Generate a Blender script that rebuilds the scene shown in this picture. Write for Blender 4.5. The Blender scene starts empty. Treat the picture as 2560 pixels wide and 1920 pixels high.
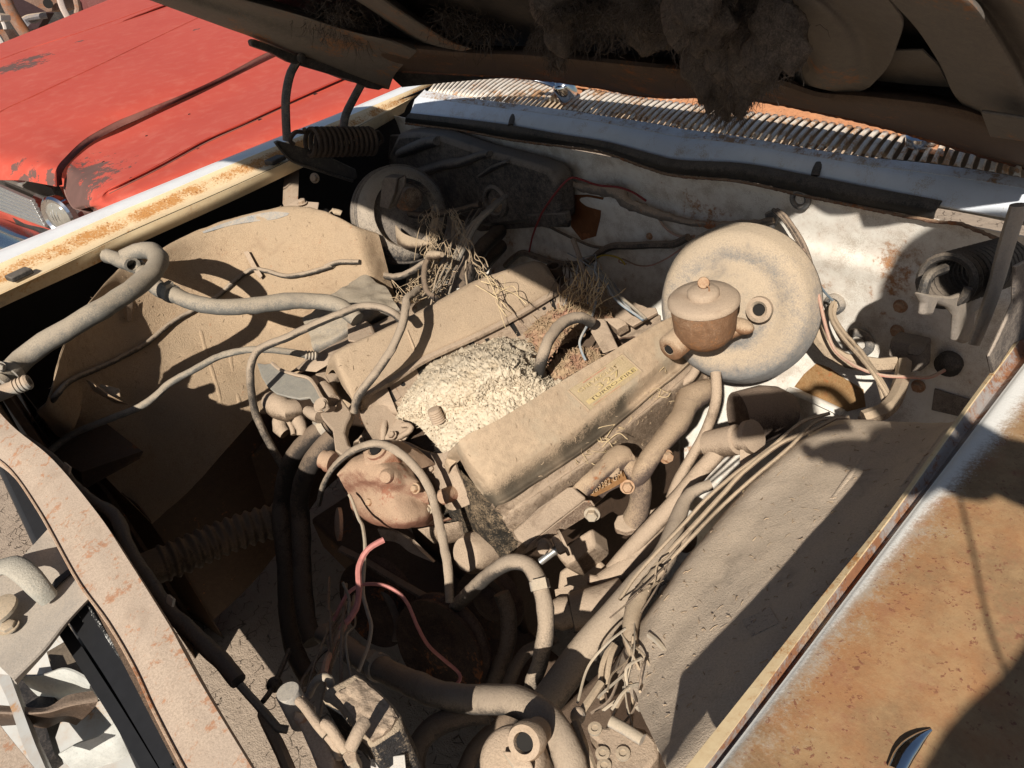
import bpy, bmesh, math, random
import numpy as np
from mathutils import Vector, Matrix, noise as mnoise
from mathutils.bvhtree import BVHTree
random.seed(7); np.random.seed(7)
S = bpy.context.scene
# ---------------------------------------------------------------- camera, sky, sun, exposure
F_PX = 1918.45
XA = np.array([0.64868107, 0.34170959, -0.68003487])     # camera axes (right, down, forward) seen from the car axes
YA = np.array([0.74141916, -0.48542427, 0.46331513])
ZA = np.array([-0.17178621, -0.80473464, -0.56823557])
R3 = np.stack([XA, YA, ZA])
CAM = np.array([0.0, 0.0, 0.55])
cd = bpy.data.cameras.new('camera'); cam = bpy.data.objects.new('camera', cd); S.collection.objects.link(cam)
rt, dn, fw = R3[:, 0], R3[:, 1], R3[:, 2]
M = Matrix.Identity(4)
for i in range(3):
    M[i][0], M[i][1], M[i][2], M[i][3] = rt[i], -dn[i], -fw[i], CAM[i]
cam.matrix_world = M
cd.sensor_width = 36.0; cd.lens = 36.0 * F_PX / 2560.0
cd.clip_start = 0.01; cd.clip_end = 500
cd.dof.use_dof = False
S.camera = cam
SUN = np.array([0.46533892, -0.63608045, 0.61551714])     # towards the sun
w = bpy.data.worlds.new('World'); S.world = w; w.use_nodes = True
nt = w.node_tree
sky = nt.nodes.new('ShaderNodeTexSky'); sky.sky_type = 'NISHITA'; sky.sun_disc = False
sky.sun_elevation = math.asin(SUN[2]); sky.sun_rotation = math.atan2(SUN[0], SUN[1])
sky.air_density = 1.0; sky.dust_density = 1.0; sky.ozone_density = 1.0
bg = nt.nodes['Background']; bg.inputs['Strength'].default_value = 0.05
nt.links.new(sky.outputs[0], bg.inputs['Color'])
sl = bpy.data.lights.new('sun', 'SUN'); so = bpy.data.objects.new('sun', sl); S.collection.objects.link(so)
sl.energy = 5.0; sl.angle = math.radians(0.53); sl.color = (1.0, 0.935, 0.85)
so.rotation_euler = Vector(SUN).to_track_quat('Z', 'Y').to_euler(); so.location = (2, -3, 4)
S.view_settings.view_transform = 'Standard'; S.view_settings.look = 'None'
S.view_settings.exposure = 0.38; S.view_settings.gamma = 1.0; S.view_settings.use_curve_mapping = False
S.cycles.max_bounces = 8

# ---------------------------------------------------------------- places: a point of the photo brought back to its own depth
CROPS = {'P': (0, 0, 1.0), 'D': (0, 0, 2212 / 2560), 'eA': (640, 860, 4.096), 'eB': (1240, 1060, 4.096), 'eC': (800, 380, 4.096),
         'eD': (1300, 380, 4.096), 'eE': (350, 0, 2.572), 'eF': (700, 1620, 5.53), 'eG': (1380, 850, 7.373), 'eH': (0, 0, 7.373)}
for i_, x_ in enumerate((0, 850, 1700)):
    for j_, y_ in enumerate((0, 640, 1280)):
        CROPS['c%d%d' % (i_, j_)] = (x_, y_, 2.572)
SURF = {}
def ray(px, py):
    d = R3 @ np.array([px - 1280, py - 960, F_PX]); return d / np.linalg.norm(d)
def unproj(px, py, z):
    d = ray(px, py)
    if isinstance(z, tuple):
        k, v = z[0], z[1]
        if k == 'd': return CAM + d * v
        if k == 'on':
            off = z[2] if len(z) > 2 else 0.0
            for nm in ([v] if isinstance(v, str) else v):
                hit = SURF[nm].ray_cast(Vector(CAM), Vector(d))
                if hit[0] is not None:
                    n = hit[1]
                    if n.dot(Vector(d)) > 0: n = -n
                    return np.array(hit[0] + n * off)
            return CAM + d * z[3]
        i = 'xyz'.index(k); return CAM + d * ((v - CAM[i]) / d[i])
    return CAM + d * ((z - CAM[2]) / d[2])
def L(crop, pts):
    x0, y0, k = CROPS[crop]
    return [unproj(x0 + p[0] / k, y0 + p[1] / k, p[2]) for p in pts]
def Lz(crop, pts, z):
    return L(crop, [(a, b, z) for a, b in pts])

# ---------------------------------------------------------------- splines, noise
def crspline(P, n, closed=False):
    P = np.asarray(P, float); m = len(P)
    if m == 1: return np.repeat(P, n, 0)
    if m == 2:
        t = np.linspace(0, 1, n)[:, None]; return P[0] * (1 - t) + P[1] * t
    if closed: Q = np.vstack([P[-1], P, P[0], P[1]]); segs = m
    else: Q = np.vstack([2 * P[0] - P[1], P, 2 * P[-1] - P[-2]]); segs = m - 1
    u = np.linspace(0, segs, n, endpoint=not closed); i = np.minimum(u.astype(int), segs - 1); t = (u - i)[:, None]
    a, b, c, d = Q[i], Q[i + 1], Q[i + 2], Q[i + 3]
    return .5 * ((2 * b) + (-a + c) * t + (2 * a - 5 * b + 4 * c - d) * t * t + (-a + 3 * b - 3 * c + d) * t ** 3)
def even(P, n):
    d = np.r_[0, np.cumsum(np.linalg.norm(np.diff(P, axis=0), axis=1))]
    u = np.linspace(0, d[-1], n)
    return np.stack([np.interp(u, d, P[:, k]) for k in range(3)], 1)
def length(P): return float(np.linalg.norm(np.diff(np.asarray(P, float), axis=0), axis=1).sum())
def unit(v):
    v = np.asarray(v, float); return v / (np.linalg.norm(v) + 1e-12)
def nz(p, s, o=0.0): return mnoise.noise(Vector((p[0] * s + o, p[1] * s - o, p[2] * s + 2 * o)))

# ---------------------------------------------------------------- mesh collecting
class MB:
    def __init__(s): s.v = []; s.f = []; s.uv = {}
    def add(s, V, Fc):
        o = len(s.v); s.v += [tuple(p) for p in V]; s.f += [tuple(i + o for i in f) for f in Fc]; return o
    def tube(s, pts, r, n=10, step=None, cap=True, wob=0.0, raw=False, flat=1.0, hollow=False):
        P = np.asarray(pts, float); rmax = float(np.max(r))
        st = step or max(rmax * .8, .004)
        if not raw:
            Q = crspline(P, max(8, len(P) * 12)); m = max(3, int(length(Q) / st) + 1); P = even(Q, m)
        m = len(P)
        rr = np.interp(np.linspace(0, 1, m), np.linspace(0, 1, len(r)), r) if hasattr(r, '__len__') else np.full(m, float(r))
        T = np.gradient(P, axis=0); T /= (np.linalg.norm(T, axis=1)[:, None] + 1e-12)
        a = np.array([0, 0, 1.0]) if abs(T[0][2]) < .9 else np.array([1.0, 0, 0])
        N = unit(np.cross(T[0], a)); V = []
        ang = np.arange(n) * 2 * math.pi / n
        for k in range(m):
            N = unit(N - T[k] * np.dot(N, T[k])); B = np.cross(T[k], N)
            for q in ang:
                d = N * math.cos(q) + B * math.sin(q) * flat; rad = rr[k]
                p = P[k] + d * rad
                if wob: p = p + d * rad * wob * nz(p, 1.2 / max(rad, .002) * .5)
                V.append(p)
        Fc = [(k * n + j, k * n + (j + 1) % n, (k + 1) * n + (j + 1) % n, (k + 1) * n + j) for k in range(m - 1) for j in range(n)]
        if cap and not hollow: Fc += [tuple(range(n))[::-1], tuple((m - 1) * n + j for j in range(n))]
        o = s.add(V, Fc)
        if hollow:                                                # open hose ends: a lip and a bore
            for e, k, sg in ((0, 0, 1), (m - 1, m - 1, -1)):
                c = P[k]; ri = [c + (np.array(V[k * n + j]) - c) * .68 for j in range(n)]
                dp = [p + T[k] * sg * rr[k] * 2.5 for p in ri]
                oo = s.add(ri + dp, [])
                for j in range(n):
                    j2 = (j + 1) % n
                    q1 = (o + k * n + j, o + k * n + j2, oo + j2, oo + j); q2 = (oo + j, oo + j2, oo + n + j2, oo + n + j)
                    s.f += [q1[::-1], q2[::-1]] if sg > 0 else [q1, q2]
                q3 = tuple(oo + n + j for j in range(n)); s.f.append(q3[::-1] if sg > 0 else q3)
        return s
    def lathe(s, prof, origin, axis, n=32, ref=None, arc=None):
        """prof: (radius, height) pairs along axis"""
        A = unit(axis); o = np.asarray(origin, float)
        a = np.array([0, 0, 1.0]) if abs(A[2]) < .9 else np.array([1.0, 0, 0])
        N = unit(np.cross(A, a if ref is None else ref)); B = np.cross(A, N); V = []
        for r, hh in prof:
            for j in range(n):
                q = j * 2 * math.pi / n
                V.append(o + A * hh + (N * math.cos(q) + B * math.sin(q)) * r)
        m = len(prof)
        Fc = [(k * n + j, k * n + (j + 1) % n, (k + 1) * n + (j + 1) % n, (k + 1) * n + j) for k in range(m - 1) for j in range(n)]
        Fc += [tuple(range(n))[::-1], tuple((m - 1) * n + j for j in range(n))]
        s.add(V, Fc); return s
    def box(s, c, ax, ay, az):
        """centre and three half-extent vectors"""
        c = np.asarray(c, float); ax, ay, az = (np.asarray(q, float) for q in (ax, ay, az))
        V = [c + i * ax + j * ay + k * az for k in (-1, 1) for j in (-1, 1) for i in (-1, 1)]
        s.add(V, [(0, 2, 3, 1), (4, 5, 7, 6), (0, 1, 5, 4), (2, 6, 7, 3), (0, 4, 6, 2), (1, 3, 7, 5)]); return s
    def slab(s, poly, vec):
        """planar polygon pushed through by vec"""
        P = [np.asarray(p, float) for p in poly]; n = len(P); vec = np.asarray(vec, float)
        nn = sum((np.cross(P[i] - P[0], P[(i + 1) % n] - P[0]) for i in range(n)), np.zeros(3))
        if np.dot(nn, vec) > 0: P = P[::-1]
        V = P + [p + vec for p in P]
        s.add(V, [tuple(range(n)), tuple(range(n, 2 * n))[::-1]] + [(i, i + n, (i + 1) % n + n, (i + 1) % n) for i in range(n)]); return s
    def sheet(s, rows, nu=24, nv=24, thick=.003, linv=False, linu=False, rough=0.0, rs=20.0, toward=None):
        """surface through rows of points (u along a row, v across the rows), given a thickness behind"""
        def res(P, n, lin):
            P = np.asarray(P, float)
            if lin:
                u = np.linspace(0, len(P) - 1, n); return np.stack([np.interp(u, np.arange(len(P)), P[:, k]) for k in range(3)], 1)
            return crspline(P, n)
        G = [res(r, nu, linu) for r in rows]
        G = np.stack([res([g[i] for g in G], nv, linv) for i in range(nu)], 1)   # nv x nu x 3
        du = np.gradient(G, axis=1); dv = np.gradient(G, axis=0); Nn = np.cross(du, dv)
        Nn /= (np.linalg.norm(Nn, axis=2)[..., None] + 1e-12)
        ref = np.asarray(CAM if toward is None else toward)
        if np.sum(Nn * (ref - G)) < 0: Nn = -Nn; flip = True
        else: flip = False
        if rough:
            for i in range(nv):
                for j in range(nu):
                    p = G[i, j]; G[i, j] = p + Nn[i, j] * rough * (nz(p, rs) + .5 * nz(p, rs * 2.3, 3.1))
        o = len(s.v); V = [G[i, j] for i in range(nv) for j in range(nu)]; Fc = []
        for i in range(nv - 1):
            for j in range(nu - 1):
                q = (i * nu + j, i * nu + j + 1, (i + 1) * nu + j + 1, (i + 1) * nu + j); Fc.append(q[::-1] if flip else q)
        for i in range(nv):
            for j in range(nu): s.uv[o + i * nu + j] = (j / (nu - 1), i / (nv - 1))
        if thick:
            K = nu * nv; V += [G[i, j] - Nn[i, j] * thick for i in range(nv) for j in range(nu)]
            for i in range(nv):
                for j in range(nu): s.uv[o + K + i * nu + j] = (j / (nu - 1), i / (nv - 1))
            Fc += [tuple(a + K for a in f[::-1]) for f in list(Fc)]
            rim = [j for j in range(nu)] + [i * nu + nu - 1 for i in range(1, nv)] + [(nv - 1) * nu + j for j in range(nu - 2, -1, -1)] + [i * nu for i in range(nv - 2, 0, -1)]
            for a, b in zip(rim, rim[1:] + rim[:1]):
                q = (b, a, a + K, b + K); Fc.append(q[::-1] if flip else q)
        s.add(V, Fc); return s
    def ball(s, c, r, n=8, m=6, sq=(1, 1, 1)):
        c = np.asarray(c, float); V = []
        for i in range(m + 1):
            t = math.pi * i / m
            for j in range(n):
                q = 2 * math.pi * j / n
                V.append(c + r * np.array([math.sin(t) * math.cos(q) * sq[0], math.sin(t) * math.sin(q) * sq[1], math.cos(t) * sq[2]]))
        s.add(V, [(i * n + j, (i + 1) * n + j, (i + 1) * n + (j + 1) % n, i * n + (j + 1) % n) for i in range(m) for j in range(n)]); return s
    def hexbolt(s, c, axis, r, hgt, washer=True):
        if washer: s.lathe([(r * 1.35, 0), (r * 1.35, hgt * .25)], c, axis, 16)
        s.lathe([(r, 0), (r, hgt * .85), (r * .8, hgt)], c, axis, 6); return s
    def build(s, name, mat, parent=None, angle=40, bevel=0.0, loc=None, kind=None, sub=0, label=None):
        me = bpy.data.meshes.new(name)
        V = np.array(s.v, float)
        if parent is not None: off = WL[parent.name]
        elif loc is not None: off = np.asarray(loc, float)
        else:
            off = np.array([(V[:, 0].min() + V[:, 0].max()) / 2, (V[:, 1].min() + V[:, 1].max()) / 2, V[:, 2].min()])
        me.from_pydata([tuple(p) for p in V - off], [], s.f)
        if s.uv:
            uvl = me.uv_layers.new(name='UVMap'); li = np.zeros(len(me.loops), int); me.loops.foreach_get('vertex_index', li)
            tab = np.zeros((len(V), 2))
            for k, q in s.uv.items(): tab[k] = q
            uvl.data.foreach_set('uv', tab[li].ravel())
        me.validate(); me.shade_smooth(); me.set_sharp_from_angle(angle=math.radians(angle))
        if mat is not None: me.materials.append(mat)
        o = bpy.data.objects.new(name, me); S.collection.objects.link(o)
        if parent is not None: o.parent = parent; WL[o.name] = off
        else: o.location = off; WL[o.name] = off
        if bevel:
            b = o.modifiers.new('edges', 'BEVEL'); b.width = bevel; b.segments = 2; b.limit_method = 'ANGLE'; b.angle_limit = math.radians(35)
        if sub:
            b = o.modifiers.new('smooth', 'SUBSURF'); b.levels = sub; b.render_levels = sub
        if kind: o['kind'] = kind
        if label: o['label'] = label
        return o
WL = {}
def tag(o, label, cat, group=None):
    o['label'] = label; o['category'] = cat
    if group: o['group'] = group
    return o
def thing(name, label, cat, loc, group=None):
    o = bpy.data.objects.new(name, None); S.collection.objects.link(o); o.location = tuple(loc); o.empty_display_size = .05
    WL[o.name] = np.asarray(loc, float); return tag(o, label, cat, group)
def bvh(name, mb): SURF[name] = BVHTree.FromPolygons([Vector(p) for p in mb.v], mb.f)
def tubething(name, label, cat, pts, r, mat, group=None, n=10, wob=.06, **k):
    m = MB(); m.tube(pts, r, n=n, wob=wob, **k); return tag(m.build(name, mat), label, cat, group)

# ---------------------------------------------------------------- materials
def newmat(name):
    m = bpy.data.materials.new(name); m.use_nodes = True; t = m.node_tree
    b = t.nodes['Principled BSDF']; return m, t, b
def N(t, kind, **k):
    n = t.nodes.new('ShaderNode' + kind)
    for a, v in k.items():
        if a.startswith('i_'): n.inputs[a[2:].replace('_', ' ')].default_value = v
        else: setattr(n, a, v)
    return n
def noise_n(t, co, scale, detail=4, rough=.6, dist=0):
    n = N(t, 'TexNoise'); n.inputs['Scale'].default_value = scale; n.inputs['Detail'].default_value = detail
    n.inputs['Roughness'].default_value = rough; n.inputs['Distortion'].default_value = dist
    t.links.new(co, n.inputs['Vector']); return n.outputs['Fac']
def mth(t, op, a, b=None, clamp=False):
    n = N(t, 'Math'); n.operation = op; n.use_clamp = clamp
    for i, q in enumerate((a, b)):
        if q is None: continue
        if isinstance(q, (int, float)): n.inputs[i].default_value = q
        else: t.links.new(q, n.inputs[i])
    return n.outputs[0]
def step_n(t, x, lo, hi, a=0.0, b=1.0):
    n = N(t, 'MapRange'); n.interpolation_type = 'SMOOTHSTEP'; n.clamp = True
    for i, q in ((1, lo), (2, hi), (3, a), (4, b)): n.inputs[i].default_value = q
    t.links.new(x, n.inputs[0]); return n.outputs[0]
def mixc(t, f, a, b, mode='MIX'):
    n = N(t, 'Mix'); n.data_type = 'RGBA'; n.blend_type = mode
    for i, q in ((0, f), (6, a), (7, b)):
        if isinstance(q, (int, float)): n.inputs[i].default_value = q
        elif isinstance(q, tuple): n.inputs[i].default_value = (*q, 1) if len(q) == 3 else q
        else: t.links.new(q, n.inputs[i])
    return n.outputs[2]
def coords(t): return N(t, 'TexCoord').outputs['Object']
def world_pos(t): return N(t, 'NewGeometry').outputs['Position']
def bump(t, b, hgt, strength, dist=.002):
    n = N(t, 'Bump'); n.inputs['Strength'].default_value = strength; n.inputs['Distance'].default_value = dist
    t.links.new(hgt, n.inputs['Height']); t.links.new(n.outputs[0], b.inputs['Normal'])
def up_n(t):
    g = N(t, 'NewGeometry'); s = N(t, 'SeparateXYZ'); t.links.new(g.outputs['Normal'], s.inputs[0]); return s.outputs['Z']
DUST = (.43, .325, .23)
def dusty(name, base, dust=DUST, cover=.5, up=.7, rust=0.0, rustc=(.26, .095, .035), rough=.9, metal=0.0, grain=1.0, soft=.35, bs=.5, spec=.2, rs=14, stain=.35):
    """a part under a coat of dust: more of it on faces that look up, patchy, with rust coming through"""
    m, t, b = newmat(name); co = world_pos(t)
    big = noise_n(t, co, 9, 4); mid = noise_n(t, co, 80, 6, .7); fine = noise_n(t, co, 430, 3, .75)
    x = mth(t, 'MULTIPLY', up_n(t), up)
    x = mth(t, 'ADD', x, mth(t, 'MULTIPLY', mth(t, 'SUBTRACT', big, .5), .8)); x = mth(t, 'ADD', x, mth(t, 'MULTIPLY', mth(t, 'SUBTRACT', mid, .5), .8))
    x = mth(t, 'ADD', x, mth(t, 'MULTIPLY', mth(t, 'SUBTRACT', fine, .5), .9)); x = mth(t, 'ADD', x, cover)
    f = step_n(t, x, .5 - soft, .5 + soft)
    vb = mixc(t, mid, tuple(c * .6 for c in base), tuple(min(1, c * 1.35) for c in base))
    vd = mixc(t, step_n(t, fine, .34, .66), tuple(c * .87 for c in dust), tuple(min(1, c * 1.07) for c in dust))
    vd = mixc(t, step_n(t, big, .35, .7), vd, mixc(t, .5, vd, (dust[0] * .86, dust[1] * .88, dust[2] * .92)))
    col = mixc(t, f, vb, vd)
    if stain:
        st = step_n(t, mth(t, 'ADD', noise_n(t, co, 17, 6, .72, .5), mth(t, 'MULTIPLY', mth(t, 'SUBTRACT', fine, .5), .25)), .54, .70)
        col = mixc(t, mth(t, 'MULTIPLY', st, stain), col, mixc(t, .35, vb, (.13, .09, .06)))
    if rust:
        r1 = noise_n(t, co, rs, 6, .7, .4); r2 = noise_n(t, co, 160, 3)
        rf = step_n(t, mth(t, 'ADD', r1, mth(t, 'MULTIPLY', mth(t, 'SUBTRACT', r2, .5), .35)), .72 - rust * .35, .80 - rust * .30)
        col = mixc(t, mth(t, 'MULTIPLY', rf, .85), col, mixc(t, r2, tuple(c * .6 for c in rustc), tuple(min(1, c * 1.6) for c in rustc)))
    sp = step_n(t, noise_n(t, co, 520, 2, .8), .33, .42, .76, 1.0)
    mm = N(t, 'Mix'); mm.data_type = 'RGBA'; mm.blend_type = 'MULTIPLY'; mm.inputs[0].default_value = .8 * grain
    t.links.new(col, mm.inputs[6]); cr = N(t, 'CombineColor')
    for i in range(3): t.links.new(sp, cr.inputs[i])
    t.links.new(cr.outputs[0], mm.inputs[7]); col = mm.outputs[2]
    t.links.new(col, b.inputs['Base Color'])
    b.inputs['Specular IOR Level'].default_value = spec
    t.links.new(mixc(t, f, (rough * .65,) * 3, (rough,) * 3), b.inputs['Roughness'])
    if metal:
        mf = mth(t, 'MULTIPLY', mth(t, 'SUBTRACT', 1.0, f), metal); t.links.new(mf, b.inputs['Metallic'])
    hgt = mth(t, 'ADD', mth(t, 'MULTIPLY', fine, .9), mth(t, 'MULTIPLY', mid, .7))
    bump(t, b, hgt, bs, .003)
    return m
def plain(name, col, rough=.6, metal=0.0, var=.25, bs=.15, spec=.4, scale=80):
    m, t, b = newmat(name); co = world_pos(t); n = noise_n(t, co, scale, 5, .6)
    t.links.new(mixc(t, n, tuple(c * (1 - var) for c in col), tuple(min(1, c * (1 + var)) for c in col)), b.inputs['Base Color'])
    b.inputs['Roughness'].default_value = rough; b.inputs['Metallic'].default_value = metal; b.inputs['Specular IOR Level'].default_value = spec
    if bs: bump(t, b, noise_n(t, co, scale * 4, 3), bs, .001)
    return m
def painted(name, paint, rust=.5, rustc=(.33, .13, .035), rough=.5, dustf=.25, dust=(.42, .33, .23), scale=10, speck=120, bs=.12, vband=None, dark=(.09, .035, .025), darkf=.3):
    """old paint with rust bleeding through in patches and specks, a film of dust; vband: rust keeps to part of the sheet's width"""
    m, t, b = newmat(name); co = world_pos(t)
    big = noise_n(t, co, scale, 6, .65, .3); sp = noise_n(t, co, speck, 4, .75); fine = noise_n(t, co, 500, 2)
    x = mth(t, 'ADD', mth(t, 'MULTIPLY', big, .75), mth(t, 'MULTIPLY', sp, .55))
    if vband:
        uv = N(t, 'UVMap'); s = N(t, 'SeparateXYZ'); t.links.new(uv.outputs[0], s.inputs[0]); v = s.outputs['Y']
        up_ = step_n(t, v, vband[0], vband[1]); dn_ = step_n(t, v, vband[2], vband[3], 1, 0)
        x = mth(t, 'ADD', x, mth(t, 'MULTIPLY', mth(t, 'SUBTRACT', mth(t, 'MULTIPLY', up_, dn_), .5), vband[4]))
    th = .95 - .5 * rust
    f = step_n(t, x, th - .05, th + .07)
    pc = mixc(t, noise_n(t, co, 25, 3), tuple(c * .88 for c in paint), tuple(min(1, c * 1.08) for c in paint))
    halo = step_n(t, x, th - .22, th + .02)
    pc = mixc(t, mth(t, 'MULTIPLY', halo, .45), pc, mixc(t, .5, paint, rustc))
    rc = mixc(t, sp, tuple(c * .55 for c in rustc), tuple(min(1, c * 1.7) for c in rustc))
    rc = mixc(t, step_n(t, noise_n(t, co, 210, 3, .7), .68 - .25 * darkf, .74 - .22 * darkf), rc, dark)
    col = mixc(t, f, pc, rc)
    df = step_n(t, mth(t, 'ADD', noise_n(t, co, 22, 5), mth(t, 'MULTIPLY', mth(t, 'SUBTRACT', fine, .5), .6)), .62 - .5 * dustf, .85 - .4 * dustf)
    col = mixc(t, mth(t, 'MULTIPLY', df, .8), col, dust)
    t.links.new(col, b.inputs['Base Color'])
    t.links.new(mixc(t, f, (rough,) * 3, (.9,) * 3), b.inputs['Roughness']); b.inputs['Specular IOR Level'].default_value = .3
    bump(t, b, mth(t, 'ADD', sp, mth(t, 'MULTIPLY', f, .4)), bs, .001)
    return m

MAT = {}
MAT['dust'] = dusty('thick_dust', (.15, .105, .07), cover=.52, up=.75, bs=.6, stain=.5, rust=.12)
MAT['dust_iron'] = dusty('dusty_cast_iron', (.15, .095, .065), cover=.42, up=.72, rust=.32, bs=.7, stain=.55)
MAT['dust_cover'] = dusty('dusty_enamel', (.38, .285, .19), cover=.72, up=.4, dust=(.445, .33, .22), bs=.6)
MAT['pump'] = dusty('rust_red_iron', (.27, .13, .085), dust=(.43, .29, .19), cover=.42, up=.75, rust=.3, rustc=(.25, .10, .06), bs=.6)
MAT['hose'] = dusty('dusty_rubber', (.055, .05, .045), dust=(.37, .29, .21), cover=.30, up=1.05, bs=.45, soft=.4)
MAT['hose_grey'] = dusty('grey_dusty_rubber', (.15, .145, .13), dust=(.35, .29, .215), cover=.38, up=.5, bs=.35)
MAT['hose_dark'] = dusty('old_black_rubber', (.035, .03, .027), dust=(.20, .145, .10), cover=.18, up=.8, bs=.35)
MAT['black_steel'] = dusty('black_dusty_steel', (.025, .023, .022), dust=(.20, .155, .11), cover=.12, up=.55, rough=.7, bs=.3)
MAT['hinge'] = dusty('dark_hinge_steel', (.04, .038, .037), dust=(.20, .165, .125), cover=.2, up=.5, rough=.6, bs=.3)
MAT['black_plastic'] = dusty('black_fibre_plastic', (.03, .03, .033), dust=(.24, .20, .16), cover=.42, up=.5, rough=.75, bs=.35)
MAT['booster'] = dusty('booster_zinc', (.22, .215, .205), dust=(.45, .355, .25), cover=.34, up=.8, bs=.6, soft=.35, stain=.55)
MAT['mc'] = dusty('master_cylinder_iron', (.24, .13, .07), dust=(.44, .32, .21), cover=.38, up=.8, rust=.5, rustc=(.26, .12, .05), bs=.7, stain=.6)
MAT['apron'] = dusty('dusty_inner_fender', (.30, .19, .115), dust=(.46, .335, .215), cover=.66, up=.3, rust=.2, rustc=(.33, .17, .09), bs=1.0, rs=70, stain=.3)
MAT['apron_dark'] = dusty('dusty_black_inner_fender', (.16, .14, .12), dust=(.60, .48, .355), cover=.98, up=.5, bs=.55, stain=.3)
MAT['frame_dark'] = dusty('dirty_frame_steel', (.07, .045, .03), dust=(.16, .11, .075), cover=.12, up=.6, rust=.3, bs=.5)
MAT['firewall'] = painted('dirty_white_firewall', (.70, .665, .59), rust=.36, rustc=(.26, .13, .06), scale=7, speck=60, dustf=.36, dust=(.42, .36, .29))
MAT['cowl'] = painted('blue_white_cowl_paint', (.66, .70, .74), rust=.16, scale=9, speck=110, dustf=.12, rough=.4)
MAT['cowl_lip'] = painted('stained_cowl_paint', (.64, .66, .68), rust=.5, rustc=(.26, .16, .09), scale=9, speck=90, dustf=.2, rough=.45)
MAT['cowl_rust'] = painted('rust_cowl', (.72, .62, .5), rust=.82, rustc=(.42, .19, .09), scale=7, speck=90, dustf=.08)
MAT['slat'] = painted('worn_white_slats', (.70, .64, .55), rust=.55, rustc=(.36, .2, .1), scale=14, speck=90, dustf=.1)
MAT['rail_white'] = painted('chalky_white_paint', (.80, .79, .77), rust=.12, scale=5, speck=120, dustf=.0, rough=.35)
MAT['rail_rust'] = painted('rusty_cream_ledge', (.74, .58, .36), rust=.47, rustc=(.40, .19, .06), scale=9, speck=210, dustf=.02, vband=(.02, .22, .40, .72, .20))
MAT['rail_cream'] = painted('cream_rail_paint', (.70, .55, .34), rust=.34, rustc=(.42, .2, .06), scale=8, speck=130, dustf=.08)
MAT['lip_cream'] = painted('cream_lip_paint', (.70, .55, .33), rust=.42, rustc=(.35, .17, .06), scale=8, speck=120, dustf=.0)
MAT['channel'] = painted('rusty_channel', (.34, .32, .30), rust=.6, rustc=(.22, .10, .05), scale=8, speck=80, dustf=.2)
MAT['support'] = dusty('dusty_pitted_support', (.36, .27, .20), dust=(.47, .365, .275), cover=.62, up=.2, rust=.50, rustc=(.33, .165, .09), rs=55, bs=.22)
MAT['latch_grey'] = dusty('pale_galvanised_latch_plate', (.40, .36, .31), dust=(.47, .40, .32), cover=.3, up=.4, bs=.2)
MAT['white_part'] = painted('white_grille_metal', (.50, .495, .46), rust=.36, rustc=(.35, .18, .07), scale=9, speck=40, dustf=.1, rough=.35)
MAT['hoodbeam'] = dusty('rust_brown_beam', (.07, .043, .029), dust=(.15, .11, .082), cover=.4, up=0, rust=.5, rustc=(.20, .08, .03), bs=.15, rs=6, grain=.2, soft=.5)
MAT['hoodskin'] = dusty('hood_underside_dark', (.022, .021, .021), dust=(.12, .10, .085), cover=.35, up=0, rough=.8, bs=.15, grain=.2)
MAT['hoodframe'] = dusty('hood_frame_dusty', (.105, .095, .085), dust=(.195, .17, .145), cover=.5, up=0, rust=.42, rustc=(.22, .11, .055), bs=.1, rs=5, grain=.1, soft=.6)
MAT['fluff'] = dusty('felt_insulation_fibres', (.045, .038, .034), dust=(.17, .137, .112), cover=.42, up=.1, bs=.5, grain=.3)
MAT['rubber_seal'] = dusty('black_seal', (.032, .031, .03), dust=(.13, .11, .09), cover=.3, up=.5, bs=.15, rough=.8)
MAT['chrome'] = plain('pitted_chrome', (.72, .73, .75), .12, 1.0, .12, .08)
MAT['alu'] = plain('dull_aluminium', (.55, .55, .53), .4, .85, .2, .2)
MAT['zinc_bolt'] = dusty('zinc_bolt', (.42, .38, .31), dust=(.45, .35, .24), cover=.35, up=.5, metal=.5, bs=.2)
MAT['rust_bolt'] = dusty('rusty_bolt', (.33, .17, .09), dust=(.43, .3, .19), cover=.35, up=.5, bs=.3)
MAT['clamp'] = dusty('old_hose_clamp', (.38, .35, .31), dust=(.44, .36, .26), cover=.35, up=.5, metal=.4, bs=.2)
MAT['pink'] = plain('faded_pink_red_insulation', (.50, .20, .17), .6, 0, .3, .2, scale=150)
MAT['pinkdust'] = dusty('dusty_pink_insulation', (.48, .2, .16), dust=(.44, .32, .23), cover=.45, up=.4, bs=.2)
MAT['redwire'] = plain('dark_red_insulation', (.20, .03, .03), .5, 0, .3, .1)
MAT['whitewire'] = dusty('dusty_white_insulation', (.55, .5, .42), dust=(.46, .37, .26), cover=.4, up=.4, bs=.2)
MAT['bluewire'] = dusty('dusty_blue_insulation', (.20, .27, .33), dust=(.40, .36, .30), cover=.3, up=.4, bs=.2)
MAT['blackwire'] = dusty('dusty_black_insulation', (.04, .037, .035), dust=(.28, .21, .15), cover=.3, up=.6, bs=.2)
MAT['tanwire'] = dusty('dust_caked_insulation', (.12, .085, .06), dust=(.43, .33, .225), cover=.42, up=.75, bs=.3)
MAT['yellowwire'] = plain('yellow_insulation', (.45, .33, .05), .5)
MAT['straw'] = plain('dry_straw', (.50, .38, .22), .8, 0, .4, .1)
MAT['flange_rust'] = dusty('rusty_flange_steel', (.13, .07, .045), dust=(.30, .2, .13), cover=.35, rust=.5)
MAT['grom'] = dusty('grey_grommet', (.10, .10, .10), dust=(.36, .31, .25), cover=.4)
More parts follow.
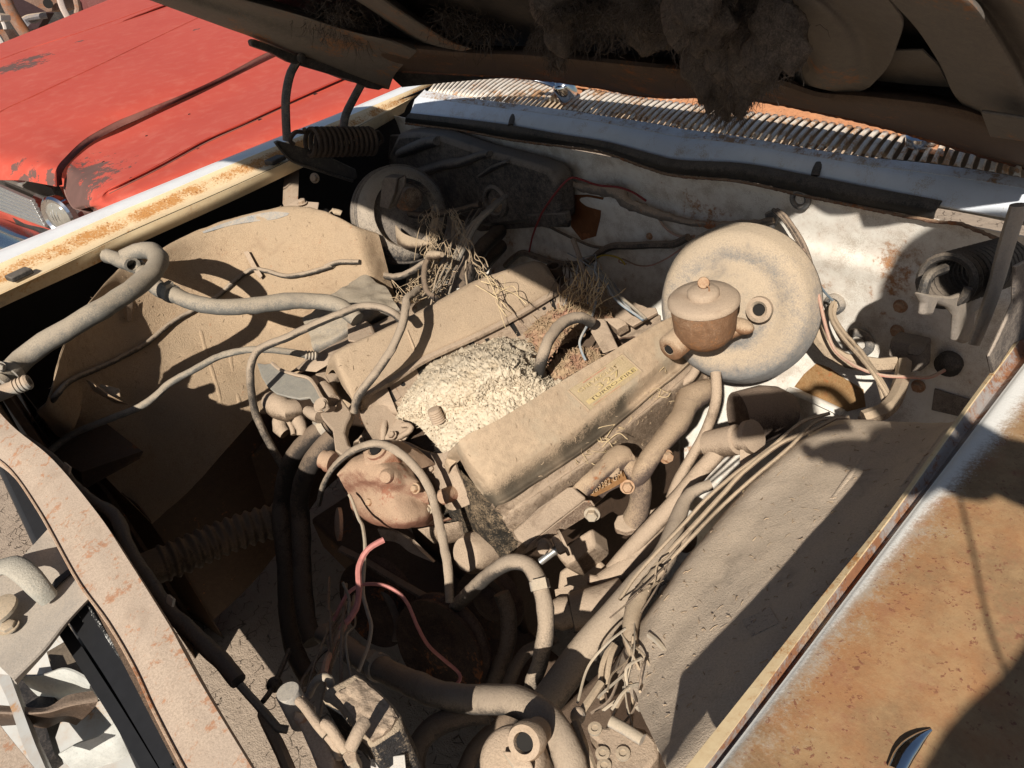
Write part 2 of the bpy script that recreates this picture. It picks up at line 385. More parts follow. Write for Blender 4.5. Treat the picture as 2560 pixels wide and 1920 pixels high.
# ================================================================ SETTING
GZ = -0.92
def ground():
    m, t, b = newmat('dry_cracked_dirt'); co = world_pos(t)
    big = noise_n(t, co, 1.2, 5); mid = noise_n(t, co, 22, 6, .7); fine = noise_n(t, co, 240, 3, .7)
    v = N(t, 'TexVoronoi'); v.feature = 'DISTANCE_TO_EDGE'; v.inputs['Scale'].default_value = 34
    n3 = N(t, 'TexNoise'); n3.inputs['Scale'].default_value = 9; t.links.new(co, n3.inputs['Vector'])
    va = N(t, 'VectorMath'); va.operation = 'MULTIPLY_ADD'; t.links.new(n3.outputs['Color'], va.inputs[0]); va.inputs[1].default_value = (.08, .08, .08); t.links.new(co, va.inputs[2])
    t.links.new(va.outputs[0], v.inputs['Vector'])
    cr = step_n(t, v.outputs['Distance'], .0, .05)
    cr = mth(t, 'MAXIMUM', cr, step_n(t, mid, .42, .5))
    col = mixc(t, mid, (.26, .20, .15), (.46, .37, .28)); col = mixc(t, big, col, mixc(t, .5, col, (.36, .28, .21)))
    col = mixc(t, mth(t, 'MULTIPLY', mth(t, 'SUBTRACT', 1.0, cr), .7), col, (.08, .06, .045))
    t.links.new(col, b.inputs['Base Color']); b.inputs['Roughness'].default_value = .95; b.inputs['Specular IOR Level'].default_value = .1
    bump(t, b, mth(t, 'ADD', mth(t, 'MULTIPLY', cr, .8), mth(t, 'ADD', mid, mth(t, 'MULTIPLY', fine, .4))), .8, .01)
    g = MB(); n = 60; R = 120.0
    ax = [math.copysign(abs(q) ** 3, q) * R for q in np.linspace(-1, 1, n)]
    V = [(x, y, GZ + (.02 * nz((x, y, 0), 1.7) if abs(x) < 8 and abs(y) < 8 else 0)) for y in ax for x in ax]
    g.add(V, [(j * n + i, j * n + i + 1, (j + 1) * n + i + 1, (j + 1) * n + i) for j in range(n - 1) for i in range(n - 1)])
    g.build('ground', m, loc=(0, 0, GZ), kind='structure')
ground()

# ================================================================ THE OPEN CAR: body shell
car = thing('car', 'old white car with its bonnet raised over a dust covered engine bay', 'car', (-.98, .55, GZ))
def P(pts, z): return Lz('P', pts, z)
# ---- far (passenger side) wing: white strip, rusty ledge, cream rail
wo = [(-260, 733), (0, 630), (136, 575), (272, 519), (410, 463), (544, 408), (688, 350), (844, 288), (968, 236), (1085, 186), (1180, 146)]
wb = [(-240, 766), (10, 655), (146, 596), (281, 537), (421, 479), (556, 421), (700, 362), (850, 300), (975, 247), (1090, 198), (1185, 157)]
se = [(-200, 826), (30, 718), (194, 640), (310, 583), (430, 530), (540, 482), (638, 438), (800, 362), (920, 300), (1038, 236), (1120, 190)]
be = [(-190, 838), (0, 748), (200, 658), (310, 606), (430, 552), (540, 503), (640, 457), (800, 380), (930, 312), (1042, 247), (1125, 200)]
fw_l = thing('fender', 'x', 'x', (-1.95, .5, -.02)); fw_l.parent = car; del fw_l['category']
fw_l.location = Vector(WL['fender'] - WL['car']); fw_l['label'] = 'white far wing with rust stained cream ledge'
m = MB(); O = P(wo, .012); B_ = P(wb, .016)
out = [o + np.array([-.05, 0, -.03]) for o in O]; out2 = [o + np.array([-.09, 0, -.20]) for o in O]; out3 = [o + np.array([-.07, 0, -.52]) for o in O]
m.sheet([B_, O, out, out2, out3], 50, 26, .0015); m.build('outer_panel', MAT['rail_white'], fw_l)
m = MB(); inn = [[p + np.array(o) for p in B_] for o in ((.004, 0, -.012), (-.02, 0, -.05), (-.06, 0, -.20), (-.05, 0, -.60))]; m.sheet(inn, 40, 12, .002); m.build('inner_shade_liner', plain('black_shade_paint', (.012, .011, .011), .95), fw_l)  # near-black liner paints in the shade seen below the rail
m = MB(); Sm = P(se, -.006); Md = [(a + b) / 2 + np.array([0, 0, -.012]) for a, b in zip(B_, Sm)]
m.sheet([[p + np.array([0, 0, .0005]) for p in B_], Md, Sm], 60, 12, .0015); m.build('ledge', MAT['rail_rust'], fw_l)
m = MB(); s2 = P([(x + 3, y + 3) for x, y in se], -.007); b2 = P(be, -.022); b3 = [p + np.array([-.012, 0, -.02]) for p in b2]
m.sheet([s2, b2, b3], 60, 8, .0015); m.build('lower_lip', MAT['rail_cream'], fw_l)
for (px, py) in ((48, 686), (688, 400)):
    m = MB(); c = unproj(px, py, .004); m.box(c, (.016, .004, 0), (-.004, .022, 0), (0, 0, .006)); m.build('rubber_bumper', MAT['rubber_seal'], fw_l, bevel=.003)

# ---- near (driver side) wing: cream lip, channel, rusty skin
li = [(1640, 2004), (1715, 1910), (1800, 1804), (1940, 1630), (2080, 1455), (2221, 1281), (2330, 1130), (2423, 1001), (2477, 928), (2560, 815), (2640, 706)]
lr = [(1682, 2020), (1757, 1922), (1840, 1812), (1970, 1634), (2100, 1458), (2234, 1281), (2340, 1133), (2432, 1004), (2486, 932), (2570, 820), (2650, 712)]
ch = [(1706, 2032), (1789, 1922), (1872, 1814), (2006, 1638), (2140, 1460), (2276, 1281), (2382, 1143), (2484, 1008), (2560, 908), (2640, 803), (2720, 698)]
fw_r = thing('fender', 'x', 'x', (-.05, .6, -.02)); fw_r.parent = car; del fw_r['category']
fw_r.location = Vector(WL[fw_r.name] - WL['car']); fw_r['label'] = 'orange rusty near wing with a worn white edge'
m = MB(); a_ = P(li, -.004); c_ = P(lr, -.001); d_ = [p + np.array([-.006, 0, -.045]) for p in a_]
m.sheet([c_, a_, d_], 50, 10, .0015, linv=True); m.build('inner_lip', MAT['lip_cream'], fw_r)
m = MB(); e_ = P(ch, -.002); mid_ = [(a + b) / 2 + np.array([0, 0, -.010]) for a, b in zip(c_, e_)]
m.sheet([[p + np.array([.0005, 0, -.001]) for p in c_], mid_, e_], 50, 8, .0015); m.build('gutter', MAT['channel'], fw_r)
def rusty_wing():
    m, t, b = newmat('orange_rust_wing'); co = world_pos(t)
    uv = N(t, 'UVMap'); s = N(t, 'SeparateXYZ'); t.links.new(uv.outputs[0], s.inputs[0]); v = s.outputs['Y']
    big = noise_n(t, co, 7, 6, .65); mid = noise_n(t, co, 30, 6, .7); fine = noise_n(t, co, 330, 4, .75)
    base = mixc(t, step_n(t, big, .40, .60), (.19, .115, .06), (.31, .135, .055)); base = mixc(t, mth(t, 'MULTIPLY', step_n(t, noise_n(t, co, 42, 6, .75), .5, .66), .6), base, (.26, .09, .05))
    base = mixc(t, step_n(t, mid, .4, .62), base, mixc(t, .5, base, (.40, .26, .13)))
    base = mixc(t, mth(t, 'MULTIPLY', fine, .5), base, (.46, .30, .15))
    grey = step_n(t, mth(t, 'ADD', mth(t, 'ADD', mth(t, 'MULTIPLY', mid, .7), mth(t, 'MULTIPLY', fine, .6)), mth(t, 'MULTIPLY', mth(t, 'SUBTRACT', .17, v), 2.4)), .62, .95)
    base = mixc(t, mth(t, 'MULTIPLY', grey, .75), base, mixc(t, fine, (.22, .20, .17), (.50, .46, .39)))
    vo = N(t, 'TexVoronoi'); vo.inputs['Scale'].default_value = 150; vo.inputs['Randomness'].default_value = 1
    n2 = N(t, 'TexNoise'); n2.inputs['Scale'].default_value = 90; t.links.new(co, n2.inputs['Vector'])
    va = N(t, 'VectorMath'); va.operation = 'MULTIPLY_ADD'; t.links.new(n2.outputs['Color'], va.inputs[0]); va.inputs[1].default_value = (.016, .016, .016); t.links.new(co, va.inputs[2])
    t.links.new(va.outputs[0], vo.inputs['Vector'])
    gate = step_n(t, mth(t, 'ADD', noise_n(t, co, 16, 5, .7), mth(t, 'MULTIPLY', v, .30)), .50, .60)
    spot = mth(t, 'MULTIPLY', step_n(t, mth(t, 'ADD', noise_n(t, co, 190, 3, .7), mth(t, 'MULTIPLY', step_n(t, vo.outputs['Distance'], .1, .4, 1, 0), .12)), .60, .68), step_n(t, mth(t, 'ADD', noise_n(t, co, 13, 5, .7), mth(t, 'MULTIPLY', v, .30)), .44, .62))
    base = mixc(t, mth(t, 'MULTIPLY', spot, .75), base, (.17, .055, .035))
    wv = mth(t, 'ADD', v, mth(t, 'ADD', mth(t, 'MULTIPLY', mth(t, 'SUBTRACT', fine, .5), .10), mth(t, 'MULTIPLY', mth(t, 'SUBTRACT', big, .5), .09)))
    wv = mth(t, 'SUBTRACT', wv, mth(t, 'MULTIPLY', s.outputs['X'], .19))
    wf = step_n(t, wv, .0, .06, 1, 0)
    col = mixc(t, wf, base, (.78, .76, .70))
    t.links.new(col, b.inputs['Base Color']); b.inputs['Roughness'].default_value = .72; b.inputs['Specular IOR Level'].default_value = .3
    bump(t, b, mth(t, 'ADD', fine, mth(t, 'MULTIPLY', spot, .6)), .25, .0012); return m
m = MB(); e0 = [p + np.array([.0005, 0, .001]) for p in e_]
rows = [e0] + [[p + np.array(o) for p in e_] for o in ((.012, 0, .006), (.06, 0, .010), (.13, 0, .008), (.20, 0, -.004), (.245, 0, -.03), (.262, 0, -.09), (.255, 0, -.22), (.235, 0, -.52))]
m.sheet(rows, 50, 60, .0015); m.build('outer_panel', rusty_wing(), fw_r); WM = m
bvh('wing', WM); m = MB(); tr = L('c22', [(1385, 1680, ('on', 'wing', .003, .7)), (1440, 1575, ('on', 'wing', .004, .7)), (1500, 1505, ('on', 'wing', .004, .7)), (1560, 1448, ('on', 'wing', .003, .7)), (1613, 1408, ('on', 'wing', .0015, .7))])
m.tube(tr, [.0055, .006, .0055, .0035, .001], n=12, flat=.6); m.build('chrome_spear', MAT['chrome'], fw_r)

# ---- wheel housings (inner fenders)
m = MB()
r0 = L('P', [(95, 1030, -.16), (124, 990, -.12), (155, 873, -.08), (202, 784, -.07), (299, 669, -.06), (373, 640, -.06), (467, 587, -.06), (583, 544, -.06), (708, 517, -.06), (801, 525, -.075), (880, 560, -.10), (945, 585, -.14)])
rb = [p + np.array([-.05, .01, -.10]) for p in r0]
r1 = L('P', [(130, 1080, -.24), (170, 1020, -.19), (230, 900, -.15), (290, 800, -.14), (370, 720, -.125), (450, 680, -.12), (545, 640, -.12), (650, 615, -.12), (760, 600, -.12), (840, 610, -.135), (905, 635, -.155), (965, 655, -.20)])
r2 = L('P', [(200, 1130, -.32), (270, 1060, -.28), (340, 960, -.245), (400, 870, -.23), (480, 800, -.22), (560, 760, -.215), (640, 740, -.21), (720, 720, -.21), (800, 700, -.205), (870, 700, -.21), (930, 715, -.22), (985, 730, -.26)])
r3 = L('P', [(300, 1230, -.42), (390, 1140, -.38), (470, 1060, -.345), (540, 970, -.32), (610, 900, -.31), (680, 850, -.30), (740, 820, -.29), (800, 790, -.285), (860, 770, -.28), (910, 770, -.28), (960, 780, -.29), (1010, 795, -.33)])
r4 = L('P', [(380, 1310, -.50), (480, 1220, -.46), (560, 1130, -.42), (640, 1040, -.40), (700, 970, -.385), (760, 920, -.37), (810, 890, -.365), (860, 860, -.36), (910, 840, -.355), (950, 840, -.36), (1000, 850, -.37), (1050, 860, -.42)])
m.sheet([rb, r0, r1, r2, r3, r4], 90, 70, .002, rough=.0022, rs=26); bvh('ifl', m)
ifl = m.build('inner_fender', MAT['apron'], car, label='tan dust covered inner fender on the far side')
m = MB()
q0 = L('P', [(1690, 1960, -.10), (1800, 1850, -.10), (1990, 1610, -.10), (2160, 1400, -.10), (2300, 1210, -.10), (2400, 1090, -.10), (2470, 1010, -.105)])
q1 = L('P', [(1640, 1860, -.155), (1740, 1720, -.15), (1910, 1500, -.142), (2070, 1310, -.14), (2200, 1180, -.14), (2310, 1090, -.145), (2390, 1050, -.16)])
q2 = L('P', [(1590, 1760, -.205), (1680, 1610, -.195), (1830, 1410, -.185), (1980, 1220, -.18), (2100, 1110, -.178), (2220, 1060, -.185), (2330, 1060, -.21)])
q3 = L('P', [(1540, 1680, -.25), (1625, 1530, -.235), (1760, 1350, -.225), (1900, 1190, -.215), (2030, 1085, -.21), (2120, 1050, -.215), (2280, 1075, -.25)])
q4 = L('P', [(1510, 1700, -.36), (1600, 1560, -.33), (1740, 1380, -.32), (1880, 1220, -.31), (2010, 1110, -.30), (2100, 1070, -.30), (2240, 1090, -.33)])
qt = [p + np.array([.06, 0, -.05]) for p in q0]
m.sheet([qt, q0, q1, q2, q3, q4], 80, 60, .002, rough=.0016, rs=30); bvh('ifr', m)
ifr = m.build('inner_fender', MAT['apron_dark'], car, label='dusty dark inner fender beside the near wing')

# ---- worn paint and stamped beads on the far inner fender
m = MB(); wr0 = L('eE', [(400, 1490, ('on', 'ifl', .001, 1.8)), (560, 1430, ('on', 'ifl', .001, 1.8)), (720, 1385, ('on', 'ifl', .001, 1.8)), (860, 1362, ('on', 'ifl', .001, 1.8)), (960, 1370, ('on', 'ifl', .001, 1.8))]); wr1 = L('eE', [(410, 1500, ('on', 'ifl', .001, 1.8)), (580, 1452, ('on', 'ifl', .001, 1.8)), (740, 1425, ('on', 'ifl', .001, 1.8)), (860, 1412, ('on', 'ifl', .001, 1.8)), (950, 1385, ('on', 'ifl', .001, 1.8))])
m.sheet([wr0, wr1], 30, 5, .001); m.build('bare_paint_patch', dusty('bare_blue_grey_paint', (.22, .25, .27), dust=(.45, .36, .26), cover=.42, up=.1, bs=.2), ifl)
for q in ([(1290, 480), (1310, 560), (1340, 660), (1390, 820), (1430, 980)], [(1480, 560), (1490, 700), (1530, 900), (1560, 1000)]):
    m = MB(); m.tube(L('c01', [(a, b_, ('on', 'ifl', -.0056, 1.8)) for a, b_ in q]), .007, n=10); m.build('stamped_bead', MAT['apron'], ifl)
# beads and a dark worn spot on the near inner fender
for q in ([(1700, 1120), (1560, 1300), (1420, 1480)], [(1280, 1150), (1130, 1350), (980, 1560)]):
    m = MB(); m.tube(L('c21', [(a, b_, ('on', 'ifr', -.0048, 1.2)) for a, b_ in q]), .006, n=10); m.build('stamped_bead', MAT['apron_dark'], ifr)
m = MB(); ws = [[unproj(1700 + (400 + 45 * i + 20 * j) / 2.572, 1280 + (700 - 22 * i + 34 * j) / 2.572, ('on', 'ifr', .0008, 1.0)) for i in range(5)] for j in range(4)]; m.sheet(ws, 20, 16, .0006); m.build('bare_spot', dusty('dark_bare_spot', (.06, .065, .075), dust=(.50, .41, .32), cover=.5, up=.2, soft=.12), ifr)
# ---- firewall
m = MB(); xs = [-2.02, -1.7, -1.3, -.95, -.6, -.2]
fwr = [[np.array([x, y, z]) for x in xs] for y, z in ((1.162, -.034), (1.166, -.045), (1.17, -.06), (1.175, -.12), (1.165, -.15), (1.17, -.2), (1.165, -.32), (1.10, -.46), (.98, -.66), (.94, -.85))]
m.sheet(fwr, 40, 60, .002, rough=.0012, rs=9); bvh('fw', m)
firewall = m.build('firewall', MAT['firewall'], car)
def grommet(px, py, r, hole=True):
    c = unproj(px, py, ('on', 'fw', .002, 1.4)); m = MB()
    m.lathe([(r * 1.1, 0), (r * 1.1, .006), (r * .8, .010), (r * .6, .009), (r * .55, .003)], c, (0, -1, .05), 24); m.build('grommet', MAT['grom'], firewall)
    m = MB(); m.lathe([(r * .54, 0), (r * .5, .005), (.001, .006)], c, (0, -1, .05), 20); m.build('grommet_plug', MAT['firewall'], firewall)
grommet(1700 + 1160 / 2.572, 640 + 550 / 2.572, .026); grommet(1700 + 1005 / 2.572, 640 + 300 / 2.572, .018)
grommet(1700 + 785 / 2.572, 1270 / 2.572, .018)
for (c0, c1_, k_, a, b_, r_) in ((1700, 640, 2.572, 1420, 320, .009), (1700, 640, 2.572, 1400, 480, .009), (1700, 640, 2.572, 1535, 835, .009), (1300, 380, 4.096, 1330, 860, .006), (1300, 380, 4.096, 1870, 1060, .006)):
    m = MB(); m.hexbolt(unproj(c0 + a / k_, c1_ + b_ / k_, ('on', 'fw', 0, 1.4)), (0, -1, .1), r_, r_ * 1.3); m.build('bolt', MAT['rust_bolt'], firewall)
m = MB(); pl = [unproj(1700 + a / 2.572, 640 + b_ / 2.572, ('on', 'fw', .004, 1.4)) for a, b_ in ((1640, 850), (1900, 930), (1880, 1050), (1620, 990))]
m.slab(pl, (0, .003, 0)); m.build('data_plate', MAT['black_plastic'], firewall, bevel=.002)
rp = MB(); pl = [unproj(1300 + a / 4.096, 380 + b_ / 4.096, ('on', 'fw', .0025, 1.5)) for a, b_ in ((520, 440), (700, 440), (860, 470), (820, 700), (780, 860), (640, 900), (530, 760))]
rp.slab(pl, (0, .002, 0)); rp.build('rust_patch_plate', dusty('rust_patch', (.16, .06, .022), dust=(.26, .15, .08), cover=.15, rust=.6, bs=.3), firewall)
m = MB(); pl = [unproj(1700 + a / 2.572, 640 + b_ / 2.572, ('on', 'fw', .0025, 1.5)) for a, b_ in ((740, 840), (800, 760), (880, 690), (960, 720), (1060, 790), (1180, 860), (1195, 970), (1080, 1000), (920, 930))]
m.slab(pl, (0, .002, 0)); m.build('rust_patch_plate', dusty('brown_rust_patch', (.22, .10, .03), dust=(.30, .19, .09), cover=.3, rust=.5, bs=.3), firewall)
m = MB(); m.tube([unproj(1700 + a / 2.572, 640 + b_ / 2.572, ('on', 'fw', .012, 1.5)) for a, b_ in ((715, 860), (800, 890), (920, 940), (1060, 1005))], .010, n=8, flat=.5); m.build('brace_strip', MAT['firewall'], firewall)
m = MB(); m.slab([unproj(1700 + a / 2.572, b_ / 2.572, ('on', 'fw', .016, 1.5)) for a, b_ in ((575, 1345), (625, 1330), (660, 1370), (630, 1450), (585, 1460))], (0, .012, 0)); m.build('cable_clip', MAT['grom'], firewall, bevel=.002)
# ledge of torn metal and seam sealer running across the firewall
m = MB(); pts = L('eD', [(480, 290, ('y', 1.15)), (620, 360, ('y', 1.145)), (800, 390, ('y', 1.145)), (1000, 420, ('y', 1.14)), (1100, 520, ('y', 1.14)), (1300, 600, ('y', 1.145)), (1600, 690, ('y', 1.145)), (1950, 745, ('y', 1.145)), (2300, 740, ('y', 1.15)), (2600, 700, ('y', 1.155))])
m.tube(pts, [.004, .008, .010, .012, .010, .007, .006, .006, .006, .004], n=10, wob=.5, flat=1.3); m.build('seam_sealer', dusty('seam_sealer', (.16, .14, .12), cover=.3, rust=.3), firewall)

# ---- cowl: sloping lip, seal, grille
def CC(a, b): return a + b
lip_t = L('c10', [(560, 585, .03), (800, 625, .03), (1100, 665, .03), (1400, 700, .03), (1700, 745, .03), (2000, 790, .03)]) + L('c20', [(0, 825, .03), (400, 880, .03), (800, 950, .03), (1200, 1010, .03), (1600, 1050, .03), (2000, 1108, .03), (2400, 1180, .03)])
lip_b = L('c10', [(450, 735, -.006), (800, 775, -.006), (1100, 815, -.006), (1400, 870, -.006), (1700, 920, -.006), (2000, 1000, -.006)]) + L('c20', [(0, 1040, -.006), (400, 1062, -.006), (800, 1135, -.006), (1200, 1215, -.006), (1640, 1310, -.006), (2000, 1372, -.006), (2400, 1435, -.006)])
lip_m = [a * .55 + b_ * .45 + np.array([0, -.006, .006]) for a, b_ in zip(lip_t, lip_b)]
lip_b2 = [p + np.array([0, .02, -.012]) for p in lip_b]
cowl = thing('cowl', 'x', 'x', (-1.1, 1.2, 0)); cowl.parent = car; del cowl['category']; cowl.location = Vector(WL['cowl'] - WL['car']); cowl['label'] = 'rusty white cowl with slotted air grille'
m = MB(); m.sheet([lip_t, lip_m, lip_b, lip_b2], 70, 20, .002); lip = m.build('front_lip', MAT['cowl'], cowl)
stain = MB(); up_ = [a * .97 + b_ * .03 + np.array([0, -.004, .0016]) for a, b_ in zip(lip_t, lip_m)]; dn_ = [a * .3 + b_ * .7 + np.array([0, -.001, .0022]) for a, b_ in zip(lip_t, lip_m)]
stain.sheet([up_, [(a + b_) / 2 + np.array([0, 0, .0006]) for a, b_ in zip(up_, dn_)], dn_], 70, 8, .001); stain.build('stained_band', MAT['cowl_lip'], cowl)
m = MB()
for c_, x_, y_ in (('c10', 1140, 775), ('c20', 908, 1100)):
    a = L(c_, [(x_ + 12, y_ - 30, .006)])[0]; b_ = L(c_, [(x_ - 16, y_ + 35, -.004)])[0]
    m.tube([a + np.array([0, -.012, .010]), (a + b_) / 2 + np.array([0, -.014, .009]), b_ + np.array([0, -.012, .006])], .0075, n=10, flat=.6)
m.build('drain_slot', MAT['rubber_seal'], cowl)
st = L('c10', [(450, 735, -.002), (800, 775, -.002), (1100, 815, -.002), (1400, 870, -.002), (1700, 920, -.002), (2000, 1000, -.002)]) + L('c20', [(0, 1040, -.002), (400, 1062, -.002), (800, 1135, -.002), (1200, 1215, -.002), (1680, 1305, -.002)])
sb = L('c10', [(440, 780, -.03), (800, 825, -.03), (1100, 880, -.03), (1400, 920, -.03), (1700, 962, -.03), (2000, 1062, -.03)]) + L('c20', [(0, 1110, -.03), (400, 1145, -.03), (800, 1230, -.03), (1200, 1310, -.03), (1650, 1395, -.03)])
off = np.array([0, -.012, 0])
m = MB(); m.sheet([[p + off + np.array([0, .012, .004]) for p in st], [p * .75 + q * .25 + off * 1.1 for p, q in zip(st, sb)], [p * .25 + q * .75 + off * 1.1 for p, q in zip(st, sb)], [q + off * .8 for q in sb]], 70, 10, .004)
m.build('seal_strip', MAT['rubber_seal'], cowl)
m = MB(); sb2 = [q + np.array([0, -.010, -.003]) for q in sb] + L('c20', [(1800, 1440, -.03), (2100, 1560, -.035)])
m.tube(sb2, .003, n=8, wob=.6); m.build('rusty_flange', MAT['flange_rust'], cowl)
# plenum under the slots, frames and slats
gf = lip_t
gr = L('c10', [(720, 462, .045), (950, 485, .045), (1200, 515, .045), (1400, 540, .045), (1700, 588, .045), (2000, 640, .045)]) + L('c20', [(0, 662, .045), (400, 715, .045), (800, 765, .045), (1200, 830, .045), (1600, 905, .045), (2000, 985, .045), (2400, 1075, .045)])
gr2 = [p + np.array([0, .10, .02]) for p in gr]
m = MB(); m.sheet([gr, [(a * .5 + b_ * .5) + np.array([0, 0, .004]) for a, b_ in zip(gr, gr2)], gr2], 60, 8, .002); m.build('rear_panel', MAT['cowl_rust'], cowl)
m = MB(); m.sheet([[p + np.array([0, .002, -.004]) for p in gf], [p + np.array([0, .02, -.09]) for p in gf], [p + np.array([0, .08, -.09]) for p in gr], [p + np.array([0, .03, -.004]) for p in gr]], 40, 8, .002, linv=True); m.build('plenum', dusty('plenum_pan', (.40, .36, .30), cover=.3, rust=.4), cowl)
NS = 92
GF = even(crspline(np.array(gf), 300), NS * 4); GR = even(crspline(np.array(gr), 300), NS * 4)
sm_ = None
x0g = GF[0][0]; shift = 0.045
def gp(line, x):
    i = np.searchsorted(line[:, 0], x); i = min(max(i, 1), len(line) - 1); a, b_ = line[i - 1], line[i]
    tt = (x - a[0]) / (b_[0] - a[0] + 1e-9); return a + (b_ - a) * tt
for k in range(NS):
    x = GF[0][0] + .012 + k * .0172
    if x > GF[-1][0]: break
    a = gp(GF, x); b_ = gp(GR, x - .008 - .05 * max(0, (-1.45 - x) / .4))
    q = R3.T @ ((a + b_) / 2 - CAM); sx = 1280 + F_PX * q[0] / q[2]
    if 1392 < sx < 1436: continue
    d = unit(b_ - a); wv = np.array([.0036, 0, 0]); m = MB()
    n_ = 7; V = []
    for j in range(n_):
        t_ = j / (n_ - 1); c = a + (b_ - a) * t_ + np.array([0, 0, .004 * math.sin(math.pi * t_)])
        ww = wv * (1.0 if 0 < j < n_ - 1 else 1.5)
        V += [c - ww + np.array([0, 0, -.002]), c - ww * .6 + np.array([0, 0, .0012]), c + ww * .6 + np.array([0, 0, .0012]), c + ww + np.array([0, 0, -.002])]
    Fc = [(j * 4 + i, j * 4 + i + 1, j * 4 + 5 + i, j * 4 + 4 + i) for j in range(n_ - 1) for i in range(3)]
    m.add(V, [f[::-1] for f in Fc]); o = m.build('slat', MAT['slat'], cowl)
    md = o.modifiers.new('gauge', 'SOLIDIFY'); md.thickness = .0012
# wiper pivots
m = MB(); c = unproj(1412, 222, .07); m.lathe([(.0, -.02), (.024, -.02), (.024, .012), (.02, .02), (.008, .026), (0.001, .027)], c, (-.1, -.45, .9), 24)
hp = L('c10', [(1215, 500, .10), (1330, 530, .085), (1420, 560, .075)]); m.tube(hp, [.006, .010, .014], n=10, flat=.6); m.build('wiper_arm', MAT['chrome'], cowl)
m = MB(); c = unproj(2305, 342, .055); m.lathe([(.024, -.01), (.024, .004), (.017, .008), (.014, .002)], c, (0, -.1, 1), 24); m.build('wiper_pivot', MAT['chrome'], cowl)
m = MB(); pl = [unproj(1385 + a, 205 + b_, .036) for a, b_ in ((-10, 20), (25, -5), (70, 15), (75, 45), (20, 55))]; m.slab(pl, (0, 0, -.004)); 
pl = [unproj(a, b_, .040) for a, b_ in ((2258, 330), (2300, 322), (2368, 350), (2358, 388), (2262, 366))]; m.slab(pl, (0, 0, -.004)); m.build('pivot_pad', MAT['cowl_rust'], cowl, bevel=.002)
# hinge-side corner panel closing the cowl end
m = MB(); k_ = L('c10', [(452, 730, -.01), (480, 640, .01), (545, 575, .03), (560, 600, .028), (500, 680, .0)]); m.slab(k_, (0, .004, -.004)); m.build('corner_gusset', MAT['cowl_lip'], cowl)
# ---------------------------------------------------------------- bonnet (raised), seen from below
HA = math.radians(35); HP0 = np.array([0, 1.19, .09]); HN = np.array([0, -math.sin(HA), -math.cos(HA)])
XC = -.98
def droop(x): return (.085 if x < XC else .036) * min(1.4, abs(x - XC) / .77) ** 2.6
def hp(px, py, o=0.0):
    d = ray(px, py); off = o
    for _ in range(6):
        t = np.dot(HP0 + HN * off - CAM, HN) / np.dot(d, HN); Pq = CAM + d * t; off = o + .5 * (off - o) + .5 * droop(Pq[0])
    return Pq
def H(c, pts): x0, y0, k = CROPS[c]; return [hp(x0 + a / k, y0 + b / k, o) for a, b, o in pts]
def H2(c, pts): return H(c, [(a, b, o * .42) for a, b, o in pts])
def hprof(l):                      # bonnet profile: straight at the back, curving down to the nose
    y, z, s = 1.19, .09, 0.0
    for i in range(200):
        d = l / 200; s += d
        a = HA if s < .8 else (math.radians(22) if s < 1.2 else math.radians(8)); y -= d * math.cos(a); z += d * math.sin(a)
    return y, z
hood = thing('bonnet', 'x', 'x', (-.98, 1.15, .1)); hood.parent = car; del hood['category']; hood.location = Vector(WL['bonnet'] - WL['car']); hood['label'] = 'raised bonnet, dark rusty underside'
m = MB(); rows = []
for l in np.linspace(.03, 1.5, 40):
    y, z = hprof(l); row = []
    for x in np.linspace(XC - .76, XC + .76, 25):
        s_ = abs(x - XC) / .77; lr_ = max(0, 1 - l / .3)
        yy = y - .10 * s_ ** 4 * lr_; zz = z + .05 * s_ ** 4 * lr_
        row.append(np.array([x, yy, zz]) + HN * (droop(x) - (.02 + .025 * min(1, l / .15))))
    rows.append(row)
m.sheet(rows, 40, 60, .0015, toward=(0, 0, -5)); m.build('outer_skin', MAT['hoodskin'], hood)
def hsheet(name, mat, rows, nu=40, nv=14, th=.002, **k):
    mm = MB(); mm.sheet(rows, nu, nv, th, **k); return mm.build(name, mat, hood)
# rear beam
tp = H('c10', [(180, 215, -.02), (400, 250, -.03), (800, 292, -.03), (1200, 305, -.03), (1600, 337, -.03), (2000, 372, -.03)]) + H('c20', [(300, 430, -.03), (640, 480, -.03), (900, 560, -.03), (1250, 560, -.03), (1760, 640, -.03), (2100, 760, -.03), (2500, 900, -.03)])
md1 = H('c10', [(170, 260, .0), (400, 300, .005), (800, 335, .01), (1200, 350, .01), (1600, 385, .01), (2000, 425, .01)]) + H('c20', [(300, 470, .01), (640, 520, .01), (900, 600, .01), (1250, 620, .01), (1760, 690, .01), (2100, 810, .01), (2500, 950, .01)])
md2 = H('c10', [(165, 330, .005), (400, 380, .012), (800, 420, .012), (1200, 445, .012), (1600, 490, .012), (2000, 540, .012)]) + H('c20', [(300, 570, .012), (640, 610, .012), (900, 680, .012), (1250, 740, .012), (1760, 830, .012), (2100, 960, .012), (2500, 1090, .012)])
bt = H('c10', [(170, 470, .0), (400, 452, .0), (700, 468, .0), (1200, 494, .0), (1600, 545, .0), (2000, 612, .0)]) + H('c20', [(300, 612, .0), (640, 660, .0), (900, 712, .0), (1250, 790, .0), (1760, 935, .0), (2100, 1035, .0), (2500, 1140, .0)])
bt2 = [p + HN * -.012 for p in bt]
hsheet('rear_beam', MAT['hoodbeam'], [tp, md1, md2, bt, bt2], 70, 24)
hem = MB(); hem.tube([p + HN * .001 for p in bt[1:]], .0045, n=8, wob=.4); hem.build('hem', dusty('rusty_hem', (.10, .045, .03), dust=(.2, .12, .08), cover=.2, rust=.5), hood)
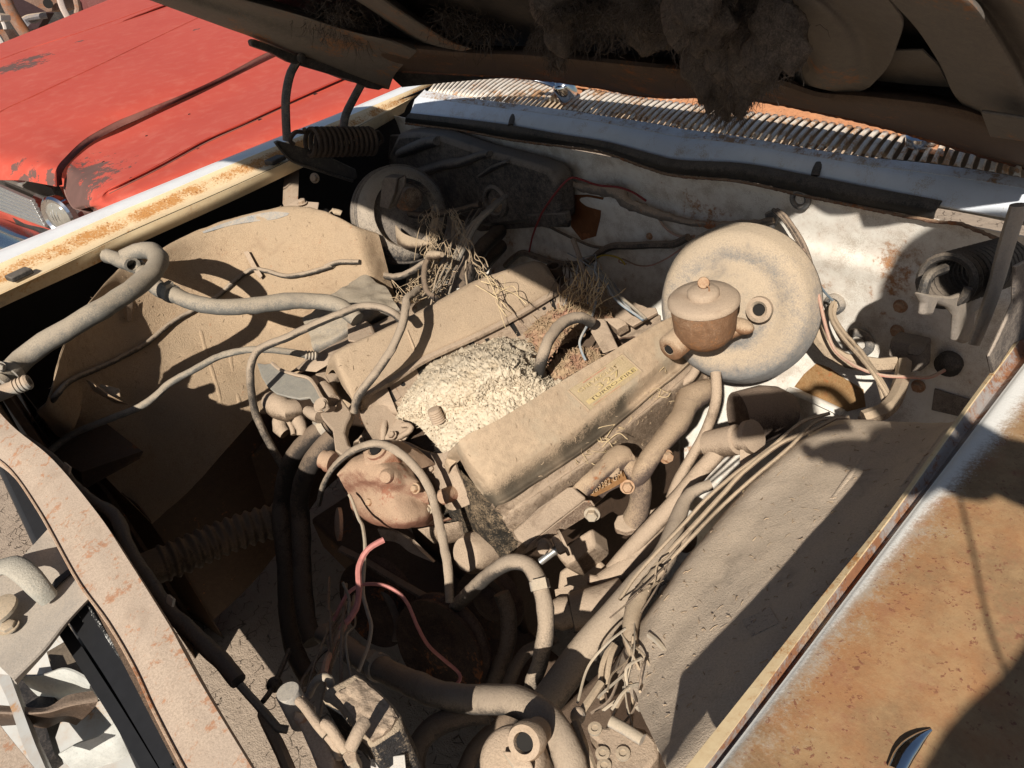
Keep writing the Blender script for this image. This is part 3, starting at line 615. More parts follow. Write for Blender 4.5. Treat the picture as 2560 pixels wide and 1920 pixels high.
# diagonal rib on the far side
hsheet('rib', MAT['hoodframe'], [H('eE', [(1290, -60, -.03), (1480, 60, -.03), (1620, 160, -.03), (1800, 280, -.03), (1990, 330, -.03)]),
        H('eE', [(1390, -60, .006), (1560, 60, .008), (1720, 170, .008), (1900, 280, .008), (2060, 330, .008)]),
        H('eE', [(1500, -60, .006), (1660, 55, .008), (1830, 165, .008), (1990, 260, .008), (2150, 310, .006)]),
        H('eE', [(1560, -60, -.03), (1700, 40, -.03), (1880, 160, -.03), (2040, 250, -.03), (2180, 300, -.03)])], 30, 16)
# side beam on the far side
sd0 = H('P', [(330, -16, .0), (450, 28, .0), (560, 68, .0), (640, 98, .0), (740, 150, .0), (860, 200, .0), (972, 224, .0)])
sd1 = H('P', [(390, -18, .02), (510, 22, .02), (620, 56, .02), (720, 92, .02), (800, 122, .02), (890, 158, .02), (985, 190, .02)])
sd2 = H('P', [(470, -18, .012), (580, 16, .01), (690, 48, .01), (770, 78, .01), (850, 104, .01), (930, 128, .01), (1010, 160, .012)])
sd3 = H('P', [(545, -18, .014), (650, 10, .014), (750, 38, .014), (830, 64, .014), (900, 84, .014), (975, 102, .014), (1040, 130, .014)])
sd4 = H('P', [(600, -18, -.03), (700, 6, -.03), (800, 40, -.03), (870, 66, -.03), (930, 86, -.03), (1000, 96, -.03), (1060, 100, -.03)])
sdx = [p - HN * .03 + np.array([-.004, 0, 0]) for p in sd0]
hsheet('side_beam', MAT['hoodframe'], [sdx, sd0, sd1, sd2, sd3, sd4], 50, 40)
# near side: two broad ribs with a pocket between
hsheet('rib', MAT['hoodframe'], [H2('c20', [(370, -60, -.03), (470, 40, -.03), (600, 130, -.03), (720, 250, -.03), (790, 390, -.03), (700, 520, -.02)]),
        H2('c20', [(500, -60, .012), (600, 40, .014), (720, 130, .014), (830, 250, .014), (900, 400, .014), (860, 560, .012)]),
        H2('c20', [(760, -60, .012), (880, 40, .012), (990, 150, .010), (1060, 270, .008), (1080, 420, .008), (1050, 600, .010)]),
        H2('c20', [(900, -60, -.012), (1030, 40, -.012), (1130, 150, -.014), (1190, 280, -.014), (1200, 420, -.012), (1150, 590, .008)]),
        H2('c20', [(1290, -60, .010), (1370, 40, .010), (1430, 150, .008), (1390, 300, .004), (1330, 440, .002), (1220, 560, .004)])], 40, 36)
hsheet('rib', MAT['hoodframe'], [H2('c20', [(1290, -60, .008), (1390, 40, .010), (1540, 210, .010), (1680, 430, .008), (1770, 620, .006), (1950, 800, .010), (2150, 940, .012)]),
        H2('c20', [(1430, -60, .022), (1550, 40, .024), (1700, 210, .024), (1840, 420, .022), (1930, 600, .02), (2080, 780, .02), (2250, 920, .02)]),
        H2('c20', [(1750, -60, .022), (1880, 40, .022), (2000, 210, .022), (2120, 420, .022), (2200, 600, .02), (2300, 780, .02), (2430, 920, .02)]),
        H2('c20', [(1850, -60, -.02), (1990, 40, -.02), (2110, 210, -.02), (2230, 420, -.02), (2330, 600, -.02), (2400, 760, -.02), (2560, 920, -.01)]),
        H2('c20', [(2300, -60, .02), (2400, 40, .02), (2480, 210, .02), (2540, 420, .02), (2600, 600, .02), (2650, 760, .02), (2700, 920, .02)])], 40, 36)
mm = MB(); mm.slab(H('c20', [(1380, 325, -.018), (1560, 325, -.018), (1660, 420, -.018), (1730, 560, -.02), (1500, 545, -.02), (1270, 520, -.018)]), -HN * .002)
mm.build('pocket_floor', MAT['hoodframe'], hood)
# bracket and bolts of the near hinge on the bonnet
mm = MB(); mm.slab(H('c20', [(1940, 700, .028), (2240, 745, .028), (2300, 900, .028), (2000, 860, .028)]), HN * .004); mm.build('hinge_pad', MAT['hoodframe'], hood, bevel=.002)

# torn felt: tufts and hanging rags, one bundle of fibres each
def fibres(mb, pts, nrm, n, ln, spread, r=.0007, curl=.5, down=.3, seed=1):
    rg = random.Random(seed)
    for _ in range(n):
        b_ = np.array(rg.choice(pts)) + np.array([rg.gauss(0, spread), rg.gauss(0, spread), rg.gauss(0, spread * .5)])
        d = unit(np.array([rg.gauss(0, 1), rg.gauss(0, 1), rg.gauss(0, 1)]) * curl + nrm); q = [b_]; l = ln * rg.uniform(.4, 1.3)
        for k in range(5):
            d = unit(d + np.array([rg.gauss(0, .5), rg.gauss(0, .5), rg.gauss(0, .5) - down]) * .8); q.append(q[-1] + d * l / 5)
        mb.tube(q, [r, r * .8, r * .3], n=3, raw=True, cap=False)
def fluff(name, label, cat, c, pts, n, ln, spread, seed, lump=None, group=None, nrm=None, down=.5, curl=.8, r=.0008):
    mb = MB(); B_ = H(c, pts)
    if lump:
        for (a, b_, o, rad, sq) in lump:
            cc = H(c, [(a, b_, o)])[0]; i0 = len(mb.v); mb.ball(cc, rad, 22, 16, sq)
            for k in range(i0, len(mb.v)):
                p = np.array(mb.v[k]); dd = p - cc
                g = 1 + .55 * nz(p, 22, seed) + .35 * nz(p, 60, seed + 2) + .2 * nz(p, 130, seed + 5); mb.v[k] = tuple(cc + dd * g)
    if len(mb.v) > 3000: B_ = [np.array(mb.v[i]) for i in range(0, len(mb.v), 3)]
    fibres(mb, B_, HN if nrm is None else np.array(nrm), n, ln, spread, seed=seed, down=down, curl=curl, r=r)
    o = mb.build(name, MAT['fluff'], angle=70); return tag(o, label, cat, group)
rgl = random.Random(5); lumps = []
for cx_, cy_, k_ in ((230, 210, 4), (330, 380, 5), (190, 370, 4), (440, 340, 3), (370, 480, 3), (260, 480, 2), (110, 110, 3), (460, 450, 2), (540, 250, 2)):
    for _ in range(k_): lumps.append((cx_ + rgl.gauss(0, 55), cy_ + rgl.gauss(0, 50), .015 + .035 * rgl.random(), .019 + .017 * rgl.random(), (rgl.uniform(.5, 1.3), rgl.uniform(.3, .6), rgl.uniform(.7, 1.7))))
fluff('insulation_mass', 'big shaggy brown clump of torn felt hanging below the bonnet edge over the cowl grille', 'felt insulation', 'c20',
      [(60, 60, .02), (160, 250, .04), (300, 450, .05), (450, 400, .05), (120, 480, .05), (350, 590, .06), (500, 530, .05), (600, 350, .03), (420, 620, .06), (250, 600, .06), (60, 420, .04), (550, 200, .02), (640, 260, 0), (540, 640, .05)],
      5200, .021, .003, 3, lumps, down=.5, curl=1.2, r=.00042)
fluff('insulation_rag', 'ragged strip of brown felt hanging in a long point below the middle of the bonnet', 'felt insulation', 'c10',
      [(1330, 40, .02), (1360, 120, .03), (1400, 200, .03), (1420, 280, .035), (1400, 330, .04), (1300, 230, .03), (1260, 270, .03), (1450, 60, .02), (1400, 400, .04)],
      1100, .022, .009, 5, [(1360, 60, .02, .035, (1.3, .6, .9)), (1400, 170, .03, .028, (.9, .6, 1.2)), (1410, 270, .035, .014, (.8, .6, 1.8)), (1405, 350, .04, .008, (.7, .6, 2.6))], down=.3, curl=1.2, r=.00045)
fluff('insulation_web', 'torn web of felt fibres stretched under the bonnet left of the big hanging clump', 'felt insulation', 'c10',
      [(1550, 60, .01), (1700, 90, .01), (1850, 120, .01), (2000, 160, .01), (1750, 220, .02), (1620, 160, .015), (2080, 80, .01), (1900, 30, .01), (1530, 200, .02)], 1200, .03, .022, 8,
      [(1600, 60, -.01, .03, (1.5, .6, .8)), (1850, 60, -.01, .04, (1.6, .6, .8)), (2060, 140, -.01, .045, (1.2, .6, .9))], down=.15, curl=1.3, r=.00045)
fluff('insulation_tuft', 'pale grey tuft of felt stuck to the bare bonnet skin near the far rib', 'felt insulation', 'c10', [(680, 90, -.03), (760, 120, -.03), (850, 150, -.03), (950, 175, -.03), (1010, 200, -.03), (720, 140, -.03)], 500, .05, .018, 11, down=.1, curl=1.2)
fluff('insulation_tuft', 'brown tuft of felt in the far corner of the bonnet frame', 'felt insulation', 'c10', [(-150, 60, -.02), (-60, 90, -.02), (40, 120, -.02), (120, 150, -.02), (-10, 60, -.02), (170, 190, -.02)], 700, .05, .018, 13, down=.1, curl=1.2)

# ---------------------------------------------------------------- bonnet hinges
def xp(c, pts, x): return L(c, [(a, b_, ('x', x)) for a, b_ in pts])
def spring(mb, a, b_, R, r, turns, n=7):
    a, b_ = np.array(a), np.array(b_); A = unit(b_ - a); u_ = unit(np.cross(A, [0, 0, 1])); v_ = np.cross(A, u_)
    q = [a + (b_ - a) * t + (u_ * math.cos(t * turns * 2 * math.pi) + v_ * math.sin(t * turns * 2 * math.pi)) * R for t in np.linspace(0, 1, int(turns * 20))]
    mb.tube(q, r, n=n, raw=True)
hl = thing('bonnet_hinge', 'x', 'x', unproj(720, 380, ('x', -1.72))); hl.parent = car; del hl['category']; hl.location = Vector(WL[hl.name] - WL['car']); hl['label'] = 'far bonnet hinge with its long coil spring'
m = MB(); m.slab(xp('eE', [(712, 262), (735, 250), (840, 290), (1000, 350), (1180, 400), (1400, 470), (1560, 520), (1605, 545), (1540, 580), (1480, 570), (1370, 520), (960, 400), (840, 338), (722, 298)], -1.715), (-.02, 0, 0)); m.build('hinge_arm', MAT['hinge'], hl, bevel=.003)
m = MB(); m.tube(xp('eE', [(1010, 395), (965, 480), (938, 620), (938, 760), (945, 905)], -1.73), .0165, n=10, flat=.45); m.build('link', MAT['hinge'], hl)
m = MB(); m.tube(xp('eE', [(1435, 520), (1370, 640), (1322, 740), (1305, 840)], -1.75), .016, n=10, flat=.45); m.build('link', MAT['hinge'], hl)
m = MB(); m.slab(xp('eE', [(868, 915), (895, 905), (1000, 935), (1200, 1000), (1390, 1090), (1400, 1140), (1370, 1165), (1200, 1110), (1000, 1045), (930, 990)], -1.70), (-.012, 0, 0)); m.tube(xp('eE', [(870, 915), (930, 990), (1000, 1045), (1200, 1112), (1370, 1165)], -1.697), .004, n=6); m.build('base_plate', MAT['hinge'], hl, bevel=.002)
m = MB(); a_, b_ = xp('eE', [(1085, 915), (1490, 908)], -1.69); spring(m, a_, b_, .030, .0055, 12.3)
m.tube([a_ + (0, -.0, .03), *xp('eE', [(1060, 850), (1000, 850), (965, 900), (990, 930)], -1.70)], .005, n=8)
m.tube(xp('eE', [(1490, 860), (1530, 850), (1560, 900), (1530, 930)], -1.70), .005, n=8); m.build('spring', dusty('rusty_spring', (.04, .03, .025), dust=(.13, .095, .07), cover=.2, rust=.3), hl)
m = MB()
for a, b_ in ((1035, 372),): m.lathe([(.010, 0), (.010, .006), (.006, .009)], xp('eE', [(a, b_)], -1.71)[0], (1, -.2, .1), 14)
m.build('pivot_rivet', MAT['hinge'], hl)
hr = thing('bonnet_hinge', 'x', 'x', unproj(2440, 800, ('x', -.27))); hr.parent = car; del hr['category']; hr.location = Vector(WL[hr.name] - WL['car']); hr['label'] = 'near bonnet hinge, half lit, with spring seen end on'
m = MB(); a_, b_ = xp('c21', [(1690, 165), (2080, 40)], -.33); spring(m, a_, b_, .029, .0052, 13.5); m.build('spring', dusty('dark_spring', (.04, .036, .033), dust=(.16, .13, .10), cover=.2), hr)
m = MB(); m.slab(xp('c21', [(1485, 232), (1560, 245), (1700, 260), (1800, 225), (1930, 250), (1960, 300), (1900, 330), (1850, 360), (1840, 540), (1790, 560), (1730, 540), (1735, 380), (1690, 330), (1600, 300), (1570, 380), (1520, 375), (1530, 300)], -.315), (.008, .004, 0)); m.build('spring_bracket', dusty('hinge_bracket', (.30, .26, .22), dust=(.40, .33, .25), cover=.35, rust=.2), hr, bevel=.003)
m = MB()
m.tube(xp('c21', [(2180, -330), (2090, -40), (2040, 150), (1980, 330), (1925, 480), (1890, 570)], -.285), [.021, .021, .020, .019, .018, .015], n=12, flat=.35); m.build('hinge_arm', dusty('pale_hinge_arm', (.30, .26, .22), dust=(.36, .30, .23), cover=.4, up=.3, rust=.15), hr)
m = MB(); m.tube(xp('c21', [(1560, 245), (1600, 130), (1700, 80)], -.325), .006, n=8); m.build('spring_hook', MAT['hinge'], hr)
m = MB(); m.slab(xp('c21', [(2130, 60), (2212, 20), (2300, 100), (2300, 480), (2120, 560), (1990, 760), (1960, 640), (2030, 500), (2120, 300)], -.235), (.004, 0, 0)); m.build('base_plate', dusty('dusty_base_plate', (.08, .07, .065), dust=(.34, .28, .22), cover=.4), hr, bevel=.003)

# ---------------------------------------------------------------- radiator support and nose
sl_ = L('P', [(-330, 880, .0), (-160, 1010, -.006), (-60, 1110, -.012)]) + L('c02', [(60, -280, -.016), (260, 0, -.018), (500, 430, -.018), (700, 710, -.018), (870, 1000, -.018), (1000, 1280, -.018), (1190, 1646, -.018), (1400, 2010, -.018)])
sr_ = L('P', [(-180, 830, .0), (-70, 950, -.004), (0, 1022, -.006)]) + L('c02', [(380, -290, -.008), (620, 0, -.010), (800, 270, -.010), (1070, 700, -.010), (1180, 900, -.010), (1320, 1150, -.010), (1620, 1646, -.010), (1850, 2010, -.010)])
sr_[2:4] = L('c01', [(60, 1075, -.006), (330, 1300, -.008)])
sup = thing('radiator_support', 'x', 'x', (-.98, -.03, -.3)); sup.parent = car; del sup['category']; sup.location = Vector(WL[sup.name] - WL['car']); sup['label'] = 'dusty rust pitted cross bar at the front of the engine bay'
m = MB(); lip1 = [p + np.array([0, -.002, -.014]) for p in sl_]; lip2 = [p + np.array([0, .001, -.03]) for p in sr_]
cr_ = [(a * .5 + b_ * .5) + np.array([0, 0, .0015]) for a, b_ in zip(sl_, sr_)]
m.sheet([lip1, sl_, cr_, sr_, lip2], 60, 17, .002, linv=True); m.build('cross_bar', MAT['support'], sup)
m = MB(); edge = [p + np.array([0, -.001, .001]) for p in sl_]; m.tube(edge, .0016, n=6); m.build('bar_edge', dusty('rust_edge', (.28, .13, .06), dust=(.45, .32, .22), cover=.35, rust=.5), sup)
# radiator core: tanks, frame, fins
m = MB(); x0, x1 = -1.62, -.36
for zc in (-.14, -.70):
    m = MB(); m.box(((x0 + x1) / 2, -.085, zc), ((x1 - x0) / 2, 0, 0), (0, .022, 0), (0, 0, .035)); m.build('radiator_tank', plain('black_tank', (.02, .02, .021), .6), sup, bevel=.008)
m = MB(); m.box(((x0 + x1) / 2, -.085, -.39), ((x1 - x0) / 2, 0, 0), (0, .012, 0), (0, 0, .28))
for k in range(200):
    x = x0 + (k + .5) * (x1 - x0) / 200; m.box((x, -.085, -.39), (.0006, 0, 0), (0, .02, 0), (0, 0, .275))
m.build('radiator_core', plain('black_radiator_fins', (.022, .022, .023), .8), sup, kind='stuff')
m = MB(); m.box((-1.69, -.045, -.46), (.24, 0, 0), (0, .006, 0), (0, 0, .41)); m.build('side_sun_blocker', MAT['frame_dark'], sup)  # added to keep sun off the ground behind the cross bar
m = MB(); m.box((-.99, -.062, -.085), (.68, 0, 0), (0, .004, 0), (0, 0, .062)); m.build('upper_sun_blocker', MAT['frame_dark'], sup)  # added to stop sun leaking between bar and core onto the pulleys
# condenser frame rails in front
m = MB()
for q, zz in (([(470, 600), (720, 960), (930, 1290), (1180, 1700)], -.05), ([(560, 590), (760, 900), (980, 1230), (1170, 1560)], -.045), ([(420, 700), (620, 1010), (800, 1290), (1050, 1700)], -.07)):
    pp = Lz('c02', q, zz); m.sheet([pp, [p + np.array([0, -.012, -.001]) for p in pp], [p + np.array([0, -.012, -.05]) for p in pp]], 24, 5, .002, linv=True)
WE = dusty('worn_bare_edge', (.03, .03, .03), dust=(.62, .6, .55), cover=.42, up=0, soft=.06, stain=0, bs=.1)
m.build('condenser_frame', plain('scratched_black_frame', (.016, .016, .017), .6, 0, .3, .05), sup)
for q, zz in (([(470, 600), (720, 960), (930, 1290), (1180, 1700)], -.047), ([(560, 590), (760, 900), (980, 1230), (1170, 1560)], -.042), ([(595, 660), (790, 960), (1000, 1270), (1150, 1500)], -.045)):
    mm = MB(); mm.tube(Lz('c02', q, zz), .0011, n=6); mm.build('worn_edge', WE, sup)
# latch plate
lat = thing('bonnet_latch', 'x', 'x', (-1.1, -.15, -.1)); lat.parent = car; del lat['category']; lat.location = Vector(WL[lat.name] - WL['car']); lat['label'] = 'pale grey bonnet latch plate in front of the cross bar'
zl = -.03
m = MB()
ra = L('c02', [(330, 85, zl), (130, 300, zl), (-60, 480, zl), (-260, 690, zl)]); rbb = L('c02', [(420, 225, zl - .012), (250, 400, zl - .012), (60, 600, zl - .012), (-130, 800, zl - .012)])
rc_ = L('c02', [(520, 380, zl - .012), (360, 550, zl - .012), (170, 760, zl - .012), (-30, 960, zl - .012)]); rd_ = L('c02', [(600, 520, zl), (440, 690, zl), (290, 880, zl), (90, 1080, zl)])
re_ = L('c02', [(590, 545, zl - .03), (440, 720, zl - .04), (300, 900, zl - .05), (110, 1110, zl - .05)])
m.sheet([ra, rbb, rc_, rd_, re_], 30, 30, .003); m.build('latch_plate', MAT['latch_grey'], lat)
m = MB(); m.slab(Lz('c02', [(355, 430), (440, 365), (468, 385), (400, 440), (340, 505), (315, 495)], zl - .0085), (0, 0, -.002)); m.build('slot', MAT['hoodskin'], lat)
m = MB(); ha = L('c02', [(-80, 380, zl + .012), (20, 350, zl + .02), (90, 345, zl + .024), (180, 410, zl + .022), (260, 500, zl + .01), (320, 560, zl - .005)])
m.tube(ha, [.012, .013, .013, .013, .012, .010], n=14, flat=.5); m.build('latch_arm', dusty('grey_latch_arm', (.30, .29, .25), dust=(.40, .36, .29), cover=.25), lat)
m = MB(); m.lathe([(.020, 0), (.020, .004), (.014, .006), (.005, .007)], unproj(0 + 0 / 2.572, 1280 + 640 / 2.572, zl), (0, -.1, 1), 20); m.build('bolt', MAT['zinc_bolt'], lat); m = MB(); m.hexbolt(unproj(60 / 2.572, 1280 + 745 / 2.572, zl - .008), (0, 0, 1), .008, .006); m.build('bolt', MAT['zinc_bolt'], lat)
# nose: white pressed metal
nose = thing('grille_surround', 'x', 'x', (-.95, -.3, -.2)); nose.parent = car; del nose['category']; nose.location = Vector(WL[nose.name] - WL['car']); nose['label'] = 'white pressed nose panel with brown brackets behind the grille'
m = MB(); zz = -.24
m.sheet([Lz('c02', [(-200, 900), (100, 860), (420, 740)], zz + .05), Lz('c02', [(-200, 1250), (250, 1150), (660, 1110)], zz + .02), Lz('c02', [(-200, 1600), (400, 1500), (880, 1450)], zz), Lz('c02', [(-200, 1900), (450, 1850), (1110, 1800)], zz - .01)], 30, 30, .002)
m.build('nose_panel', MAT['white_part'], nose)
m = MB(); m.slab(Lz('c02', [(92, 1062), (250, 1045), (352, 1190), (335, 1290), (300, 1390), (352, 1560), (250, 1640), (180, 1420)], -.185), (0, 0, -.02)); m.build('nose_shadow_slab', MAT['hoodskin'], nose)  # black slab standing in for shadows that nose parts cast on the panel
m = MB(); m.slab(Lz('c02', [(300, 900), (420, 830), (520, 960), (600, 1110), (420, 1010), (330, 1010)], -.165), (0, 0, -.02)); m.build('upper_shadow_slab', MAT['black_steel'], nose)  # second dark slab: shadow on the nose put into shape and colour
m = MB(); rg1 = L('c02', [(135, 1045, -.15), (280, 1040, -.145), (420, 1000, -.14), (560, 1060, -.14), (680, 1160, -.145), (750, 1250, -.15), (745, 1340, -.16), (640, 1440, -.17), (500, 1490, -.18), (375, 1560, -.185)])
rg2 = [p + np.array([.006, .002, -.045]) for p in rg1]; m.sheet([rg1, [(a * .5 + b_ * .5) + np.array([.004, 0, 0]) for a, b_ in zip(rg1, rg2)], rg2], 50, 8, .0025); m.build('lamp_bucket_rim', dusty('grey_white_rim', (.50, .50, .46), cover=.1, up=.2, bs=.15), nose)
m = MB(); m.sheet([Lz('c02', [(-80, 1235, ), (120, 1250), (300, 1255), (430, 1180), (595, 1148)], -.13), Lz('c02', [(-80, 1300), (120, 1310), (300, 1300), (450, 1260), (625, 1230)], -.125), Lz('c02', [(-80, 1385), (130, 1370), (290, 1390), (400, 1350), (490, 1372)], -.17)], 30, 10, .004); m.build('bracket', dusty('brown_bracket', (.07, .045, .03), dust=(.30, .22, .16), cover=.2, rust=.2), nose)
m = MB(); m.sheet([Lz('c02', [(-30, 1040), (60, 1240), (140, 1480), (180, 1570), (230, 1700)], -.12), Lz('c02', [(85, 1050), (150, 1240), (230, 1450), (262, 1530), (320, 1660)], -.12), Lz('c02', [(95, 1040), (165, 1240), (245, 1450), (280, 1530), (340, 1660)], -.16)], 24, 6, .002, linv=True); m.build('white_strut', MAT['white_part'], nose)
m = MB(); m.sheet([Lz('c02', [(-60, 1290), (30, 1410), (110, 1510), (230, 1660), (350, 1820)], -.03), Lz('c02', [(-260, 1400), (-150, 1560), (-60, 1680), (30, 1800), (120, 1950)], -.03)], 24, 6, .003); m.build('front_edge', MAT['support'], nose)
# battery tray and frame rail deep in the shade
m = MB(); tr_ = L('c01', [(330, 900, -.26), (690, 1080, -.27), (915, 1255, -.28), (520, 1390, -.28), (300, 1260, -.27), (160, 1100, -.26)]); m.slab(tr_, (0, 0, -.004))
m.slab(L('c01', [(915, 1258, -.285), (520, 1400, -.285), (540, 1500, -.31), (890, 1310, -.31)]), (0, .003, 0)); m.build('battery_tray', MAT['frame_dark'], car, bevel=.002)
m = MB(); fr1 = L('c01', [(1640, 1090, -.46), (1400, 1180, -.48), (1150, 1400, -.52), (900, 1640, -.55)]); fr2 = L('c01', [(1750, 1200, -.47), (1480, 1380, -.49), (1250, 1560, -.53), (1000, 1800, -.56)])
m.sheet([[p + np.array([0, 0, -.12]) for p in fr1], fr1, fr2, [p + np.array([0, 0, -.14]) for p in fr2]], 20, 10, .003, linv=True); m.build('frame_rail', MAT['frame_dark'], car)
m = MB(); br = L('eE', [(925, 1090, -.07), (1010, 1080, -.06), (1000, 1290, -.08), (1040, 1340, -.085), (940, 1365, -.09), (915, 1310, -.085)]); m.slab(br, (-.004, .01, 0)); m.slab(L('eE', [(915, 1335, -.082), (1000, 1290, -.078), (1150, 1300, -.08), (1140, 1350, -.09), (1050, 1365, -.092)]), (0, 0, -.004))
m.hexbolt(unproj(350 + 1045 / 2.572, 1310 / 2.572, -.08), (0, 0, 1), .010, .012); m.hexbolt(unproj(350 + 1125 / 2.572, 1145 / 2.572, -.06), (.4, -.5, .2), .010, .012); m.build('fender_brace', dusty('tan_brace', (.30, .2, .12), cover=.4, rust=.4), car, bevel=.002)
# lower cross member and inner splash panel under the engine (in the shade)
m = MB(); m.box((-.98, .40, -.70), (.45, 0, 0), (0, .07, 0), (0, 0, .05)); m.box((-.55, .45, -.62), (.05, 0, 0), (0, .55, 0), (0, 0, .06)); m.build('cross_member', MAT['frame_dark'], car, bevel=.01)
m = MB(); fa = [r0[0], r1[0], r2[0], r3[0], r4[0], r4[0] + np.array([-.02, 0, -.45])]; m.sheet([fa, [np.array([p[0] * .5 - .9, p[1] * .5 - .015, p[2]]) for p in fa], [np.array([min(-1.5, p[0]), -.03, p[2]]) for p in fa]], 20, 10, .002); m.build('front_sun_blocker', MAT['frame_dark'], car)  # added sheet closing a gap where sun reached the ground by the bar
m = MB(); sp0 = [p + np.array([0, 0, 0]) for p in r4]; sp1 = [p + np.array([-.02, 0, -.35]) for p in r4]; m.sheet([sp0, sp1], 30, 6, .002); m.build('splash_panel', MAT['frame_dark'], car)
m = MB(); sp0 = [p + np.array([0, 0, 0]) for p in q4]; sp1 = [p + np.array([.02, 0, -.35]) for p in q4]; m.sheet([sp0, sp1], 30, 6, .002); m.build('splash_panel', MAT['frame_dark'], car)
# sheet metal tying the front end together out of sight of this view: wing fronts, doors stub, floor of the cowl sides
m = MB(); m.box((-1.86, 1.42, -.46), (.09, 0, 0), (0, .12, 0), (0, 0, .46)); m.box((-.10, 1.42, -.46), (.09, 0, 0), (0, .12, 0), (0, 0, .46)); m.build('hinge_pillar', MAT['rail_white'], car, bevel=.01)
# ================================================================ ENGINE
eng = thing('engine', 'dust buried V8 engine with its intake manifold missing and its valley full of nest', 'engine', (-.985, .66, -.75))
GRIME = dusty('oily_grime', (.025, .022, .018), dust=(.40, .29, .18), cover=.34, up=.15, soft=.25, bs=.9)
def add(ps, o): return [p + np.array(o) for p in ps]
# --- far bank valve cover
cr0 = L('P', [(833, 925, -.20), (833, 898, -.165), (850, 872, -.152), (930, 836, -.152), (1025, 790, -.155), (1105, 747, -.158), (1188, 702, -.161), (1258, 677, -.164), (1318, 655, -.167), (1350, 655, -.18), (1365, 668, -.215)])
ms0 = L('P', [(856, 965, -.21), (852, 935, -.178), (870, 905, -.166), (946, 866, -.166), (1040, 820, -.169), (1122, 778, -.172), (1206, 735, -.175), (1278, 704, -.178), (1340, 680, -.181), (1372, 680, -.192), (1385, 690, -.225)])
bs0 = L('P', [(880, 1000, -.214), (880, 985, -.203), (908, 966, -.200), (978, 928, -.2015), (1048, 884, -.203), (1116, 852, -.205), (1184, 822, -.207), (1284, 772, -.211), (1380, 716, -.215), (1396, 712, -.219), (1400, 722, -.228)])
lo0 = add(bs0, (.004, 0, -.012))
tp0 = add(cr0, (-.055, 0, -.045)); ou0 = add(cr0, (-.07, 0, -.09)); fo0 = add(cr0, (-.03, 0, -.14))
vc = MB(); vc.sheet([lo0, bs0, ms0, cr0, tp0, ou0, fo0], 70, 44, .002, rough=.0008, rs=60); bvh('vcl', vc)
v1 = vc.build('valve_cover', MAT['dust_cover'], eng, angle=60, label='bare far valve cover')
m = MB(); fl = add(bs0, (.012, -.001, -.010)); m.sheet([add(bs0, (-.003, 0, -.006)), fl, add(fl, (.002, 0, -.007))], 60, 6, .002); m.build('cover_flange', MAT['dust'], v1)
m = MB()
for a, b_ in (((1017, 826), (1038, 878)), ((1250, 741), (1264, 768))):
    q = [unproj(a[0] + (b_[0] - a[0]) * t, a[1] + (b_[1] - a[1]) * t, ('on', 'vcl', .0005, 1.5)) for t in np.linspace(0, 1, 6)]; m.tube(q, .0022, n=8)
m.build('stamped_ridge', MAT['dust_cover'], v1)
# --- near bank valve cover
cr1 = L('P', [(1150, 1150, -.235), (1142, 1120, -.19), (1160, 1092, -.168), (1250, 1046, -.166), (1340, 992, -.168), (1435, 934, -.171), (1530, 878, -.174), (1600, 836, -.177), (1655, 803, -.18), (1690, 790, -.195), (1700, 800, -.23)])
mt1 = L('P', [(1175, 1195, -.25), (1172, 1165, -.21), (1195, 1142, -.195), (1290, 1090, -.194), (1385, 1032, -.196), (1478, 968, -.199), (1568, 908, -.202), (1636, 862, -.205), (1690, 826, -.208), (1718, 818, -.22), (1722, 832, -.245)])
sh1 = L('P', [(1205, 1235, -.265), (1208, 1212, -.235), (1235, 1195, -.222), (1332, 1140, -.222), (1425, 1082, -.224), (1515, 1014, -.227), (1606, 944, -.23), (1672, 890, -.233), (1718, 852, -.236), (1736, 848, -.245), (1738, 858, -.26)])
bs1 = L('P', [(1225, 1256, -.275), (1232, 1248, -.262), (1258, 1238, -.256), (1345, 1182, -.256), (1440, 1120, -.258), (1530, 1050, -.261), (1620, 974, -.264), (1688, 920, -.267), (1730, 880, -.27), (1744, 872, -.275), (1746, 876, -.285)])
ib1 = add(cr1, (-.05, 0, -.055)); ib0 = add(cr1, (-.046, 0, -.075))
lerp = lambda A, B, t: [a * (1 - t) + b * t for a, b in zip(A, B)]
vc = MB(); vc.sheet([ib0, ib1, lerp(ib1, cr1, .88), lerp(cr1, mt1, .12), mt1, lerp(mt1, sh1, .85), lerp(sh1, bs1, .22), bs1, add(bs1, (.010, 0, -.002)), add(bs1, (.009, 0, -.008))], 90, 80, .002, rough=.0009, rs=55); bvh('vcr', vc)
def cover_mat():
    """dust on top, black oily grime where the cover turns under towards the head"""
    m_ = dusty('grimy_cover', (.05, .042, .03), dust=(.44, .32, .195), cover=.60, up=.8, soft=.3, bs=.55); return m_
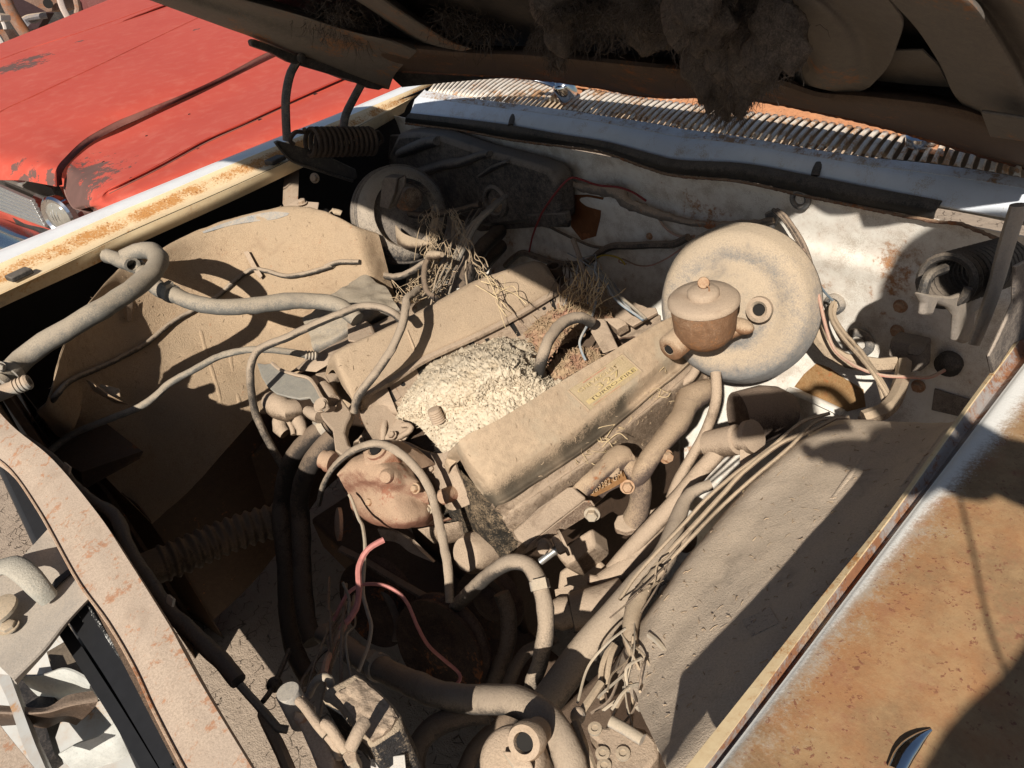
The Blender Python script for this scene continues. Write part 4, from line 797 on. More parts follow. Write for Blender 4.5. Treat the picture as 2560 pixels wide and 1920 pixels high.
def cover_near():
    m_, t, b = newmat('cover_dust_over_grime'); co = world_pos(t); uv = N(t, 'UVMap'); s = N(t, 'SeparateXYZ'); t.links.new(uv.outputs[0], s.inputs[0])
    big = noise_n(t, co, 12, 5); mid = noise_n(t, co, 70, 5, .7); fine = noise_n(t, co, 420, 3, .7)
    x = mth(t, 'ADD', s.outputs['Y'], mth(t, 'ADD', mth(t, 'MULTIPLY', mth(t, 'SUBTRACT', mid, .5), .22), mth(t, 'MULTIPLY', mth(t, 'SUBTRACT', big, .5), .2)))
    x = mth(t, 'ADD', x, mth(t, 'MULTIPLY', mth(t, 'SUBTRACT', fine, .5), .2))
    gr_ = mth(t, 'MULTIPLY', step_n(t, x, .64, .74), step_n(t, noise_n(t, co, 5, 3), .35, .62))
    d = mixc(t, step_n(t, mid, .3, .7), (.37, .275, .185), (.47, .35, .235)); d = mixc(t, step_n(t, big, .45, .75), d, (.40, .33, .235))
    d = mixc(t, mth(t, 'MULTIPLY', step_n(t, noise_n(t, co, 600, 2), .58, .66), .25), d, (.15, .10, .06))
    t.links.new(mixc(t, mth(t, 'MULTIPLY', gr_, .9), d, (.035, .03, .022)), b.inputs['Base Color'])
    b.inputs['Roughness'].default_value = .9; b.inputs['Specular IOR Level'].default_value = .2
    bump(t, b, mth(t, 'ADD', mth(t, 'MULTIPLY', fine, .6), mid), .55, .003); return m_
v2 = vc.build('valve_cover', cover_near(), eng, angle=60, label='near valve cover with a worn yellow lettered decal')
# decal pad
PAD = [(1380 + a / 7.373, 850 + b_ / 7.373) for a, b_ in ((290, 930), (1290, 262), (1650, 590), (680, 1305))]
def padpt(u_, v_, off):
    a, b_, c, d = (np.array(q) for q in PAD)
    q = (a * (1 - u_) + b_ * u_) * (1 - v_) + (d * (1 - u_) + c * u_) * v_
    return unproj(q[0], q[1], ('on', 'vcr', off, 1.2))
m = MB(); m.sheet([[padpt(u_, v_, .0018) for u_ in np.linspace(0, 1, 12)] for v_ in np.linspace(0, 1, 8)], 30, 20, .003); m.build('decal_pad', dusty('dusty_decal', (.40, .31, .17), dust=(.47, .36, .225), cover=.55, up=.2, bs=.4), v2)
m = MB()
for v_ in (0.015, .985):
    pass
for u_ in (0.0, 1.0): m.tube([padpt(u_, v_, .0014) for v_ in np.linspace(0, 1, 8)], .0016, n=6)
m.build('pad_rim', MAT['dust_cover'], v2)
YEL = dusty('worn_yellow_print', (.60, .46, .19), dust=(.48, .37, .23), cover=.42, up=.1, bs=.1); DKP = dusty('worn_dark_print', (.16, .12, .07), dust=(.42, .32, .2), cover=.12, up=.1, bs=.1); REDP = dusty('worn_red_print', (.5, .14, .09), dust=(.47, .34, .22), cover=.4, up=.1, bs=.1)
def textmesh(txt):
    c = bpy.data.curves.new('print', 'FONT'); c.body = txt; c.resolution_u = 2; o = bpy.data.objects.new('print', c); S.collection.objects.link(o)
    bpy.context.view_layer.update(); me = o.evaluated_get(bpy.context.evaluated_depsgraph_get()).to_mesh()
    V = np.array([v.co[:] for v in me.vertices]); Fc = [tuple(p.vertices) for p in me.polygons]; o.to_mesh_clear(); bpy.data.objects.remove(o); bpy.data.curves.remove(c)
    lo, hi = V.min(0), V.max(0); return (V - lo) / np.maximum(hi - lo, 1e-6), Fc
def printpad(txt, u0, u1, v0, v1_, mat, off, nm):
    V, Fc = textmesh(txt); mm = MB(); mm.add([padpt(u0 + (u1 - u0) * p[0], v1_ + (v0 - v1_) * p[1], off) for p in V], Fc); o = mm.build(nm, mat, v2)
    d = o.modifiers.new('ink', 'SOLIDIFY'); d.thickness = .0002; d.offset = 1
def bandpad(u0, u1, v0, v1_, mat, off, nm):
    mm = MB(); mm.sheet([[padpt(u_, v_, off) for u_ in np.linspace(u0, u1, 14)] for v_ in (v0, v1_)], 20, 3, .0004); mm.build(nm, mat, v2)
bandpad(.06, .97, .66, .84, YEL, .0032, 'print_band'); printpad('TURBO-FIRE', .12, .94, .69, .81, DKP, .0038, 'lettering')
printpad('CHEVROLET', .08, .80, .17, .30, YEL, .0034, 'lettering'); printpad('327', .33, .76, .38, .60, YEL, .0034, 'lettering')
bandpad(.24, .66, .045, .075, REDP, .0032, 'red_line'); bandpad(.1, .6, .93, .95, REDP, .0032, 'red_line')
# --- far cylinder head: intake face with ports
hf0 = L('c11', [(120, 905, -.214), (160, 862, -.2135), (340, 760, -.215), (520, 660, -.217), (700, 585, -.219), (880, 498, -.221), (1130, 365, -.224), (1390, 222, -.23), (1470, 200, -.236)])
hf1 = L('c11', [(125, 960, -.232), (220, 900, -.236), (400, 800, -.238), (560, 720, -.24), (740, 640, -.242), (930, 560, -.244), (1180, 430, -.247), (1430, 280, -.25), (1520, 250, -.255)])
hf2 = L('c11', [(150, 1070, -.252), (300, 1000, -.258), (450, 900, -.258), (590, 780, -.262), (780, 700, -.265), (960, 620, -.267), (1240, 500, -.27), (1480, 350, -.272), (1560, 320, -.276)])
m = MB(); m.sheet([hf0, hf1, hf2, add(hf2, (.03, 0, -.05))], 60, 24, .003, rough=.0012, rs=50); bvh('hdl', m); hd = m.build('cylinder_head', MAT['dust_iron'], eng, label='far cylinder head with its open ports')
PORT = plain('port_black', (.012, .010, .008), .9, 0, .3, 0)
ports = [[(262, 858), (318, 842), (362, 932), (318, 948)], [(492, 722), (548, 688), (540, 752), (505, 762)], [(588, 664), (640, 640), (650, 655), (600, 680)], [(1066, 408), (1098, 398), (1160, 505), (1138, 512)], [(1340, 275), (1366, 262), (1392, 345), (1376, 352)], [(826, 560), (858, 543), (862, 562), (834, 576)]]
lits = [[(312, 845), (350, 842), (392, 905), (356, 936)], None, None, [(1098, 398), (1120, 392), (1222, 486), (1160, 505)], [(1366, 262), (1402, 240), (1478, 325), (1392, 345)], None]
for q, l_ in zip(ports, lits):
    pp = [unproj(850 + a / 2.572, 640 + b_ / 2.572, ('on', 'hdl', .0012, 1.5)) for a, b_ in q]; mm = MB(); mm.slab(pp, (0, 0, -.006)); po = mm.build('port', PORT, hd)
    if l_:
        pp = [unproj(850 + a / 2.572, 640 + b_ / 2.572, ('on', 'hdl', .0005 if k in (0, 3) else .0016, 1.5)) for k, (a, b_) in enumerate(l_)]; mm = MB(); mm.slab(pp, (0, 0, -.005)); mm.build('port_wall', MAT['dust_iron'], hd)
m = MB()
for a, b_ in ((230, 910), (405, 826), (1310, 335), (945, 535)): m.lathe([(.0045, -.004), (.0045, .0006)], unproj(850 + a / 2.572, 640 + b_ / 2.572, ('on', 'hdl', .0004, 1.5)), (.6, 0, .8), 10)
m.build('bolt_hole', PORT, hd)
# head ends and the block's front rail
ends = MB()
ends.sheet([L('eA', [(1070, 655, -.225), (1110, 545, -.222), (1220, 425, -.222), (1310, 372, -.224)]), L('eA', [(1085, 730, -.25), (1180, 690, -.25), (1320, 640, -.252), (1440, 690, -.258)]), L('eA', [(1120, 890, -.29), (1220, 825, -.285), (1310, 760, -.28), (1440, 745, -.275)])], 20, 20, .004, rough=.001, rs=60)
ends.sheet([L('eA', [(1120, 890, -.29), (1230, 820, -.285), (1310, 765, -.28), (1440, 760, -.276), (1620, 850, -.275)]), L('eA', [(1060, 950, -.30), (1200, 900, -.292), (1310, 890, -.283), (1430, 900, -.285), (1560, 930, -.285)]), L('eA', [(1000, 1020, -.31), (1150, 980, -.302), (1290, 1000, -.298), (1460, 990, -.298), (1520, 1010, -.30)]), L('eA', [(1000, 1120, -.36), (1150, 1080, -.35), (1290, 1100, -.35), (1460, 1090, -.35), (1520, 1110, -.35)])], 30, 30, .004, rough=.0012, rs=60)
ends.tube(L('eA', [(1330, 770, -.272), (1310, 860, -.276), (1300, 960, -.290), (1290, 1010, -.298)]), .006, n=8, wob=.2)
ends.tube(L('eA', [(1450, 960, -.292), (1500, 940, -.285), (1560, 900, -.277), (1590, 860, -.273), (1560, 830, -.272), (1500, 830, -.274)]), .006, n=8, wob=.2)
ends.sheet([L('eA', [(1400, 1080, -.335), (1560, 1120, -.33), (1760, 1250, -.325), (1920, 1420, -.32)]), L('eA', [(1420, 1250, -.335), (1560, 1300, -.335), (1730, 1420, -.335), (1880, 1570, -.33)]), L('eA', [(1450, 1450, -.34), (1560, 1480, -.34), (1720, 1600, -.345), (1880, 1740, -.345)])], 20, 20, .004, rough=.001, rs=60)
rs_ = [L('eA', [(1460, 980, -.292), (1560, 1010, -.285), (1720, 1090, -.275), (1880, 1120, -.26), (2010, 1080, -.25)]), L('eA', [(1470, 1040, -.298), (1600, 1110, -.292), (1760, 1220, -.286), (1900, 1300, -.276), (2060, 1280, -.262)]),
      L('eA', [(1480, 1100, -.315), (1640, 1240, -.31), (1800, 1400, -.305), (1950, 1520, -.30), (2140, 1480, -.284)]), L('eA', [(1500, 1180, -.34), (1680, 1380, -.335), (1850, 1560, -.335), (1990, 1700, -.33), (2200, 1640, -.305)])]
ends.sheet(rs_, 34, 34, .004, rough=.0012, rs=50); ends.build('block_front', MAT['dust'], eng, angle=60)
m = MB(); m.sheet([L('P', [(1085, 1180, -.30), (1120, 1160, -.275), (1165, 1200, -.268), (1215, 1255, -.277), (1265, 1250, -.275)]), L('P', [(1100, 1260, -.345), (1140, 1250, -.325), (1185, 1275, -.31), (1230, 1300, -.31), (1275, 1290, -.305)]), L('P', [(1130, 1330, -.385), (1170, 1330, -.37), (1215, 1345, -.355), (1255, 1345, -.35), (1295, 1325, -.34)]), L('P', [(1180, 1390, -.42), (1220, 1390, -.41), (1262, 1395, -.395), (1290, 1375, -.385), (1320, 1350, -.37)])], 30, 30, .006, rough=.0016, rs=60); m.build('cylinder_head', GRIME, eng, angle=60, label='greasy front face of the near cylinder head')
# near head outer side: grass-littered ledge under the cover
lg0 = add(bs1, (-.002, 0, -.010))
lg1 = L('P', [(1262, 1310, -.32), (1290, 1290, -.305), (1330, 1262, -.298), (1420, 1200, -.298), (1495, 1150, -.298), (1560, 1085, -.30), (1650, 1010, -.302), (1715, 955, -.304), (1750, 910, -.306), (1765, 905, -.31), (1770, 915, -.315)])
m = MB(); m.sheet([lg0, [a * .5 + b_ * .5 + np.array([0, 0, -.004]) for a, b_ in zip(lg0, lg1)], lg1, add(lg1, (-.01, 0, -.10))], 70, 20, .003, rough=.002, rs=60); bvh('ledge', m); m.build('head_ledge', MAT['dust'], eng)
# --- exhaust manifold, near side
mani = thing('exhaust_manifold', 'x', 'x', unproj(1600, 1180, -.35)); mani.parent = eng; del mani['category']; mani.location = Vector(WL['exhaust_manifold'] - WL['engine'])
MANI = dusty('manifold_iron', (.13, .095, .08), dust=(.44, .32, .21), cover=.42, up=.75, rust=.24, bs=.9, stain=.6)
def lumpy(mm, amp, sc, i0=0):
    for i in range(i0, len(mm.v)):
        p_ = np.array(mm.v[i]); mm.v[i] = tuple(p_ + np.array([nz(p_, sc, 1.), nz(p_, sc, 4.), nz(p_, sc, 7.)]) * amp + np.array([nz(p_, sc * 3, 2.), nz(p_, sc * 3, 5.), nz(p_, sc * 3, 8.)]) * amp * .4)
m = MB(); rw = [[(790, 640), (930, 735), (935, 760)], [(870, 555), (1010, 640), (1050, 690)], [(1020, 420), (1120, 520), (1150, 600)], [(1190, 232), (1270, 380), (1310, 520)], [(1330, 232), (1370, 340), (1400, 480)], [(1420, 330), (1420, 400), (1440, 500)]]
zf = [(-.300, -.315, -.345), (-.290, -.303, -.335), (-.284, -.292, -.325), (-.280, -.286, -.322), (-.284, -.29, -.325), (-.296, -.305, -.335)]
rows3 = [L('eB', [(rw[i][j][0], rw[i][j][1], zf[i][j]) for i in range(6)]) for j in range(3)]
rows3 = [[q + np.array([-.012, .006, -.03]) for q in rows3[0]]] + rows3 + [[q + np.array([-.006, .004, -.028]) for q in rows3[2]]]
m.sheet(rows3, 40, 34, .006, rough=.0016, rs=45); m.build('runner', MANI, mani, angle=55)
m = MB(); m.tube(L('eB', [(1300, 380, -.305), (1390, 420, -.312), (1455, 520, -.335), (1485, 690, -.37), (1470, 850, -.405), (1420, 960, -.43)]), [.018, .022, .0235, .0215, .0225, .027], n=16, wob=.16, flat=.85); lumpy(m, .0022, 40); m.build('downpipe', MANI, mani, angle=60)
m = MB(); m.tube(L('eB', [(1440, 560, -.335), (1530, 430, -.305), (1640, 260, -.29), (1780, 90, -.285), (1900, -60, -.283)]) + L('c21', [(60, 920, -.283), (160, 870, -.285), (190, 850, -.30)]), [.018, .023, .020, .0225, .0235, .029, .028, .016], n=16, wob=.2, flat=.8); lumpy(m, .003, 34); m.build('rear_runner', MANI, mani, angle=60)
for a_, b_, z_ in ((1190, 480, -.30),):
    m = MB(); m.lathe([(.013, -.012), (.012, .004), (.008, .006)], L('eB', [(a_, b_, z_)])[0], (.4, -.3, .8), 14); m.build('boss', MANI, mani)
m = MB(); m.slab(L('eB', [(1205, 1010, -.44), (1240, 935, -.436), (1400, 890, -.43), (1600, 870, -.43), (1670, 830, -.43), (1700, 880, -.432), (1640, 970, -.438), (1500, 1050, -.443), (1330, 1100, -.446), (1220, 1070, -.445)]), (0, 0, -.014)); m.build('outlet_flange', MAT['dust_iron'], mani, bevel=.003)
m = MB(); m.slab(L('eB', [(935, 715, -.325), (1090, 560, -.30), (1290, 470, -.30), (1330, 560, -.32), (1160, 650, -.325), (1000, 735, -.335)]), (0, .004, -.006)); m.build('casting_web', dusty('orange_rust_web', (.36, .19, .08), dust=(.42, .28, .16), cover=.25, rust=.4, bs=.6), mani, bevel=.003)
V_, F_ = textmesh('389382 GM'); mm = MB(); a_ = L('eB', [(985, 722, -.3225)])[0]; b_ = L('eB', [(1290, 548, -.3055)])[0]; upv = unit(L('eB', [(1000, 640, -.315)])[0] - L('eB', [(1010, 730, -.33)])[0])
tocam = unit(CAM - a_); mm.add([a_ + (b_ - a_) * p[0] + upv * .011 * p[1] + tocam * .006 for p in V_], F_); o = mm.build('casting_number', dusty('rusty_casting_number', (.45, .27, .12), cover=.3), mani); d_ = o.modifiers.new('relief', 'SOLIDIFY'); d_.thickness = .0015
for a_, b_, z_, d_ in ((1345, 640, -.335, (.6, -.6, .5)), (1735, 330, -.30, (.9, -.2, .3))):
    m = MB(); m.hexbolt(L('eB', [(a_, b_, z_)])[0], d_, .009, .013); m.build('bolt', MAT['rust_bolt'], mani)
# --- bracket plate at the front of the near head
m = MB(); m.slab(L('eB', [(165, 1085, -.315), (430, 870, -.305), (720, 640, -.302), (790, 630, -.302), (925, 750, -.308), (620, 980, -.316), (310, 1235, -.325), (220, 1180, -.322)]), (-.004, .004, -.018)); bk = m.build('accessory_bracket', MAT['dust'], eng, bevel=.004)
m = MB(); m.slab(L('eB', [(285, 1330, -.345), (330, 1240, -.325), (900, 790, -.303), (975, 790, -.303), (1015, 850, -.312), (960, 930, -.325), (650, 1115, -.34), (330, 1310, -.348)]), (-.003, .004, -.002)); m.build('bracket_ear', MAT['dust_iron'], bk, bevel=.002)
m = MB(); m.hexbolt(L('eB', [(985, 915, -.318)])[0], (.6, -.75, .2), .0095, .013); m.build('bolt', MAT['zinc_bolt'], bk)
m = MB(); m.hexbolt(L('eB', [(500, 1235, -.338)])[0], (.5, -.8, .2), .0095, .016); m.build('nut', MAT['dust'], bk); m = MB(); m.hexbolt(L('eB', [(700, 1210, -.338)])[0], (-.35, -.8, -.1), .016, .016); m.build('nut', MAT['dust'], bk)
m = MB(); a_, b_ = L('eB', [(700, 1225, -.34)])[0], L('eB', [(455, 1410, -.365)])[0]
m.tube([a_, b_], .0058, n=12, raw=True)
for k in range(12): m.lathe([(.0068, 0), (.0068, .0011)], a_ + (b_ - a_) * (.08 + .03 * k), b_ - a_, 12)
m.build('stud', MAT['alu'], bk)
# lower lumps on the near side: engine mount, steering box
m = MB(); m.slab(L('eB', [(590, 1330, -.40), (760, 1210, -.39), (985, 1050, -.385), (1015, 1240, -.40), (860, 1380, -.42), (720, 1490, -.43)]), (0, .03, -.05)); m.slab(L('eB', [(640, 1500, -.47), (955, 1290, -.45), (1180, 1500, -.46), (1120, 1700, -.48), (620, 1700, -.49)]), (0, .02, -.05)); m.build('engine_mount', MAT['dust'], eng, bevel=.006)
# --- water pump
wp = thing('water_pump', 'x', 'x', unproj(985, 1230, -.3)); wp.parent = eng; del wp['category']; wp.location = Vector(WL['water_pump'] - WL['engine'])
w0 = L('eA', [(850, 1325, -.235), (950, 1210, -.222), (1060, 1130, -.212), (1240, 1060, -.208), (1400, 1140, -.214), (1510, 1210, -.225), (1620, 1310, -.245)])
w1 = L('eA', [(862, 1370, -.242), (985, 1290, -.218), (1110, 1260, -.206), (1250, 1230, -.200), (1370, 1280, -.206), (1520, 1310, -.224), (1680, 1430, -.25)])
w2 = L('eA', [(900, 1440, -.258), (1030, 1400, -.236), (1140, 1390, -.222), (1270, 1390, -.216), (1400, 1410, -.222), (1560, 1440, -.240), (1750, 1540, -.27)])
w3 = L('eA', [(950, 1540, -.285), (1060, 1500, -.262), (1170, 1500, -.248), (1290, 1520, -.244), (1430, 1540, -.25), (1600, 1570, -.268), (1780, 1640, -.295)])
w4 = L('c12', [(70, -20, -.315), (170, 30, -.30), (270, 60, -.288), (370, 70, -.284), (460, 60, -.288), (560, 20, -.30), (640, -40, -.325)])
w5 = L('c12', [(130, 40, -.345), (220, 70, -.335), (310, 90, -.328), (390, 106, -.325), (480, 100, -.33), (560, 85, -.34), (620, 40, -.355)])
wb = add(w0, (-.02, .05, -.03))
m = MB(); m.sheet([wb, w0, w1, w2, w3, w4, w5, add(w5, (0, .05, -.02))], 50, 56, .003, rough=.0028, rs=34); m.build('housing', MAT['pump'], wp, angle=70)
bc = L('eA', [(1245, 1105, -.196)])[0]; ax_ = unit((.05, -.25, 1))
m = MB(); m.lathe([(.030, -.035), (.030, -.004), (.027, .001), (.017, .002), (.016, .006), (.011, .0065), (.010, -.008)], bc, ax_, 6); m.build('outlet_boss', dusty('rust_red_boss', (.30, .115, .06), dust=(.44, .30, .20), cover=.30, up=.9, rust=.25, bs=.5), wp, bevel=.002)
m = MB(); m.lathe([(.0098, 0), (.0098, .0072)], bc + ax_ * .002, ax_, 18); m.build('boss_hole', PORT, wp)
for a_, b_, z_ in ((1180, 1620, -.27), (1640, 1480, -.245)):
    m = MB(); m.hexbolt(L('eA', [(a_, b_, z_)])[0], (.2, -.7, .6), .0065, .009); m.build('bolt', MAT['rust_bolt'], wp)
for a_, b_, z_ in ((1180, 760, -.262), (1100, 1000, -.296), (1400, 940, -.282), (1640, 1110, -.285), (1800, 1290, -.288), (1960, 1230, -.262)):
    m = MB(); m.hexbolt(L('eA', [(a_, b_, z_)])[0], (.1, -.4, .9), .0065, .008); m.build('bolt', MAT['dust_iron'], eng)
m = MB(); m.lathe([(.018, 0), (.018, .005), (.013, .0065), (.0105, .004), (.010, -.01)], bc + ax_ * .002, ax_, 20); m.build('boss_ring', MAT['pump'], wp)
m = MB(); m.lathe([(.017, 0), (.019, .004), (.019, .010), (.016, .012), (.016, .022), (.010, .023), (.009, .012)], L('eA', [(790, 1215, -.245)])[0], (-.85, -.35, .15), 22); m.build('spigot', MAT['pump'], wp); m = MB(); m.lathe([(.012, 0), (.012, .02), (.009, .026)], L('eA', [(1385, 1320, -.222)])[0], (.5, -.6, .4), 16); m.build('spigot', MAT['pump'], wp); m = MB(); m.lathe([(.013, -.02), (.013, .004), (.010, .007)], L('eA', [(1930, 1560, -.29)])[0], (.2, -.8, .4), 16)
m.build('spigot', MAT['pump'], wp)
m = MB(); m.lathe([(.028, 0), (.028, .006), (.020, .008), (.006, .009)], unproj(852, 1310, -.33), (-.35, -.8, .35), 26); m.build('blanking_disc', MAT['pump'], wp)
m = MB(); m.hexbolt(L('eA', [(1770, 1690, -.30)])[0], (.3, -.8, .4), .006, .008); m.build('bolt', MAT['zinc_bolt'], wp); m = MB(); m.hexbolt(unproj(1065, 1275, -.30), (.3, -.8, .4), .006, .008); m.build('bolt', MAT['zinc_bolt'], wp)
# --- grey bracket and forked arm on the far side
acc = thing('far_bracket', 'x', 'x', unproj(760, 1000, -.3)); acc.name = 'accessory_arm'; WL[acc.name] = WL['far_bracket']; acc.parent = eng; del acc['category']; acc.location = Vector(WL[acc.name] - WL['engine'])
zz = -.20
m = MB(); m.slab(Lz('eA', [(5, 190), (90, 205), (165, 195), (250, 262), (400, 315), (540, 352), (610, 430), (660, 520), (722, 620), (735, 662), (700, 686), (640, 655), (570, 590), (545, 545), (440, 560), (330, 540), (200, 505), (110, 430), (50, 330)], zz), (0, .002, -.006)); m.build('plate', dusty('grey_speckled_plate', (.27, .26, .23), dust=(.36, .32, .25), cover=.35, up=.1, bs=.5), acc, bevel=.002)
m = MB(); m.tube(Lz('eA', [(165, 195), (250, 262), (400, 315), (540, 352), (610, 430), (660, 520), (722, 620), (735, 662), (700, 686)], zz + .003), .0035, n=6)
for k in range(3): m.lathe([(.014 - .003 * k, 0), (.014 - .003 * k, .003)], L('eA', [(672, 628, zz + .003 * k)])[0], (.3, -.4, .8), 20)
m.build('plate_rim', MAT['dust'], acc)
zz = -.225
m = MB(); m.slab(Lz('eA', [(600, 300), (700, 280), (862, 300), (792, 370), (812, 470), (900, 590), (972, 690), (962, 742), (922, 820), (906, 900), (945, 1030), (992, 1062), (900, 1150), (805, 1085), (790, 960), (778, 880), (680, 770), (640, 690), (740, 692), (800, 682), (820, 620), (790, 480), (670, 440)], zz), (0, .003, -.016)); m.build('forked_arm', MAT['dust'], acc, bevel=.003)
m = MB(); m.tube(Lz('eA', [(690, 440), (740, 500), (790, 580)], zz + .008), [.013, .014, .012], n=12); m.tube(Lz('eA', [(520, 680), (600, 720), (660, 745)], zz - .005), [.009, .013, .013], n=12); m.build('arm_boss', MAT['dust'], acc)
m = MB(); m.tube(L('eA', [(160, 590, -.24), (230, 640, -.235), (330, 690, -.235), (400, 650, -.24)]), [.020, .025, .023, .018], n=14, wob=.1); m.tube(L('eA', [(250, 720, -.26), (240, 850, -.275), (300, 920, -.285)]), [.012, .016, .012], n=10); m.tube(L('eA', [(380, 690, -.25), (430, 780, -.262), (470, 870, -.272), (460, 940, -.28)]), [.010, .013, .012, .008], n=10); m.tube(L('eA', [(330, 780, -.262), (370, 860, -.272), (385, 930, -.28)]), .005, n=8); m.build('lug', MAT['dust'], acc, angle=70)
# far side exhaust manifold top, heat shield and tab
m = MB(); m.sheet([L('P', [(720, 935, -.26), (800, 880, -.25), (870, 838, -.245), (960, 795, -.245), (1060, 745, -.248)]), L('P', [(735, 925, -.235), (790, 890, -.225), (850, 855, -.215), (935, 815, -.212), (1030, 768, -.215)]), L('P', [(790, 930, -.24), (830, 905, -.225), (870, 875, -.215), (950, 840, -.212), (1040, 790, -.215)])], 30, 14, .004, rough=.002, rs=40); m.build('manifold_top', MAT['dust'], eng)
m = MB(); m.sheet([L('P', [(757, 800, -.20), (812, 748, -.19), (850, 724, -.188), (905, 688, -.19), (965, 716, -.20)]), L('P', [(772, 835, -.205), (828, 795, -.192), (870, 768, -.190), (930, 742, -.192), (985, 752, -.205)]), L('P', [(782, 868, -.22), (838, 838, -.205), (890, 812, -.202), (945, 785, -.205), (1000, 775, -.22)]), L('P', [(790, 890, -.25), (850, 870, -.24), (900, 840, -.24), (955, 805, -.24), (1010, 785, -.25)])], 40, 30, .002, rough=.008, rs=22); m.build('heat_shield', dusty('grey_crumpled_shield', (.22, .21, .19), dust=(.40, .33, .24), cover=.4, up=.35, bs=.8), eng, angle=70)
m = MB(); m.slab(Lz('c11', [(42, 402), (92, 384), (150, 405), (196, 436), (216, 490), (200, 530), (130, 556), (48, 545)], -.17), (0, .006, -.010)); m.build('tab', MAT['dust_iron'], eng, bevel=.003)
# --- valley rail at the back, pipe and tab there, block below, pulleys
m = MB(); m.sheet([L('c11', [(1390, 215, -.24), (1480, 190, -.25), (1620, 230, -.26), (1760, 260, -.265), (1900, 300, -.27), (2060, 380, -.26)]), L('c11', [(1480, 320, -.27), (1560, 320, -.275), (1700, 370, -.285), (1820, 400, -.285), (1950, 440, -.28), (2060, 470, -.26)]), L('c11', [(1460, 480, -.30), (1580, 470, -.30), (1700, 520, -.30), (1800, 520, -.295), (1900, 520, -.285), (1960, 540, -.27)])], 30, 20, .004, rough=.006, rs=45); m.build('valley_rail', MAT['dust_iron'], eng)
m = MB(); m.tube(L('P', [(1384, 664, -.20), (1396, 720, -.26), (1405, 760, -.31)]), .017, n=16, hollow=True); m.build('distributor_socket', MAT['frame_dark'], eng)
m = MB(); m.slab(L('c11', [(1600, 470, -.235), (1650, 400, -.23), (1700, 405, -.232), (1785, 590, -.25), (1690, 625, -.252)]), (0, .003, -.003)); m.slab(L('c11', [(1690, 400, -.25), (1790, 395, -.25), (1850, 430, -.255), (1780, 470, -.26)]), (0, .004, -.02)); m.slab(L('c11', [(1830, 420, -.25), (1980, 330, -.245), (2030, 330, -.245), (2040, 360, -.247), (1880, 450, -.255)]), (0, .003, -.008)); m.build('throttle_tab', MAT['dust'], eng, bevel=.002)
m = MB(); m.box((-.985, .69, -.50), (.185, 0, 0), (0, .235, 0), (0, 0, .17)); m.box((-.985, .69, -.72), (.12, 0, 0), (0, .22, 0), (0, 0, .06)); m.box((-.985, .70, -.325), (.10, 0, 0), (0, .235, 0), (0, 0, .02)); m.build('block', MAT['frame_dark'], eng, bevel=.01)
PUL = dusty('dark_rust_pulley', (.035, .02, .015), dust=(.13, .085, .06), cover=.2, up=.5, rust=.4)
def pulley(px, py, z, r, ax):
    mm = MB(); mm.lathe([(.012, .02), (.02, .02), (r * .55, .012), (r * .8, .016), (r, .02), (r, .014), (r * .9, .006), (r, -.004), (r, -.010), (r * .5, -.010)], unproj(px, py, z), ax, 44); mm.build('pulley', PUL, eng)
pulley(1112, 1612, -.46, .085, (.25, -.85, .35)); pulley(950, 1500, -.47, .078, (.25, -.85, .35)); pulley(1230, 1500, -.47, .06, (.2, -.9, .3))
m = MB(); m.tube(L('c12', [(0, 235, -.38), (150, 310, -.39), (330, 420, -.40), (520, 530, -.41), (700, 620, -.43), (830, 770, -.45), (900, 930, -.47)]), .007, n=8, flat=.6); m.tube(L('c12', [(150, 370, -.43), (290, 520, -.44), (370, 700, -.46), (360, 830, -.47)]), .007, n=8, flat=.6); m.build('fan_belt', MAT['hose_dark'], eng)
m = MB(); m.sheet([L('c12', [(240, 110, -.35), (330, 120, -.35), (420, 160, -.355), (480, 215, -.36)]), L('c12', [(270, 180, -.37), (370, 200, -.37), (450, 260, -.375), (600, 325, -.38)])], 14, 6, .006); m.slab(L('c12', [(500, 110, -.36), (760, 60, -.35), (780, 160, -.38), (600, 200, -.39)]), (0, .02, -.02)); m.lathe([(.0, -.03), (.034, -.03), (.034, .01), (.028, .02), (.01, .022)], L('c12', [(860, 260, -.385)])[0], (.1, -.8, .5), 26); m.build('timing_cover', MAT['dust'], eng, angle=50)
# --- filler cap stub poking out of the nest (the threaded spring-like stub)
a_ = L('c11', [(635, 1065, -.24)])[0]; ax_ = unit(L('c11', [(600, 985, -.215)])[0] - a_); m = MB(); prof = [(.0, -.004)]
for k in range(6): prof += [(.0125, k * .0042), (.0108, k * .0042 + .0026)]
prof += [(.0105, .026), (.006, .027)]; m.lathe(prof, a_, ax_, 22); m.build('threaded_stub', dusty('tan_thread', (.36, .25, .14), cover=.5, bs=.3), eng)

